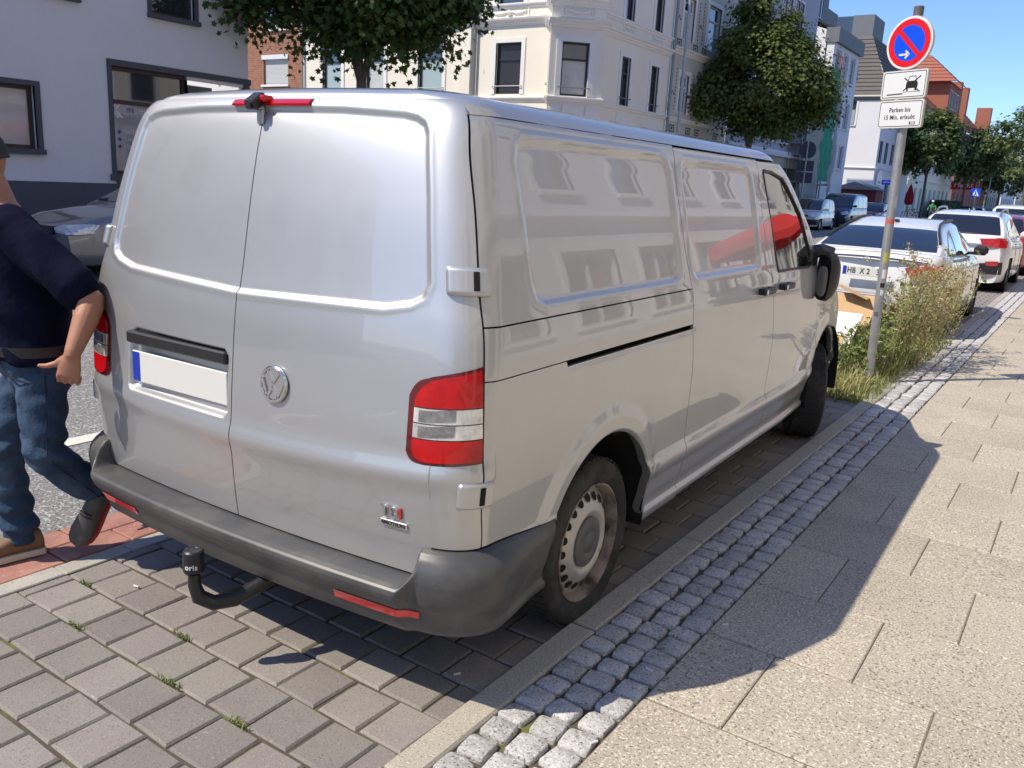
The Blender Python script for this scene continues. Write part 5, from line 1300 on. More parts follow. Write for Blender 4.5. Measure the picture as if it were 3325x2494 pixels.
# hedge
hd = thing('hedge', 'clipped dark green hedge behind the cyclist', 'hedge', (-13.2, 97, .1))
pts = RNG.uniform(0, 1, (5200, 3)); side = RNG.integers(0, 4, 5200)
pts[side == 0, 0] = 1; pts[side == 1, 2] = 1; pts[side == 2, 1] = 0
L = pts*np.array([1.3, 14, 1.75])+RNG.normal(size=(5200, 3))*.05
MB().b2((.05, .05, 0), (1.2, 13.9, 1.65)).build('core', MATS['hedge_leaf'], hd)
leaf_mesh('foliage', L, RNG.normal(size=L.shape)+np.array([.6, -.3, .6]), .16, MATS['hedge_leaf'], RNG.uniform(0, 1, 5200), 'oval', 3, hd)
# --- tree pit grass and weeds
M('grass_green', (0.14, 0.21, 0.05), rough=.6, attr=(0.62, 0.53, 0.25), transl=.25)
M('weed_stem', (0.27, 0.32, 0.11), rough=.6, attr=(0.48, 0.38, 0.19))
M('weed_leaf', (0.20, 0.27, 0.07), rough=.6, attr=(0.45, 0.37, 0.17), transl=.3)
M('weed_dry', (0.48, 0.33, 0.19), rough=.8, attr=(0.68, 0.57, 0.38), transl=.3)
M('flower_white', (0.75, 0.74, 0.66), rough=.7)
def blades(name, pos, h, lean, w, mat, tint, seed, parent=None):
    rg = np.random.default_rng(seed); n = len(pos); th = rg.uniform(0, 2*PI, n); d = np.stack([np.cos(th), np.sin(th), th*0], -1); sd = np.stack([-np.sin(th), np.cos(th), th*0], -1)
    ln = (lean*rg.uniform(.2, 1.4, n))[:, None]; h = h[:, None]; up = np.array([0, 0, 1.0])
    p0 = pos; p1 = pos+up*h*.55+d*h*ln*.35; p2 = pos+up*h*(1-.35*ln)+d*h*ln
    wv = sd*(w*rg.uniform(.7, 1.4, n))[:, None]
    V = np.stack([p0-wv, p0+wv, p1-wv*.8, p1+wv*.8, p2], 1).reshape(-1, 3)
    b = np.arange(n)[:, None]*5; F = np.concatenate([b+np.array([[0, 1, 3]]), b+np.array([[0, 3, 2]]), b+np.array([[2, 3, 4]])], 1).reshape(-1, 3)
    me = mesh_np(name, V, F, MATS[mat]); at = me.attributes.new('tint', 'FLOAT', 'FACE'); at.data.foreach_set('value', np.repeat(tint.astype(np.float32), 3))
    return link(name, me, parent)
rg = np.random.default_rng(21)
G_ = []
while len(G_) < 9000:
    x, y = rg.uniform(-.95, .98), rg.uniform(5.62, 9.5)
    edge = 5.72+.12*math.sin(6*x)+.10*math.sin(13*x+1)+(.12 if x < .5 else -.10)
    if y < edge or (x > .90 and rg.random() < .75): continue
    dn = .35+.65*(x > .45)
    if rg.random() > dn: continue
    G_.append((x, y, .0))
G_ = np.array(G_); dryz = np.exp(-((G_[:, 0]-.55)/.28)**2-((G_[:, 1]-6.15)/.35)**2)
hgt = rg.uniform(.08, .24, len(G_))*(.75+.55*(rg.random(len(G_)) < .25)); tint = np.clip(rg.uniform(0, .55, len(G_))+.55*dryz*rg.uniform(.4, 1.2, len(G_))+.25*(rg.random(len(G_)) < .2), 0, 1)
gr = blades('pit_grass', G_, hgt, .75, .0042, 'grass_green', tint, 5); tag(gr, 'tufted green and straw grass in the tree pit', 'grass', kind='stuff')
def weed(label, loc, h, n_st, seed, spread=.12, lean=(.06, -.02), dry=.5, leafn=26, group='wild plants in the tree pit', fl=0, dryhead=True):
    rg = np.random.default_rng(seed); t = thing('wild_plant', label, 'plant', loc, 0, group); mb = MB(); LC = []; DC = []; FL = []
    for k in range(n_st):
        b = Vector((rg.normal()*spread*.5, rg.normal()*spread*.5, 0)); hh = h*rg.uniform(.6, 1.05); tip = b+Vector((rg.normal()*spread*1.1+lean[0]*hh*2, rg.normal()*spread*1.1+lean[1]*hh*2, hh)); mid = b.lerp(tip, .5)+Vector((rg.normal()*.02, rg.normal()*.02, .03))
        mb.tube([b, mid, tip], [.0050, .0038, .0018], 4, cap=False)
        for j in range(leafn):
            u = rg.uniform(.08, 1.0); p = (b.lerp(mid, u*2) if u < .5 else mid.lerp(tip, u*2-1))
            if u > .35 and rg.random() < .55:
                e = p+Vector((rg.normal()*.07, rg.normal()*.07, rg.uniform(.03, .13))); mb.tube([p, e], [.0018, .001], 3, cap=False)
                for q in range(8): (DC if rg.random() < dry else LC).append(tuple(p.lerp(e, rg.uniform(.3, 1.1))+Vector(rg.normal(size=3))*.012))
            else: LC.append(tuple(p+Vector((rg.normal()*.03, rg.normal()*.03, rg.normal()*.02))))
        if fl and rg.random() < fl: FL.append(tip)
    st = link('stems', mb.mesh('stems', MATS['weed_stem']), t)
    at = st.data.attributes.new('tint', 'FLOAT', 'FACE'); at.data.foreach_set('value', rg.uniform(0, dry*1.4, len(st.data.polygons)).astype(np.float32))
    LC = np.array(LC); leaf_mesh('leaves', LC, rg.normal(size=LC.shape)+np.array([0, 0, .6]), .040, MATS['weed_leaf'], rg.uniform(0, dry*1.5, len(LC)).clip(0, 1), 'oval', seed, t)
    if len(DC): DC = np.array(DC); sh_ = leaf_mesh('seed_heads', DC, rg.normal(size=DC.shape), .026, MATS['weed_dry'], rg.uniform(0, 1, len(DC)), 'oval', seed+1, t); sh_['kind'] = 'stuff'
    if FL:
        m = MB()
        for p in FL:
            for j in range(12): q = p+Vector((rg.normal()*.018, rg.normal()*.018, rg.normal()*.003)); m.lathe([(0, .002), (.006, .001), (.005, -.002)], 5, c=tuple(q), cap=False)
        link('flower_heads', m.mesh('flower_heads', MATS['flower_white']), t)
    return t
spots = [(.84, 7.05, 1.00, .35), (.74, 7.35, 1.12, .5), (.88, 7.45, 1.20, .6), (.80, 7.65, 1.08, .45), (.92, 7.85, 1.24, .7), (.96, 8.15, 1.18, .75), (.84, 8.15, 1.14, .55), (.96, 8.5, 1.10, .65), (.86, 8.8, 1.02, .5), (.98, 9.05, .92, .45), (.66, 7.55, .90, .4), (.98, 7.60, .80, .65)]
labs = ['tall wild plant right behind the sign pole', 'wild plant with brownish seed tips nearest the kerb front', 'tallest dry weed in the middle of the clump', 'green stemmed weed beside the second hoop post', 'dense dry weed over the red car lamp', 'leaning dry weed at the kerb side of the clump', 'loose weed behind the dense dry one', 'dry weed towards the white saloon rear wheel', 'lower weed near the saloon bumper', 'low weed at the far end of the pit', 'thin weed between pole and plank pile', 'short reddish weed hanging over the kerb']
for i, (x, y, h, dr) in enumerate(spots): weed(labs[i], (x, y, 0), h, 6, 40+i, .12, (.06, .01), min(.9, dr+.1), 30)
for i, (x, y, h) in enumerate(((.50, 6.35, .34), (.60, 6.75, .40), (.66, 6.55, .36))):
    weed(['shortest white yarrow, in front of the sign pole', 'taller white yarrow beside the sign pole', 'white yarrow nearest the kerb grass'][i], (x, y, 0), h, 7, 70+i, .08, (0, 0), .1, 14, 'yarrow plants', .9)
for i, (x, y, h) in enumerate(((.66, 6.80, .50), (.62, 7.0, .52))):
    weed(['leafy dark weed between planks and sign pole', 'leafy weed close behind the planks'][i], (x, y, 0), h, 8, 80+i, .10, (0, 0), .08, 24, 'leafy weeds', .3)
# tufts in the paver joints
for i, (px, py) in enumerate(((-.52, -.23), (-.16, -.03), (.05, -.225), (.40, -.228), (-.80, -.03))):
    n = 40; rg2 = np.random.default_rng(100+i); pos = np.stack([px+rg2.normal(size=n)*.022, py+rg2.normal(size=n)*.006, np.full(n, -.012)], -1)
    o = blades('joint_tuft', pos, rg2.uniform(.018, .034, n), .8, .0022, 'grass_green', rg2.uniform(0, .35, n), 200+i)
    o['kind'] = 'stuff'; o.parent = bay
# ------------------------------------------------------------------ other cars
M('paint_white', (0.74, 0.74, 0.73), rough=.3, coat=1.0, spec=.5)
M('paint_greysilver', (0.24, 0.24, 0.235), rough=.35, metal=.6, coat=1.0)
M('paint_navy', (0.018, 0.03, 0.09), rough=.3, coat=1.0, metal=.3)
M('paint_red', (0.30, 0.012, 0.02), rough=.3, coat=1.0)
M('paint_darkred', (0.15, 0.01, 0.02), rough=.3, coat=1.0)
M('paint_blue', (0.03, 0.08, 0.17), rough=.3, coat=1.0)
M('alloy_dark', (0.06, 0.06, 0.065), rough=.35, metal=.7)
M('alloy', (0.40, 0.40, 0.41), rough=.35, metal=.8)
M('lamp_glass', (0.55, 0.57, 0.60), rough=.06, coat=1.0, metal=.3)
M('tail_red', (0.42, 0.01, 0.015), rough=.12, coat=1.0)
def car(name, label, cat, loc, rz, P, paint, group=None):
    """P: dict of profile data. local y=0 rear bumper, y=L front, x right"""
    t = thing(name, label, cat, loc, rz, group); L, W, Hh = P['L'], P['W'], P['H']; hw = W/2
    zb = pchip(*zip(*P['belt']))           # y -> top of the lower body (boot, belt, bonnet)
    pw = pchip(*zip(*P['plan']))           # y -> half width factor
    roof = pchip(*zip(*P['roof'])); y0r, y1r = P['roof'][0][0], P['roof'][-1][0]
    ya, yb_ = P['axles']; wr = P['wr']
    # lower body
    ny = 110; ys = np.linspace(0, L, ny); prof = [(-.02, .80, 0), (.0, .93, 0), (.06, .975, 0), (.30, .998, 0), (.55, 1.0, 0), (.78, .985, 0), (.92, .955, 0), (.985, .915, 1), (1.0, .86, 1), (1.015, .55, 1), (1.02, 0, 1)]
    zlow = P.get('zlow', .17); V = []; ends = 5
    for i, y in enumerate(ys):
        top = float(zb(y)); f_ = float(pw(y))
        for (a, b, _) in prof:
            z = zlow+(top-zlow)*a; x = hw*f_*b
            # round the ends in side view
            V.append((x, y, z))
    # bulge of front and rear faces by height
    V = np.array(V); m = len(prof); Vy = V[:, 1].copy()
    fr = np.clip((V[:, 1]-(L-.5))/.5, 0, 1); rr = np.clip((.5-V[:, 1])/.5, 0, 1); zr = (V[:, 2]-.55)/.45
    V[:, 1] -= fr*P.get('nose', .10)*zr**2*np.sign(fr); V[:, 1] += rr*P.get('tailb', .07)*zr**2
    V[:, 1] -= fr*P.get('bow', .16)*(V[:, 0]/hw)**2; V[:, 1] += rr*P.get('bow', .13)*(V[:, 0]/hw)**2
    F = []; idx = lambda i, j: i*m+j
    hole = lambda i, j: any(math.hypot((V[idx(i, j)][1]+V[idx(i+1, j+1)][1])/2-yc, (V[idx(i, j)][2]+V[idx(i+1, j+1)][2])/2-wr) < wr+.045 for yc in (ya, yb_)) and j < 6
    for i in range(ny-1):
        for j in range(m-1):
            if not hole(i, j): F.append((idx(i, j), idx(i+1, j), idx(i+1, j+1), idx(i, j+1)))
    def endcap(i):
        ring = [idx(i, j) for j in range(m)]; base = len(V)
        return ring
    Vm = V*np.array([-1, 1, 1]); off = len(V); allV = np.concatenate([V, Vm]); allF = F+[tuple(k+off for k in reversed(f)) for f in F]
    for i, rev in ((0, 0), (ny-1, 1)):
        for j in range(m-1):
            q = (idx(i, j), idx(i, j+1), idx(i, j+1)+off, idx(i, j)+off); allF.append(q if not rev else tuple(reversed(q)))
    me = mesh_np('body', allV, allF, MATS[paint], smooth=True); bm = bmesh.new(); bm.from_mesh(me); bmesh.ops.remove_doubles(bm, verts=bm.verts, dist=.0008); bmesh.ops.recalc_face_normals(bm, faces=bm.faces)
    for e in bm.edges:
        if len(e.link_faces) == 2 and e.calc_face_angle(0) > .75: e.smooth = False
    bm.to_mesh(me); bm.free(); me.polygons.foreach_set('use_smooth', [True]*len(me.polygons)); link('body', me, t)
    # cabin
    nr = 60; yr = np.linspace(y0r, y1r, nr); wt = P.get('wt', .70); wb = P.get('wb', .90)
    sec = [(0.0, 0.0), (.25, .25), (.5, .5), (.75, .75), (.88, .90), (.95, .97), (1.0, 1.0)]
    def cab(y, k):
        zr_, zb_ = float(roof(y)), float(zb(y))-.02; h = max(zr_-zb_, .002); f_ = float(pw(y)); Wb = hw*f_*wb; tf = min(1, h/P.get('hh', .45)); Wt = Wb-(Wb-hw*wt)*tf
        if k <= 3:
            u = k/3*.86; return (Wb+(Wt*1.03-Wb)*u**1.15, y, zb_+h*u)
        kk = {4: (1.0, .93), 5: (.95, .975), 6: (.80, 1.0), 7: (.45, 1.012), 8: (0, 1.016)}[k]; return (Wt*kk[0], y, zb_+h*kk[1])
    V = np.array([cab(y, k) for y in yr for k in range(9)]); F = [(i*9+k, (i+1)*9+k, (i+1)*9+k+1, i*9+k+1) for i in range(nr-1) for k in range(8)]
    V2 = V*np.array([-1, 1, 1]); off = len(V); allF = F+[tuple(q+off for q in reversed(f)) for f in F]
    me = mesh_np('cabin', np.concatenate([V, V2]), allF, MATS[paint], smooth=True); bm = bmesh.new(); bm.from_mesh(me); bmesh.ops.remove_doubles(bm, verts=bm.verts, dist=.0008); bmesh.ops.recalc_face_normals(bm, faces=bm.faces); bm.to_mesh(me); bm.free(); me.polygons.foreach_set('use_smooth', [True]*len(me.polygons))
    link('cabin', me, t)
    # glass on the cabin: side windows by (y0,y1), rear and front screens
    def at(y, u):       # u 0..1 belt->roof side
        a = cab(y, 0); b = cab(y, 3); return a[0]+(b[0]-a[0])*u**1.15, a[2]+(b[2]-a[2])*u
    for sd in (1, -1):
        for poly in P['side_glass']:
            (q0, q1, u0a, u1a, u0b, u1b) = poly; n = 14; VV = []
            for i in range(n):
                y = q0+(q1-q0)*i/(n-1); s_ = i/(n-1); lo = u0a+(u0b-u0a)*s_; hi = u1a+(u1b-u1a)*s_
                for j in range(5): x, z = at(y, lo+(hi-lo)*j/4); VV.append((sd*(x+.006), y, z))
            FF = [(i*5+j, (i+1)*5+j, (i+1)*5+j+1, i*5+j+1) for i in range(n-1) for j in range(4)]
            link('side_window', mesh_np('side_window', VV, FF if sd > 0 else [tuple(reversed(f)) for f in FF], MATS['car_glass'], smooth=True), t)
    def screen(nm, ya_, yb2, inset, mat='car_glass', lift=.006):
        n = 16; VV = []; hor = np.linspace(-1, 1, 17)
        for i in range(n):
            y = ya_+(yb2-ya_)*i/(n-1)
            pts = [cab(y, k) for k in (4, 5, 6, 7, 8)]; xs = np.array([p[0] for p in pts])[::-1]; zs = np.array([p[2] for p in pts])[::-1]; Wm = xs[-1]-inset
            for h in hor: x = abs(h)*Wm; VV.append((h*Wm, y, float(np.interp(x, xs, zs))+lift))
        FF = [(i*17+j, i*17+j+1, (i+1)*17+j+1, (i+1)*17+j) for i in range(n-1) for j in range(16)]
        VV = np.array(VV); dz = np.gradient(VV[:, 2].reshape(n, 17), axis=0); dy = (yb2-ya_)/(n-1); sl = (dz/abs(dy)).ravel(); VV[:, 1] += np.where(ya_ < L/2, -1, 1)*lift*np.clip(np.abs(sl), 0, 3)
        return link(nm, mesh_np(nm, VV, FF, MATS[mat], smooth=True), t)
    screen('rear_window', *P['rear_glass']); screen('windscreen', *P['front_glass'])
    # wheels
    for yc in (ya, yb_):
        for sd in (1, -1):
            xo = sd*(hw*float(pw(yc))-.015); mb = MB(); tw = .215; s = sd
            mb.lathe([(wr*.66, -s*tw), (wr*.93, -s*tw), (wr, -s*(tw-.03)), (wr, -s*.03), (wr*.93, 0), (wr*.70, 0), (wr*.66, -s*.02)], 30, 'X', cap=False)
            w_ = mb.build('wheel', MATS['rubber'], t, smooth=True, loc=(xo, yc, wr)); mb = MB()
            mb.lathe([(wr*.67, -s*.02), (wr*.62, -s*.035), (wr*.58, -s*.09), (0.0, -s*.10)], 26, 'X', cap=False, mi=1)
            for k in range(P.get('spokes', 10)):
                th = 2*PI*k/P.get('spokes', 10); mb.box((-s*.03, wr*.33*math.cos(th), wr*.33*math.sin(th)), (.03, wr*.62, wr*.12), rot=Matrix.Rotation(th, 3, 'X'))
            mb.lathe([(wr*.16, -s*.05), (wr*.15, -s*.012), (0, -s*.012)], 14, 'X', cap=False); link('rim', mb.mesh('rim', [MATS[P.get('rim', 'alloy')], MATS['alloy_dark']]), w_)
            mb = MB(); mb.lathe([(wr+.05, -s*.40), (wr+.05, -s*.005)], 28, 'X', (xo, yc, wr), cap=False); mb.lathe([(.0, -s*.40), (wr+.05, -s*.40)], 28, 'X', (xo, yc, wr), cap=False); link('wheel_well', mb.mesh('wheel_well', MATS['black_gap']), t)
    MB().b2((-hw*.8, .25, zlow-.02), (hw*.8, L-.3, zlow+.12)).build('underbody', MATS['black_gap'], t)
    def onbody(y, z):       # half width at height
        top = float(zb(y)); a = (z-zlow)/(top-zlow); return hw*float(pw(y))*float(np.interp(a, [p[0] for p in prof[:8]], [p[1] for p in prof[:8]]))
    def ymid(x, z, rear=True):
        zr_ = (z-.55)/.45
        return (P.get('tailb', .07)*zr_**2+P.get('bow', .13)*(x/hw)**2) if rear else L-(P.get('nose', .10)*zr_**2+P.get('bow', .16)*(x/hw)**2)
    def facepatch(nm, poly, mat, rear=True, off=.012, sides=(1, -1)):
        """polygon in (x,z) put on the rear/front face, wrapping round the corner"""
        for sd in sides:
            bm = bmesh.new(); vs = [bm.verts.new((x, 0, z)) for x, z in poly]; f_ = bm.faces.new(vs); bmesh.ops.triangulate(bm, faces=[f_]); bmesh.ops.subdivide_edges(bm, edges=bm.edges, cuts=3, use_grid_fill=True)
            f0 = float(pw(0 if rear else L))
            for v in bm.verts:
                x, z = v.co.x, v.co.z; lim = hw*f0*.99
                if x <= lim: y = ymid(x, z, rear)+(-off if rear else off)
                else:
                    y = ymid(lim, z, rear)+(x-lim if rear else -(x-lim)); x = onbody(max(.02, min(L-.02, y)), z)+off
                v.co = (sd*x, y, z)
            r = bmesh.ops.extrude_face_region(bm, geom=bm.faces[:]); 
            for v in [e for e in r['geom'] if isinstance(e, bmesh.types.BMVert)]: v.co.y += .03 if rear else -.03
            bmesh.ops.recalc_face_normals(bm, faces=bm.faces); me = bpy.data.meshes.new(nm); bm.to_mesh(me); bm.free(); me.materials.append(MATS[mat]); link(nm, me, t)
    if 'tail' in P: facepatch('tail_light', P['tail'], 'tail_red')
    if 'tail2' in P: facepatch('fog_light', P['tail2'], 'tail_red')
    if 'head' in P: facepatch('headlight', P['head'], 'lamp_glass', rear=False)
    if 'grille' in P: facepatch('grille', P['grille'], 'black_plastic', rear=False)
    if 'rbump' in P: facepatch('bumper_insert', P['rbump'], P.get('rbmat', 'black_plastic'))
    if 'fbump' in P: facepatch('bumper_insert', P['fbump'], 'black_plastic', rear=False)
    # mirrors
    ym, zm = P['mirror']
    for sd in (1, -1):
        x = onbody(ym, zm-.06); mb = MB(); mb.box((sd*(x+.11), ym, zm), (.19, .12, .14), bev=.04); mb.box((sd*(x+.0), ym+.03, zm-.05), (.12, .05, .04)); mb.build('mirror', MATS[P.get('mirmat', paint)], t)
    # number plates
    for rear, zp in ((True, P['plate_r']), (False, P['plate_f'])):
        mb = MB(); y = ymid(0, zp, rear)+(-.022 if rear else .022); mb.b2((-.26, y-.006, zp-.055), (.26, y+.006, zp+.055), bev=.003); pl = mb.build('number_plate', MATS['plate_white'], t)
        mb = MB(); d = -.0075 if rear else .0075; xa = -.257 if rear else .257
        mb.quad((xa, y+d, zp-.052), (xa*.83, y+d, zp-.052), (xa*.83, y+d, zp+.052), (xa, y+d, zp+.052)); link('euro_band', mb.mesh('euro_band', MATS['plate_blue']), pl)
        if rear and P.get('plate_txt'):
            for s_, xx in P['plate_txt']: text_obj(s_, .095, MATS['black_print'], pl, frame_mat((xx, y-.008, zp), (1, 0, 0), (0, 0, 1)), align='LEFT', ext=.0008, sx=.82, bold=.0012)
    # shut lines and handles
    mb = MB()
    for yy in P.get('shuts', []):
        for sd in (1, -1): mb.tube([(sd*(onbody(yy+.02*(z-.5), z)+.001), yy+.02*(z-.5), z) for z in np.linspace(zlow+.10, float(zb(yy))-.03, 8)], .004, 4, cap=False)
    if mb.v: mb.build('shut_line', MATS['black_gap'], t)
    for yy in P.get('handles', []):
        for sd in (1, -1): z = float(zb(yy))-.10; MB().box((sd*(onbody(yy, z)+.012), yy, z), (.03, .18, .03), bev=.008).build('door_handle', MATS[paint], t)
    t['_ymid'] = 0; del t['_ymid']
    return t, ymid, onbody, cab, facepatch
# white saloon coupe behind the tree pit
SED = dict(L=4.64, W=1.78, H=1.43, wr=.325, axles=(.98, 3.68), zlow=.18, nose=.12, tailb=.10, bow=.15,
    belt=[(0, .93), (.10, 1.00), (.25, 1.035), (.8, 1.02), (1.2, .99), (2.4, .95), (3.2, .93), (3.5, .91), (4.2, .78), (4.64, .60)],
    plan=[(0, .84), (.3, .94), (.9, 1.0), (3.5, 1.0), (4.2, .94), (4.64, .78)],
    roof=[(.42, 1.03), (.75, 1.15), (1.15, 1.285), (1.55, 1.375), (2.0, 1.425), (2.4, 1.43), (2.8, 1.37), (3.2, 1.20), (3.72, .90)], hh=.42, wt=.62, wb=.88,
    side_glass=[(1.02, 1.72, .10, .30, .10, .92), (1.78, 2.95, .10, .93, .10, .62)], rear_glass=(.50, 1.22, .035), front_glass=(2.55, 3.55, .05),
    tail=[(.44, .865), (.50, .89), (.90, .93), (1.06, .90), (1.02, .76), (.80, .72), (.52, .755)], head=[(.45, .62), (.85, .72), (1.0, .72), (.9, .58)], grille=[(0, .60), (.38, .60), (.34, .36), (0, .34)],
    rbump=[(0, .42), (.66, .43), (.78, .40), (.74, .27), (0, .24)], mirror=(3.02, 1.02), mirmat='black_plastic', plate_r=.79, plate_f=.45, plate_txt=[('HB', -.205), ('X 2', -.055), ('3', .14)], shuts=[1.78, 2.9], handles=[1.95, 2.85], rim='alloy_dark', spokes=10)
t, ymid, onb, cabf, fp_ = car('parked_car', 'white saloon coupe with tinted rear window parked behind the weeds', 'car', (-.045, 9.52, 0), 0, SED, 'paint_white')
mb = MB(); mb.tube([(x, .055+.10*(x/.89)**2, 1.045-.05*(x/.8)**2) for x in np.linspace(-.72, .72, 25)], .012, 6); mb.build('boot_spoiler', MATS['paint_white'], t, smooth=True)
mb = MB(); mb.tube([(x, ymid(x, .985)-.004, .975-.05*(x/.8)**2) for x in np.linspace(-.70, .70, 25)], .006, 5); mb.build('boot_gap', MATS['black_gap'], t)
mb = MB(); 
mb.tube([(.048*math.cos(a), ymid(0, .925)-.016, .925+.048*math.sin(a)) for a in np.linspace(0, 2*PI, 25)], .0045, 5)
for a in (PI/2, PI/2+2*PI/3, PI/2+4*PI/3): mb.tube([(0, ymid(0, .925)-.017, .925), (.046*math.cos(a), ymid(0, .925)-.016, .925+.046*math.sin(a))], [.010, .002], 6)
mb.build('star_emblem', MATS['chrome'], t)
mb = MB(); mb.tube([(-.75, .09, .44), (-.3, .012, .43), (.3, .012, .43), (.75, .09, .44)], .012, 6); mb.build('chrome_strip', MATS['chrome'], t)
mb = MB()
for sd in (1, -1): mb.tube([(sd*(cabf(y, 4)[0]-.01), y, cabf(y, 5)[2]+.012) for y in np.linspace(.75, 2.5, 16)], .018, 5)
mb.build('roof_strip', MATS['black_plastic'], t)
mb = MB(); mb.box((.0, 1.55, 1.40), (.05, .12, .035), bev=.01); mb.build('roof_antenna', MATS['black_plastic'], t)
# white crossover
SUV = dict(L=4.36, W=1.80, H=1.545, wr=.335, axles=(.86, 3.56), zlow=.20, nose=.10, tailb=.06, bow=.14,
    belt=[(0, .92), (.08, 1.05), (.3, 1.07), (1.2, 1.03), (2.6, .99), (3.1, .98), (3.9, .90), (4.36, .70)],
    plan=[(0, .85), (.3, .95), (.8, 1.0), (3.4, 1.0), (4.0, .93), (4.36, .80)],
    roof=[(.20, 1.06), (.38, 1.28), (.55, 1.42), (.8, 1.50), (1.6, 1.545), (2.2, 1.53), (2.7, 1.40), (3.3, 1.0)], hh=.45, wt=.68, wb=.90,
    side_glass=[(.75, 1.60, .10, .70, .10, .95), (1.66, 2.75, .10, .95, .10, .62)], rear_glass=(.235, .60, .05), front_glass=(2.3, 3.15, .05),
    tail=[(.36, 1.03), (.80, 1.06), (1.0, 1.04), (1.02, .90), (.80, .87), (.42, .90)], tail2=[(.52, .60), (.74, .62), (.74, .53), (.55, .52)], rbump=[(.35, .55), (.78, .60), (.80, .36), (.45, .36)],
    head=[(.5, .78), (.85, .86), (.95, .74), (.6, .68)], mirror=(2.85, 1.08), plate_r=.72, plate_f=.5, shuts=[1.62, 2.75], handles=[1.75, 2.70], rim='alloy_dark')
t, ym2, ob2, cab2, fp2 = car('parked_car', 'white crossover with roof rails parked ahead of the white saloon', 'car', (-.03, 17.3, 0), 0, SUV, 'paint_white')
for sd in (1, -1): MB().tube([(sd*(cab2(y, 5)[0]), y, cab2(y, 6)[2]+(.05 if .8 < y < 2.1 else .0)) for y in np.linspace(.65, 2.3, 12)], .02, 6).build('roof_rail', MATS['alloy'], t, smooth=True)
mb = MB(); mb.add([(0, .75, 1.52), (.02, .95, 1.53), (-.02, .95, 1.53), (0, .80, 1.60)], [(0, 1, 3), (0, 3, 2), (1, 2, 3), (0, 2, 1)]); mb.build('shark_fin', MATS['paint_white'], t)
mb = MB(); mb.tube([(x, .23, 1.115) for x in (-.2, 0, .3)], .012, 5); mb.build('rear_wiper', MATS['black_plastic'], t)
HAT = dict(SUV); HAT.update(L=4.1, W=1.76, H=1.47, belt=[(0, .90), (.08, .99), (1.2, .97), (2.5, .94), (3.0, .92), (3.7, .84), (4.1, .68)], plan=[(0, .85), (.3, .95), (.8, 1), (3.2, 1), (3.8, .93), (4.1, .8)],
    roof=[(.16, 1.0), (.35, 1.2), (.55, 1.36), (.9, 1.44), (1.6, 1.47), (2.1, 1.45), (2.6, 1.3), (3.2, .93)], side_glass=[(.75, 1.5, .1, .75, .1, .95), (1.56, 2.6, .1, .95, .1, .6)], rear_glass=(.2, .58, .05), front_glass=(2.2, 3.05, .05), axles=(.75, 3.3), wr=.31,
    tail=[(.5, .92), (.82, .96), (.95, .90), (.9, .74), (.6, .76)], mirror=(2.75, 1.0), shuts=[1.5, 2.6], handles=[1.65, 2.55], rim='alloy')
for k in ('tail2', 'rbump'): HAT.pop(k, None)
car('parked_car', 'red hatchback with dark rear window parked beyond the white crossover', 'car', (-.0, 22.9, 0), 0, HAT, 'paint_red')
TALL = dict(SUV); TALL.update(H=1.72, roof=[(.16, 1.1), (.32, 1.35), (.5, 1.58), (.8, 1.68), (1.6, 1.72), (2.4, 1.70), (2.9, 1.5), (3.5, 1.02)], front_glass=(2.5, 3.35, .05), rear_glass=(.19, .52, .05)); TALL.pop('tail2', None)
car('parked_car', 'tall white car at the right edge, its roof above the red hatchback', 'car', (.0, 28.3, 0), 0, TALL, 'paint_white')
# silver estate on the far lane
EST = dict(HAT); EST.update(L=4.75, W=1.83, H=1.48, axles=(1.0, 3.8), wr=.33, belt=[(0, .92), (.1, 1.0), (1.5, .98), (3.0, .95), (3.35, .95), (4.1, .87), (4.6, .74), (4.75, .66)], plan=[(0, .85), (.3, .95), (.8, 1), (3.7, 1), (4.4, .93), (4.75, .80)],
    roof=[(.2, 1.0), (.5, 1.3), (.9, 1.43), (1.8, 1.48), (2.3, 1.46), (2.8, 1.32), (3.5, .95)], side_glass=[(.7, 1.3, .1, .6, .1, .9), (1.36, 2.0, .1, .95, .1, .95), (2.06, 2.95, .1, .95, .1, .6)], front_glass=(2.4, 3.38, .05), rear_glass=(.25, .7, .05),
    head=[(.46, .70), (.60, .75), (.90, .77), (1.05, .76), (.98, .64), (.7, .62), (.5, .64)], grille=[(0, .72), (.45, .72), (.42, .60), (0, .58)], fbump=[(0, .45), (.7, .42), (.65, .3), (0, .28)], mirror=(2.95, 1.02))
car('parked_car', 'silver grey estate car facing the camera between the man and the van', 'car', (-9.93, 9.25, 0), PI, EST, 'paint_greysilver')
# small white van, blue people carrier, red car on the far side
PAN = dict(HAT); PAN.update(L=3.54, W=1.58, H=1.54, wr=.285, axles=(.55, 2.85), belt=[(0, .9), (.06, .97), (1.2, .95), (2.4, .93), (2.75, .92), (3.3, .82), (3.54, .68)], plan=[(0, .88), (.3, .97), (.7, 1), (2.8, 1), (3.3, .94), (3.54, .84)],
    roof=[(.08, .98), (.18, 1.3), (.35, 1.5), (1.0, 1.54), (1.7, 1.53), (2.05, 1.46), (2.75, .93)], hh=.5, wt=.80, wb=.93, side_glass=[(.4, .62, .15, .75, .15, .92), (.68, 1.30, .08, .95, .08, .95), (1.36, 2.2, .08, .95, .08, .68)], front_glass=(1.95, 2.68, .04), rear_glass=(.1, .3, .05),
    head=[(.42, .80), (.70, .84), (.78, .70), (.46, .66)], grille=[(0, .75), (.3, .75), (.3, .66), (0, .66)], fbump=[(0, .52), (.9, .55), (.9, .28), (0, .26)], mirror=(2.15, 1.02), shuts=[1.33, 2.2], handles=[1.42, 2.05], plate_f=.46)
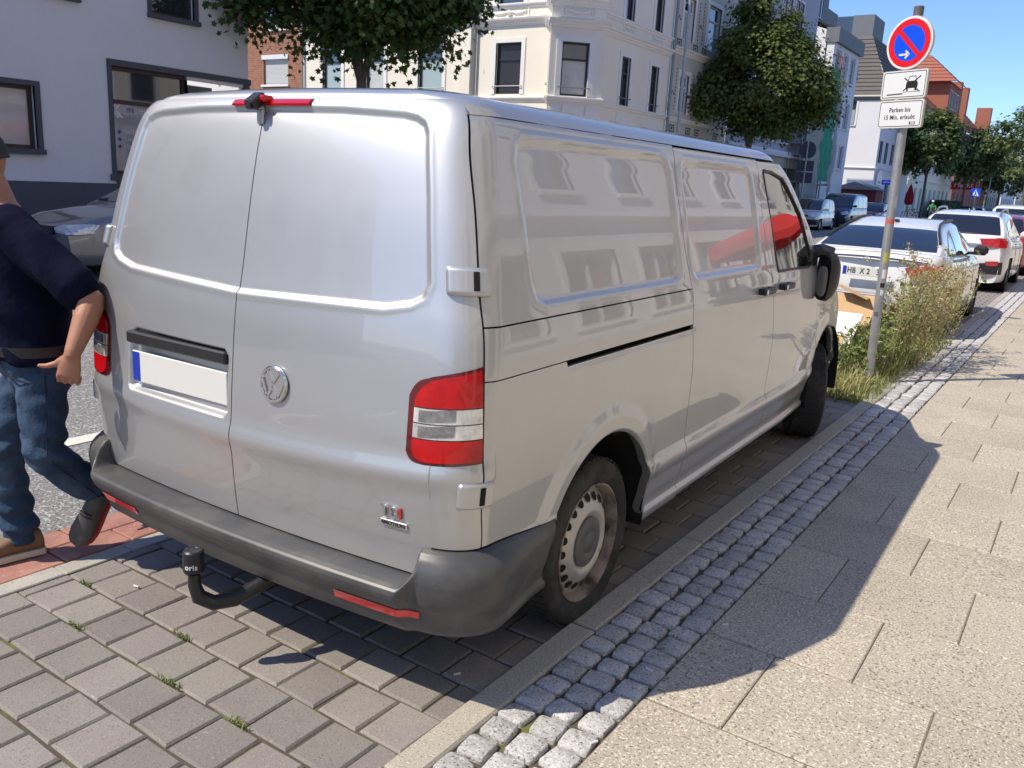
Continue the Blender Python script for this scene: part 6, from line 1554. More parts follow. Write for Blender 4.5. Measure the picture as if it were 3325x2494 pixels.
car('parked_car', 'small boxy white hatchback with black bumper across the road', 'car', (-10.25, 45.7, 0), PI, PAN, 'paint_white')
VIT = dict(PAN); VIT.update(L=5.1, W=1.93, H=1.91, wr=.335, axles=(.95, 4.15), belt=[(0, 1.05), (.06, 1.15), (1.2, 1.13), (3.4, 1.12), (4.2, 1.10), (4.8, .96), (5.1, .75)], plan=[(0, .9), (.3, .97), (.7, 1), (4.2, 1), (4.8, .94), (5.1, .82)],
    roof=[(.06, 1.16), (.14, 1.6), (.28, 1.86), (1.0, 1.91), (2.8, 1.90), (3.25, 1.80), (4.25, 1.11)], hh=.6, wt=.80, wb=.95, side_glass=[(.35, 1.5, .08, .9, .08, .92), (1.56, 2.55, .08, .92, .08, .92), (2.62, 3.7, .08, .92, .08, .5)], front_glass=(3.15, 4.12, .04), rear_glass=(.09, .24, .05),
    head=[(.5, .86), (.88, .96), (.95, .78), (.6, .72)], grille=[(0, .86), (.46, .86), (.42, .68), (0, .66)], fbump=[(0, .55), (.8, .55), (.8, .3), (0, .28)], mirror=(3.75, 1.22), shuts=[1.5, 2.6, 3.7], handles=[1.7, 3.5], plate_f=.5)
car('parked_van', 'dark blue people carrier parked behind the small white hatchback across the road', 'van', (-10.75, 54.6, 0), PI, VIT, 'paint_navy')
car('parked_car', 'dark red car parked behind the dark blue people carrier', 'car', (-10.4, 61.0, 0), PI, HAT, 'paint_darkred')
for i, (x, y, lab) in enumerate(((-10.3, 104, 'blue car beside the hedge, left of the far pair'), (-10.2, 112, 'blue car with pale roof shine down the street'), (-10.3, 124, 'pale blue car furthest down the street'))):
    car('parked_car', lab, 'car', (x, y, 0), PI, HAT, 'paint_blue', 'blue cars far down the street')
# ------------------------------------------------------------------ the man walking past
M('skin', (0.42, 0.20, 0.125), rough=.5, var=.08, vs=14, bump=.12, bs=180, bdist=.002, spec=.4)
M('tshirt', (0.006, 0.007, 0.024), rough=.95, spec=.12, bump=.35, bs=9, bdist=.03, fine=.1, fs=500)
M('denim', (0.028, 0.055, 0.105), rough=.85, spec=.2, col2=(0.10, 0.15, 0.22), c2s=3.0, c2t=(.42, .75), var=.10, vs=14, bump=.55, bs=14, bdist=.025, fine=.12, fs=400)
M('denim_dark', (0.012, 0.018, 0.04), rough=.9, bump=.3, bs=60, bdist=.005)
M('belt_leather', (0.02, 0.017, 0.014), rough=.4)
M('buckle', (0.45, 0.38, 0.22), rough=.3, metal=.9)
M('shoe_grey', (0.085, 0.08, 0.075), rough=.85, bump=.4, bs=200, bdist=.003, col2=(0.10, 0.095, 0.09), c2s=14)
M('shoe_tan', (0.20, 0.12, 0.07), rough=.7, bump=.3, bs=150, bdist=.003)
M('sole_white', (0.62, 0.58, 0.50), rough=.7)
M('sole_red', (0.45, 0.04, 0.035), rough=.6)
M('hair', (0.03, 0.027, 0.024), rough=.7, bump=.6, bs=90, bdist=.01)
M('eye_white', (0.7, 0.68, 0.65), rough=.2)
def remeshed(name, mb, voxel, mat, parent, smooth_it=4, wrinkle=None, seed=0):
    me = mb.mesh(name, mat); bm = bmesh.new(); bm.from_mesh(me); bmesh.ops.recalc_face_normals(bm, faces=bm.faces); bm.to_mesh(me); bm.free()
    o = link(name, me); r = o.modifiers.new('r', 'REMESH'); r.mode = 'VOXEL'; r.voxel_size = voxel
    s_ = o.modifiers.new('s', 'SMOOTH'); s_.iterations = smooth_it; s_.factor = .5
    dg = bpy.context.evaluated_depsgraph_get(); m2 = bpy.data.meshes.new_from_object(o.evaluated_get(dg)); m2.name = name; bpy.data.objects.remove(o)
    if wrinkle:
        n = len(m2.vertices); co = np.empty(n*3, np.float32); no = np.empty(n*3, np.float32); m2.vertices.foreach_get('co', co); m2.vertices.foreach_get('normal', no); co = co.reshape(-1, 3); no = no.reshape(-1, 3)
        co = co+no*wrinkle(co)[:, None]; m2.vertices.foreach_set('co', co.ravel()); m2.update()
    m2.materials.clear(); m2.materials.append(mat); m2.polygons.foreach_set('use_smooth', [True]*len(m2.polygons))
    return link(name, m2, parent)
def chain(mb, pts, rs, n=16, flat=1.0, fdir=None):
    """tapered rounded limb; optional flattening along fdir"""
    pts = [Vector(p) for p in pts]; P = []; Rr = []
    for i in range(len(pts)-1):
        for t in np.linspace(0, 1, 5)[:-1]: P.append(pts[i].lerp(pts[i+1], t)); Rr.append(rs[i]+(rs[i+1]-rs[i])*t)
    P.append(pts[-1]); Rr.append(rs[-1])
    d0 = (P[0]-P[1]).normalized(); d1 = (P[-1]-P[-2]).normalized()
    P = [P[0]+d0*Rr[0]*.95, P[0]+d0*Rr[0]*.7]+P+[P[-1]+d1*Rr[-1]*.7, P[-1]+d1*Rr[-1]*.95]; Rr = [Rr[0]*.3, Rr[0]*.72]+Rr+[Rr[-1]*.72, Rr[-1]*.3]
    mb.tube(P, Rr, n)
def rings(mb, secs, l, f, n=28):
    """secs: (centre, half width, half depth)"""
    V = []; l, f = Vector(l), Vector(f)
    for c, a, b in secs:
        for k in range(n): t = 2*PI*k/n; V.append(Vector(c)+l*a*math.cos(t)+f*b*math.sin(t)*(1.0 if math.sin(t) > 0 else .85))
    F = [(i*n+k, i*n+(k+1) % n, (i+1)*n+(k+1) % n, (i+1)*n+k) for i in range(len(secs)-1) for k in range(n)]+[tuple(reversed(range(n))), tuple((len(secs)-1)*n+k for k in range(n))]
    mb.add(V, F)
man = thing('person', 'man in navy T-shirt and blue jeans walking past the van at its left', 'person', (-.07, .0, 0))
fdir = Vector((-.35, -.94, 0)).normalized(); ldir = Vector((-fdir.y, fdir.x, 0)); ldir = Vector((.94, -.35, 0)).normalized()
PEL = Vector((-1.10, .04, .88)); CH = Vector((-1.13, .02, 1.28)); NK = Vector((-1.18, -.01, 1.46)); HD = Vector((-1.235, -.06, 1.635))
def c_at(z):
    t = (z-.88)/(1.46-.88); return Vector((PEL.x+(NK.x-PEL.x)*t, PEL.y+(NK.y-PEL.y)*t, z))
TOR = [(.80, .165, .125), (.88, .185, .140), (.96, .192, .158), (1.05, .197, .176), (1.15, .198, .176), (1.25, .196, .160), (1.33, .190, .138), (1.39, .165, .115), (1.435, .105, .088), (1.47, .07, .07)]
SHL, SHR = NK+ldir*.195+Vector((0, 0, -.075)), NK-ldir*.195+Vector((0, 0, -.075))
ELL, WRL = Vector((-.705, .06, 1.13)), Vector((-.665, -.05, .955))
ELR, WRR = SHR+Vector((-.09, .06, -.27)), SHR+Vector((-.13, -.06, -.50))
body = MB()
rings(body, [(c_at(z), a*.95, b*.95) for z, a, b in TOR], ldir, fdir)
chain(body, [NK+Vector((0, 0, -.03)), HD+Vector((.012, .02, -.06))], [.062, .058])
for sh_, el, wr_ in ((SHL, ELL, WRL), (SHR, ELR, WRR)): chain(body, [sh_, sh_.lerp(el, .5), el, el.lerp(wr_, .35), wr_], [.066, .058, .047, .046, .030])
# legs
HIL, HIR = PEL+ldir*.095+Vector((0, 0, -.02)), PEL-ldir*.095+Vector((0, 0, -.02))
KNL, ANL = Vector((-.935, -.045, .50)), Vector((-.925, .155, .285))
KNR, ANR = Vector((-1.17, -.10, .48)), Vector((-1.15, -.06, .10))
for h_, k_, a_ in ((HIL, KNL, ANL), (HIR, KNR, ANR)): chain(body, [h_, h_.lerp(k_, .4), k_, k_.lerp(a_, .35), a_], [.088, .083, .058, .058, .040])
# head with a face
hf = Vector((-.45, -.88, -.12)).normalized(); hl = Vector((.89, -.45, 0)).normalized(); hu = hf.cross(hl)*-1
if hu.z < 0: hu = -hu
def hp(a, b, c): return HD+hl*a+hf*b+hu*c
V = []; nA, nB = 28, 20
for j in range(nB+1):
    ph = PI*j/nB
    for i in range(nA):
        th = 2*PI*i/nA; x, y, z = math.sin(ph)*math.cos(th), math.sin(ph)*math.sin(th), math.cos(ph)
        jw = 1-.30*max(0, -z)**1.4; V.append(hp(.076*x*jw, .096*y*(1-.10*max(0, -z))+(.012 if y > 0 and z < -.2 else 0), .118*z))
body.add(V, [(j*nA+i, j*nA+(i+1) % nA, (j+1)*nA+(i+1) % nA, (j+1)*nA+i) for j in range(nB) for i in range(nA)])
chain(body, [hp(0, .088, .018), hp(0, .108, -.018)], [.010, .015], 8)
chain(body, [hp(-.016, .096, -.026), hp(.016, .096, -.026)], [.009, .009], 8)
chain(body, [hp(-.022, .090, -.055), hp(.022, .090, -.055)], [.009, .009], 8); chain(body, [hp(-.02, .080, -.098), hp(.02, .080, -.098)], [.020, .020], 8)
for s in (1, -1):
    chain(body, [hp(s*.078, -.006, .018), hp(s*.080, -.010, -.006), hp(s*.074, .0, -.032)], [.012, .014, .009], 8); chain(body, [hp(s*.016, .088, .036), hp(s*.050, .078, .034)], [.010, .008], 8)
# hands
def hand(mb, wr_, d, n, t):
    d, n, t = Vector(d).normalized(), Vector(n).normalized(), Vector(t).normalized(); kn = wr_+d*.098
    secs = []
    V = []; N_ = 14
    for q, hw_, th_ in ((-.01, .028, .022), (.025, .034, .020), (.06, .042, .018), (.098, .043, .016)):
        for k in range(N_): a = 2*PI*k/N_; V.append(wr_+d*q+t*hw_*math.cos(a)+n*th_*math.sin(a))
    mb.add(V, [(i*N_+k, i*N_+(k+1) % N_, (i+1)*N_+(k+1) % N_, (i+1)*N_+k) for i in range(3) for k in range(N_)]+[tuple(reversed(range(N_))), tuple(3*N_+k for k in range(N_))])
    for i, (o, L_) in enumerate(((.034, .92), (.0115, 1.0), (-.0115, .95), (-.034, .80))):
        b = kn+t*o; p1 = b+(d*.028-n*.022)*L_; p2 = p1+(-d*.010-n*.026)*L_; p3 = p2+(-d*.022-n*.002)*L_; chain(mb, [b-d*.01, b, p1, p2, p3], [.0088, .0092, .0084, .0078, .0068], 8)
    b = wr_+d*.03+t*.028-n*.006; p1 = b+d*.028+t*.024; p2 = p1+d*.016+t*.030; p3 = p2+d*.004+t*.024; chain(mb, [b, p1, p2, p3], [.014, .0125, .0105, .0085], 8)
hand(body, WRL, (-.25, -.12, -1), (.72, -.66, .1), (-.72, -.62, .2)); hand(body, WRR, (0, -.1, -1), (-.9, -.3, 0), (.2, -.95, 0))
bo = remeshed('body', body, .0046, MATS['skin'], man, 3)
# shirt
sh = MB(); rings(sh, [(c_at(z), a+.016, b+.016) for z, a, b in [(.865, .195, .160)]+TOR[2:8]]+[(c_at(1.435), .105, .095), (c_at(1.455), .082, .08)], ldir, fdir)
for s_, el in ((SHL, ELL), (SHR, ELR)): chain(sh, [s_+(NK-s_)*.25, s_, s_.lerp(el, .45), s_.lerp(el, .80)], [.075, .083, .082, .086])
def shirt_w(co): return .007*np.sin(co[:, 2]*34+co[:, 0]*26+3*np.sin(co[:, 0]*11))*np.clip(1.3-co[:, 2], 0, .4)/.3+.004*np.sin(co[:, 0]*60+co[:, 2]*25)
remeshed('t_shirt', sh, .011, MATS['tshirt'], man, 4, shirt_w)
# trousers
tr = MB(); rings(tr, [(c_at(.74)+Vector((0, 0, 0)), .155, .115), (c_at(.80), .178, .138), (c_at(.86), .196, .153), (c_at(.915), .196, .160)], ldir, fdir)
chain(tr, [HIL+Vector((0, 0, -.03)), HIL.lerp(KNL, .45), KNL, KNL.lerp(ANL, .5), ANL+Vector((.0, -.01, .02))], [.098, .093, .074, .073, .066])
chain(tr, [HIR+Vector((0, 0, -.03)), HIR.lerp(KNR, .45), KNR, KNR.lerp(ANR, .5), ANR+Vector((0, 0, .025))], [.098, .093, .076, .072, .068])
def jean_w(co):
    low = np.clip((.42-co[:, 2])/.3, 0, 1); kn = np.exp(-((co[:, 2]-.52)/.09)**2); top = np.exp(-((co[:, 2]-.78)/.07)**2)
    return .008*np.sin(co[:, 2]*70+co[:, 0]*30+2*np.sin(co[:, 1]*25))*(.35+low+.5*kn)+.005*np.sin(co[:, 2]*48-co[:, 0]*55)*(kn+top)
tro = remeshed('trousers', tr, .0105, MATS['denim'], man, 3, jean_w)
# belt, buckle, pocket, fly
mb = MB(); n = 40
for (z0, z1, da) in ((.895, .935, .022),):
    c0, c1 = c_at(z0), c_at(z1); V = []
    for c in (c0, c1):
        for k in range(n): t = 2*PI*k/n; V.append(c+ldir*(.196+da)*math.cos(t)+fdir*(.160+da)*math.sin(t)*(1 if math.sin(t) > 0 else .85))
    mb.add(V, [(k, (k+1) % n, n+(k+1) % n, n+k) for k in range(n)])
belt = link('belt', mb.mesh('belt', MATS['belt_leather'], smooth=True), man)
c = c_at(.915)+fdir*.188; fm = frame_mat(c, -ldir*-1, (0, 0, 1)); mb = MB()
for a, b, w, h in ((0, .022, .06, .007), (0, -.022, .06, .007), (.028, 0, .007, .05), (-.028, 0, .007, .05), (0, 0, .05, .005)): mb.box((a, b, .004), (w, h, .006))
me = mb.mesh('buckle', MATS['buckle']); me.transform(fm); link('buckle', me, belt)
mb = MB(); 
pts = []
for t in np.linspace(0, 1, 9):
    a = R(28)+t*R(52); z = .885-.09*math.sin(t*PI/2); cz = c_at(z); pts.append(cz+ldir*(.196+.006)*math.cos(R(90)-R(8)-t*R(62))+fdir*(.158+.008)*math.sin(R(90)-R(8)-t*R(62)))
mb.tube(pts, .0035, 5, cap=False); mb.build('pocket_seam', MATS['denim_dark'], tro)
# trouser seams
for h_, k_, a_ in ((HIL, KNL, ANL), (HIR, KNR, ANR)):
    pts = []
    for t in np.linspace(.05, 1, 12):
        p = h_.lerp(k_, t*2) if t < .5 else k_.lerp(a_, t*2-1); r = .098+(.074-.098)*min(1, t*2) if t < .5 else .074-.008*(t*2-1)
        pts.append(p+(ldir if h_ is HIL else -ldir)*(r+.0035))
    MB().tube(pts, .0028, 5, cap=False).build('side_seam', MATS['denim_dark'], tro)
cz = c_at(.90); MB().tube([c_at(.90)+fdir*.177, c_at(.85)+fdir*.166, c_at(.80)+fdir*.148+ldir*-.01], .003, 5, cap=False).build('fly_seam', MATS['denim_dark'], tro)
# shoes
def shoe(ank, heel, toe, up, mat, rim, lab):
    heel, toe, up = Vector(heel), Vector(toe), Vector(up).normalized(); ax = (toe-heel); L_ = ax.length; ax.normalize(); sd = ax.cross(up).normalized(); up = sd.cross(ax)
    S_ = [(.0, .026, .055), (.03, .036, .085), (.14, .037, .098), (.30, .037, .098), (.42, .040, .085), (.58, .046, .066), (.74, .049, .054), (.88, .043, .046), (.96, .030, .036), (1.0, .012, .022)]
    V = []; n = 18
    for q, w_, h in S_:
        for k in range(n):
            t = 2*PI*k/n; x, z = math.cos(t), math.sin(t); V.append(heel+ax*(q*L_)+sd*w_*math.copysign(abs(x)**.7, x)+up*(.018+h*(.5+.5*math.copysign(abs(z)**.8, z))))
    F = [(i*n+k, i*n+(k+1) % n, (i+1)*n+(k+1) % n, (i+1)*n+k) for i in range(len(S_)-1) for k in range(n)]+[tuple(reversed(range(n))), tuple((len(S_)-1)*n+k for k in range(n))]
    mb = MB(); mb.add(V, F); s_ = mb.build('shoe', MATS[mat], man, smooth=True); s_['label'] = lab
    V = []; 
    for q, w_, h in S_: V += [heel+ax*(q*L_*1.02-.004)+sd*(w_+.006)*s for s in (-1, 1)]
    n2 = len(S_); 
    ring = [V[2*i] for i in range(n2)]+[V[2*i+1] for i in reversed(range(n2))]; m_ = len(ring); mb = MB(); mb.add(ring+[p+up*.026 for p in ring], [tuple(range(m_)), tuple(reversed(range(m_, 2*m_)))]+[(i, i+m_, (i+1) % m_+m_, (i+1) % m_) for i in range(m_)]); mb.build('sole', MATS[rim], s_)
    mb = MB()
    for j in range(4): q = .36+.07*j; c = heel+ax*(q*L_)+up*(.018+.098-.018*j); mb.tube([c-sd*.026, c+up*.006, c+sd*.026], .004, 5)
    mb.build('laces', MATS['black_print'], s_)
dL = Vector((-.20, -.22, -.82)).normalized()
shoe(ANL, ANL+Vector((.0, .055, .0)), ANL+Vector((.0, .055, .0))+Vector((-.07, -.11, -.235)), Vector((.62, -.62, .45)), 'shoe_grey', 'sole_red', 'grey trainer with red edge, lifted with its toe down')
shoe(ANR, (-1.135, .02, .004), (-1.20, -.255, .004), (0, 0, 1), 'shoe_tan', 'sole_white', 'brownish shoe planted on the ground')
# hair and eyes
V = []
for j in range(11):
    ph = PI*.52*j/10
    for i in range(nA): th = 2*PI*i/nA; x, y, z = math.sin(ph)*math.cos(th), math.sin(ph)*math.sin(th), math.cos(ph); fr = max(0, y); V.append(hp(.083*x, .101*y-.008, .126*z+.012*fr+(0.0 if y < .3 else .03*(y-.3)*math.sin(ph))))
mb = MB(); mb.add(V, [(j*nA+i, j*nA+(i+1) % nA, (j+1)*nA+(i+1) % nA, (j+1)*nA+i) for j in range(10) for i in range(nA)]); mb.build('hair', MATS['hair'], man, smooth=True)
for s in (1, -1):
    mb = MB(); mb.lathe([(0, -.011), (.007, -.008), (.0105, 0), (.007, .008), (0, .011)], 12, 'Z', tuple(hp(s*.032, .082, .012)), cap=False); mb.build('eye', MATS['eye_white'], man, smooth=True)
# ------------------------------------------------------------------ street furniture and small things
M('galv', (0.36, 0.37, 0.38), rough=.5, metal=.55, var=.18, vs=10, bump=.15, bs=40, bdist=.002)
M('sign_red', (0.74, 0.012, 0.02), rough=.28, coat=.4)
M('sign_blue', (0.004, 0.085, 0.80), rough=.28, coat=.4)
M('sign_back', (0.30, 0.30, 0.31), rough=.5, metal=.3)
M('sign_edge', (0.55, 0.50, 0.43), rough=.6)
M('sticker_red', (0.60, 0.13, 0.09), rough=.5)
M('sticker_yellow', (0.50, 0.47, 0.10), rough=.5)
M('chipboard', (0.56, 0.37, 0.19), rough=.75, var=.08, vs=7, fine=.08, fs=90)
M('board_edge', (0.27, 0.16, 0.08), rough=.8, fine=.1, fs=90)
M('melamine', (0.76, 0.76, 0.74), rough=.35)
M('parasol_red', (0.62, 0.035, 0.03), rough=.8, transl=.25)
M('parasol_dark', (0.33, 0.012, 0.02), rough=.85)
M('shop_red', (0.62, 0.015, 0.025), rough=.35)
M('green_top', (0.03, 0.22, 0.08), rough=.8)
M('pink', (0.62, 0.22, 0.22), rough=.6)
M('butt', (0.72, 0.70, 0.66), rough=.8)
M('dry_leaf', (0.42, 0.25, 0.09), rough=.8)
# traffic sign post
sp = thing('traffic_sign_post', 'leaning steel post with no parking disc and two white plates', 'traffic sign', (.765, 6.5, 0))
sp.rotation_euler = (R(0.4), R(-.75), 0)
mb = MB(); mb.tube([(0, 0, -.05), (0, 0, 1.2), (0, 0, 2.4), (0, 0, 3.20)], .038, 20); mb.build('pole', MATS['galv'], sp, smooth=True)
mb = MB(); mb.lathe([(.040, 3.17), (.041, 3.235), (.036, 3.24), (0, 3.24)], 20); mb.build('pole_cap', MATS['hub_grey'], sp, smooth=True)
nrm = Vector((-.40, -.917, 0)).normalized(); rt = Vector((-nrm.y, nrm.x, 0)); rt = Vector((.917, -.40, 0)).normalized()
def sgn(z, out=.062): return frame_mat(tuple(nrm*out+Vector((0, 0, z))), rt, (0, 0, 1))
# local frame: x right, y up, z towards the reader
def disc(r0, r1, z, mat, n=56):
    mb = MB(); V = [(r*math.cos(2*PI*k/n), r*math.sin(2*PI*k/n), z) for r in (r0, r1) for k in range(n)]; return mb.add(V, [(k, (k+1) % n, n+(k+1) % n, n+k) for k in range(n)])
fm = sgn(2.945)
mb = MB(); mb.lathe([(0, -.022), (.208, -.022), (.212, -.018), (.212, .004), (.208, .006), (0, .0)], 56, cap=False); me = mb.mesh('sign_disc', MATS['sign_edge'], smooth=True, sharp=.5); me.transform(fm); dsc = link('sign_disc', me, sp)
def put(mb, nm, mat, par, f_): me = mb.mesh(nm, MATS[mat]); me.transform(f_); return link(nm, me, par)
put(disc(.190, .2075, .0062, ''), 'white_rim', 'sign_white', dsc, fm)
put(disc(.140, .192, .0066, ''), 'red_ring', 'sign_red', dsc, fm); mb = MB(); mb.add([(.142*math.cos(2*PI*k/56), .142*math.sin(2*PI*k/56), .0070) for k in range(56)], [tuple(range(56))]); put(mb, 'blue_field', 'sign_blue', dsc, fm)
mb = MB(); mb.box((0, 0, .0076), (.30, .038, .0006), R(-45)); put(mb, 'red_bar', 'sign_red', dsc, fm)
mb = MB(); mb.box((-.035, -.088, .0078), (.095, .015, .0006)); 
for s in (1, -1): mb.box((-.005, -.088+s*.014, .0078), (.05, .015, .0006), -s*R(42))
put(mb, 'white_arrow', 'sign_white', dsc, fm)
def plate(z, h, name):
    f_ = sgn(z); w = .42; mb = MB(); c = .022; 
    def rr(w_, h_, c_): return [(sx*(w_/2-c_)+c_*math.cos(a), sy*(h_/2-c_)+c_*math.sin(a)) for sx, sy, a0 in ((1, 1, 0), (-1, 1, PI/2), (-1, -1, PI), (1, -1, 1.5*PI)) for a in np.linspace(a0, a0+PI/2, 6)]
    mb.prism(rr(w, h, c), -.022, .004, 'XY'); me = mb.mesh(name, MATS['sign_edge']); me.transform(f_); p_ = link(name, me, sp)
    mb = MB(); mb.add([(a, b, .0046) for a, b in rr(w-.008, h-.008, c-.003)], [tuple(range(24))]); put(mb, 'white_face', 'sign_white', p_, f_)
    a, b = rr(w-.024, h-.024, c-.006), rr(w-.036, h-.036, c-.010); mb = MB(); mb.add([(x, y, .0051) for x, y in a+b], [(i, (i+1) % 24, 24+(i+1) % 24, 24+i) for i in range(24)]); put(mb, 'black_border', 'black_print', p_, f_)
    return p_, f_
p1, f1 = plate(2.616, .231, 'sign_plate'); p2, f2 = plate(2.378, .231, 'sign_plate')
# pictogram: car on the verge, crossed out
mb = MB(); z = .0054
def bar2(a, b, w): A, B_ = Vector((*a, z)), Vector((*b, z)); d = B_-A; mb.box((A+B_)/2, (d.length, w, .0008), math.atan2(d.y, d.x))
cxp = .075
mb.add([(cxp+x, y-.005, z) for x, y in ((-.052, -.028), (.052, -.028), (.055, .0), (.050, .020), (.040, .030), (-.040, .030), (-.050, .020), (-.055, .0))], [tuple(range(8))])
for a, b in (((-.038, .028), (-.028, .062)), ((-.028, .062), (.028, .062)), ((.028, .062), (.038, .028))): bar2((cxp+a[0], a[1]), (cxp+b[0], b[1]), .005)
for s in (1, -1): mb.box((cxp+s*.038, -.043, z), (.016, .022, .0008))
bar2((-.15, -.078), (cxp-.075, -.074), .009); bar2((cxp-.075, -.062), (cxp+.085, -.062), .003)
for s in (1, -1): bar2((cxp-.075, -.052*s), (cxp+.075, .062*s), .009)
put(mb, 'pictogram', 'black_print', p1, f1)
for t_, yy in (('Parken bis', .032), ('15 Min. erlaubt', -.028)): text_obj(t_, .052, MATS['black_print'], p2, f2 @ Matrix.Translation((-.005, yy, .0052)), ext=.0004, sx=.88, bold=.0008)
mb = MB(); mb.box((.125, -.078, .0054), (.055, .022, .0005)); st_ = put(mb, 'small_sticker', 'black_print', p2, f2)
mb = MB(); mb.box((.128, -.078, .0060), (.038, .011, .0005)); put(mb, 'sticker_field', 'sign_white', st_, f2)
mb = MB()
for z_ in (2.30, 2.46, 2.56, 2.68, 2.86, 3.02): mb.lathe([(.041, z_-.012), (.041, z_+.012)], 16, cap=False)
mb.build('clamp', MATS['galv'], sp)
for z0, z1, a0, a1, mt in ((1.46, 1.50, -2.6, -.1, 'sticker_red'), (1.12, 1.21, -1.6, -.4, 'sticker_yellow'), (.98, 1.06, -1.5, -.5, 'sign_white'), (.90, .94, -1.6, -.6, 'black_print'), (.83, .88, -1.4, -.5, 'sign_white'), (.64, .68, -2.1, -1.2, 'hub_grey'), (1.60, 1.70, -.9, -.1, 'sign_edge')):
    V = [(.0388*math.cos(a), .0388*math.sin(a), z_) for z_ in (z0, z1) for a in np.linspace(a0, a1, 9)]; mb = MB(); mb.add(V, [(k, k+1, 10+k, 9+k) for k in range(8)]); mb.build('sticker', MATS[mt], sp)
# hoop railing round the pit
hp_ = thing('hoop_railing', 'low grey tube hoop railing behind the leaning boards', 'railing', (0, 7.30, 0))
mb = MB(); pts = [(-.72, 0, 0), (-.72, 0, .64)]+[(-.62-.10*math.cos(t), 0, .64+.10*math.sin(t)) for t in np.linspace(0, PI/2, 7)][1:]+[(.60+.10*math.sin(t), 0, .64+.10*math.cos(t)) for t in np.linspace(0, PI/2, 7)]+[(.70, 0, 0)]
mb.tube(pts, .024, 10); mb.build('hoop', MATS['galv'], hp_, smooth=True); mb = MB(); mb.tube([(-.72, 0, .55), (.70, 0, .55)], .019, 8); mb.build('cross_tube', MATS['galv'], hp_, smooth=True)
# leaning boards
def board(name, lab, base, top, x0, x1, th, mat, edge, slant=.13):
    b, t_ = Vector(base), Vector(top); V = []; n = (Vector((1, 0, 0)).cross(t_-b)).normalized()
    if n.y > 0: n = -n
    for off in (0, th):
        for (xx, p) in ((x0, b), (x1, b), (x1+slant, t_), (x0+slant, t_)): V.append(Vector((xx, p.y, p.z))-n*off)
    mb = MB(); mb.add(V, [(0, 1, 2, 3)], 0); mb.add(V, [(4, 5, 6, 7), (0, 1, 5, 4), (1, 2, 6, 5), (2, 3, 7, 6), (3, 0, 4, 7)], 1); mb.v = mb.v[:8]+mb.v[8:]
    o = link(name, mb.mesh(name, [MATS[mat], MATS[edge]]), None); tag(o, lab, 'board', 'boards dumped against the railing'); return o
board('chipboard_panel', 'largest light brown board at the back of the leaning pile', (0, 6.78, 0), (0, 7.17, .745), -.25, .49, .02, 'chipboard', 'board_edge', .15)
board('white_board', 'white coated board leaning between the two brown ones', (0, 6.56, 0), (0, 6.93, .585), -.20, .45, .022, 'melamine', 'board_edge', .10)
board('brown_board', 'smallest light brown board in front of the white board', (0, 6.44, 0), (0, 6.66, .40), -.22, .405, .016, 'chipboard', 'melamine', .07)
mb = MB(); mb.box((.40, 7.12, .765), (.30, .17, .018), rot=Matrix.Rotation(R(20), 3, 'Y') @ Matrix.Rotation(R(-6), 3, 'X')); o = mb.build('offcut', MATS['chipboard'], None); tag(o, 'thin offcut strip lying on top of the largest board', 'board', 'boards dumped against the railing')
# lamp post and drain side post on the far pavement
lp = thing('street_lamp', 'tall plain grey street lamp post in front of the cream corner house', 'street lamp', (-11.8, 29.9, .1))
mb = MB(); mb.lathe([(.10, 0), (.10, 1.0), (.075, 1.15), (.055, 8.9), (.05, 9.0)], 14); mb.tube([(0, 0, 8.9), (.3, 0, 9.3), (1.4, 0, 9.45)], .04, 8); mb.build('post', MATS['galv'], lp, smooth=True); mb = MB(); mb.box((1.6, 0, 9.45), (.6, .22, .1), bev=.03); mb.build('lamp_head', MATS['hub_grey'], lp)
lp2 = thing('street_lamp', 'far street lamp whose slim arm reaches out over the far trees', 'street lamp', (-11.6, 132, .1))
mb = MB(); mb.lathe([(.10, 0), (.06, 9.6)], 10); mb.tube([(0, 0, 9.4), (1.2, -.5, 10.4), (4.6, -1.6, 11.2)], .09, 6); mb.build('post', MATS['galv'], lp2, smooth=True); mb = MB(); mb.box((5.2, -1.8, 11.25), (1.3, .4, .14), bev=.04); mb.build('lamp_head', MATS['hub_grey'], lp2)
# back of a road sign across the road
rs = thing('road_sign', 'grey back of a round road sign over two square plates across the road', 'traffic sign', (-11.75, 46.9, .1))
mb = MB(); mb.tube([(0, 0, 0), (0, 0, 4.45)], .05, 10); mb.build('pole', MATS['galv'], rs, smooth=True)
M('sign_dark', (0.085, 0.095, 0.14), rough=.5)
for nm, sh_ in (('disc', 0), ('plate', 1), ('plate', 2)):
    mb = MB()
    if sh_ == 0: mb.lathe([(0, .06), (.46, .06), (.46, .09), (0, .09)], 30, 'Y', (0, 0, 3.98), cap=False)
    else: mb.b2((-.43, .06, 2.86-.62*(sh_-1)), (.43, .09, 3.42-.62*(sh_-1)))
    mb.build(nm, MATS['sign_dark'], rs)
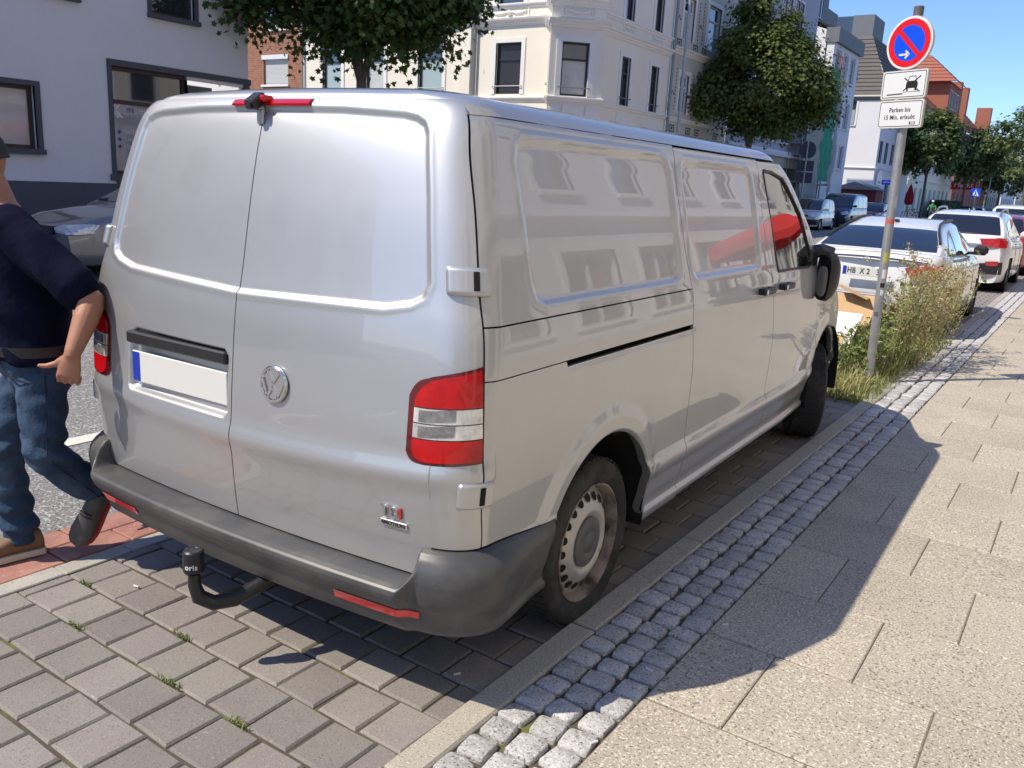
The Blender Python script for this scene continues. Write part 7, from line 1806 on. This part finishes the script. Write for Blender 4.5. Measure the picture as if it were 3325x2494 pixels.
# closed parasol, open parasol
pa = thing('parasol', 'closed dark red parasol outside the corner inn', 'parasol', (-13.0, 84.9, .1)); mb = MB(); mb.tube([(0, 0, 0), (0, 0, 3.2)], .04, 8); mb.lathe([(.25, 0), (.25, .1)], 12); mb.build('pole', MATS['galv'], pa)
mb = MB(); V = []; 
for r_, z_ in ((.30, 1.25), (.40, 1.6), (.34, 2.2), (.16, 2.8), (.03, 3.1)):
    for k in range(16): V.append((r_*(1 if k % 2 else .72)*math.cos(2*PI*k/16), r_*(1 if k % 2 else .72)*math.sin(2*PI*k/16), z_))
mb.add(V, [(i*16+k, i*16+(k+1) % 16, (i+1)*16+(k+1) % 16, (i+1)*16+k) for i in range(4) for k in range(16)]); mb.build('canopy', MATS['parasol_dark'], pa)
po = thing('parasol', 'large open red parasol on the near pavement, mirrored in the van window', 'parasol', (3.9, 15.5, .03)); mb = MB(); mb.tube([(0, 0, 0), (0, 0, 2.95)], .03, 8); mb.lathe([(.3, 0), (.3, .08)], 14); mb.build('pole', MATS['galv'], po)
mb = MB(); h_ = 1.25; V = [(-h_, -h_, 2.35), (h_, -h_, 2.35), (h_, h_, 2.35), (-h_, h_, 2.35), (0, 0, 2.9)]; mb.add(V+[(x, y, z-.2) for x, y, z in V[:4]], [(0, 1, 4), (1, 2, 4), (2, 3, 4), (3, 0, 4), (5, 6, 1, 0), (6, 7, 2, 1), (7, 8, 3, 2), (8, 5, 0, 3)]); mb.build('canopy', MATS['parasol_red'], po)
# shop sign, crossing sign, shed, menu boards
ss = thing('shop_sign', 'red shop sign with white lettering down the street', 'sign', (-14.0, 115.6, 0)); f = Face(ss, (0, 0), 0, 2.7)
mb = MB(); f.bar(mb, 0, 2.7, 3.35, 4.3, -.15, 0); mb.build('panel', MATS['shop_red'], ss); text_obj('Markt', .82, MATS['white_print'], ss, frame_mat(f.p(1.35, 3.9, -.17), f.d, (0, 0, 1)), bold=.012, shear=.15)
cs = thing('crossing_sign', 'blue square pedestrian crossing sign with white triangle down the street', 'traffic sign', (-9.3, 99.0, 0)); mb = MB(); mb.tube([(0, 0, 0), (0, 0, 3.3)], .05, 8); mb.build('pole', MATS['galv'], cs)
mb = MB(); mb.b2((-.42, -.08, 2.45), (.42, -.05, 3.29)); mb.build('panel', MATS['sign_blue'], cs)
mb = MB(); mb.add([(-.33, -.085, 2.56), (.33, -.085, 2.56), (0, -.085, 3.2)], [(0, 1, 2)]); tr_ = mb.build('triangle', MATS['sign_white'], cs); mb = MB(); mb.tube([(0, -.09, 3.02), (0, -.09, 2.80)], .04, 5); mb.tube([(0, -.09, 2.82), (-.10, -.09, 2.6)], .03, 5); mb.tube([(0, -.09, 2.82), (.10, -.09, 2.6)], .03, 5); mb.build('walking_figure', MATS['black_print'], tr_)
shd = thing('wooden_kiosk', 'small dark red kiosk with grey gabled roof behind the parked cars', 'kiosk', (-13.3, 66.5, 0)); MB().b2((-1.5, -1.2, 0), (1.5, 1.2, 2.35)).build('walls', MATS['shed_red'], shd)
mb = MB(); mb.add([(-1.8, -1.5, 2.3), (1.8, -1.5, 2.3), (1.8, 1.5, 2.3), (-1.8, 1.5, 2.3), (0, -1.5, 2.85), (0, 1.5, 2.85)], [(0, 4, 5, 3), (4, 1, 2, 5), (0, 1, 4), (2, 3, 5)]); mb.build('roof', MATS['zinc'], shd)
nb = thing('name_board', 'white two line name board on the inn side wall', 'sign', (-17.9, 73.85, 0)); mb = MB(); mb.b2((-1.7, -.12, 3.35), (1.2, 0, 3.75)); mb.b2((-1.8, -.12, 2.55), (1.1, 0, 3.2)); mb.build('boards', MATS['sign_white'], nb)
ot = thing('one_way_sign', 'small blue one way sign with white arrow in front of the inn door', 'traffic sign', (-12.4, 72.2, .1)); mb = MB(); mb.tube([(0, 0, 0), (0, 0, 3.2)], .045, 8); mb.build('pole', MATS['galv'], ot); mb = MB(); mb.b2((-.55, -.07, 2.75), (.55, -.05, 3.1)); pn = mb.build('panel', MATS['sign_blue'], ot); mb = MB(); mb.b2((-.35, -.085, 2.9), (.4, -.08, 2.96)); mb.add([(-.45, -.085, 2.93), (-.25, -.085, 3.03), (-.25, -.085, 2.83)], [(0, 1, 2)]); mb.build('arrow', MATS['sign_white'], pn)
# cyclist and bicycles
def bike(name, lab, loc, rz, mat, group=None):
    t = thing(name, lab, 'bicycle', loc, rz, group)
    for y in (-.52, .54):
        mb = MB(); mb.tube([(0, y+.33*math.cos(a), .34+.33*math.sin(a)) for a in np.linspace(0, 2*PI, 25)], .02, 6, cap=False)
        for k in range(8): a = PI*k/4; mb.tube([(0, y, .34), (0, y+.32*math.cos(a), .34+.32*math.sin(a))], .004, 3, cap=False)
        mb.build('wheel', MATS['rubber'], t)
    mb = MB()
    for a, b in (((0, -.52, .34), (0, -.05, .30)), ((0, -.05, .30), (0, -.20, .86)), ((0, -.2, .80), (0, .38, .84)), ((0, -.05, .30), (0, .38, .78)), ((0, .54, .34), (0, .36, .98)), ((0, -.52, .34), (0, -.18, .72))): mb.tube([a, b], .018, 6)
    mb.build('bike_frame', MATS[mat], t)
    mb = MB(); mb.tube([(-.28, .26, 1.02), (-.1, .36, 1.0), (.1, .36, 1.0), (.28, .26, 1.02)], .014, 6); mb.box((0, -.22, .90), (.16, .26, .06), bev=.02); mb.build('saddle_and_bar', MATS['black_plastic'], t)
    return t
bike('bicycle', 'bicycle with reddish frame leaning near the closed parasol', (-12.3, 82.6, .1), R(70), 'pink', 'bicycles on the far pavement'); bike('bicycle', 'dark bicycle on the far pavement beside the reddish one', (-12.4, 84.0, .1), R(60), 'black_plastic', 'bicycles on the far pavement')
bike('bicycle', 'bicycle ridden by the cyclist in green', (-10.0, 78.6, 0), PI, 'black_plastic')
cy = thing('person', 'cyclist in green T-shirt and pale cap riding towards the camera', 'person', (-10.0, 78.8, 0))
bd = MB(); chain(bd, [(0, 0, 1.0), (0, -.10, 1.30), (0, -.14, 1.5)], [.15, .17, .10], 12); chain(bd, [(0, -.16, 1.52), (0, -.18, 1.62)], [.055, .055], 10); chain(bd, [(0, -.19, 1.66), (0, -.18, 1.76)], [.085, .095], 12)
chain(bd, [(0, -.285, 1.70), (0, -.30, 1.675)], [.012, .016], 6)
for s in (1, -1):
    chain(bd, [(s*.20, -.12, 1.44), (s*.30, -.18, 1.2), (s*.27, -.42, 1.05)], [.055, .045, .03], 10); chain(bd, [(s*.09, .08, .95), (s*.12, -.28, .78), (s*.10, -.10, .38 if s > 0 else .48), (s*.10, -.25, .33 if s > 0 else .44)], [.09, .065, .04, .035], 10)
remeshed('body', bd, .02, MATS['skin'], cy, 2)
mb = MB(); chain(mb, [(0, 0, 1.0), (0, -.10, 1.30), (0, -.13, 1.46)], [.168, .188, .13], 12)
for s in (1, -1): chain(mb, [(s*.14, -.12, 1.44), (s*.25, -.15, 1.31)], [.075, .07], 8)
remeshed('t_shirt', mb, .025, MATS['green_top'], cy, 2); mb = MB()
for s in (1, -1): chain(mb, [(s*.08, .08, .97), (s*.12, -.28, .79), (s*.11, -.16, .55)], [.115, .085, .065], 10)
remeshed('trousers', mb, .025, MATS['denim'], cy, 2); mb = MB(); mb.lathe([(.112, 1.74), (.108, 1.80), (.07, 1.86), (0, 1.87)], 16, c=(0, -.18, 0)); mb.box((0, -.31, 1.755), (.16, .12, .015)); mb.build('cap', MATS['sign_white'], cy)
# litter
def butt(loc, rz, lab): mb = MB(); mb.tube([(-.013, 0, .004), (.013, 0, .004)], .0038, 7); o = mb.build('cigarette_butt', MATS['butt'], None, loc=loc, rot=(0, 0, rz)); tag(o, lab, 'cigarette butt')
butt((.755, .40, .0), R(60), 'cigarette butt lying on shaded pavers behind the rear wheel'); butt((1.285, .80, .032), R(-5), 'cigarette butt on the shaded setts by the slabs'); butt((1.375, 1.28, .031), R(50), 'cigarette butt on the slab edge in the van shadow'); butt((1.325, .335, .030), R(65), 'sunlit cigarette butt in the gap between setts and slabs')
butt((.61, 1.90, .0), R(40), 'cigarette butt on pavers ahead of the rear wheel'); butt((.62, 2.06, .0), R(30), 'second cigarette butt ahead of the rear wheel, nearer the sill'); butt((-.62, .08, .0), R(10), 'cigarette butt in the shadow of the man')
def leaf(loc, rz, lab): mb = MB(); mb.add([(0, 0, .002), (.016, .008, .006), (.036, 0, .004), (.016, -.009, .007)], [(0, 1, 2, 3)]); o = mb.build('fallen_leaf', MATS['dry_leaf'], None, loc=loc, rot=(0, 0, rz)); tag(o, lab, 'leaf')
leaf((1.245, .95, .034), R(30), 'small dry leaf on the setts in the van shadow'); leaf((.70, 3.05, .0), R(80), 'dry leaf on the shaded pavers under the sill'); leaf((.96, 9.9, .034), R(10), 'dry leaf on the kerb beyond the weeds')
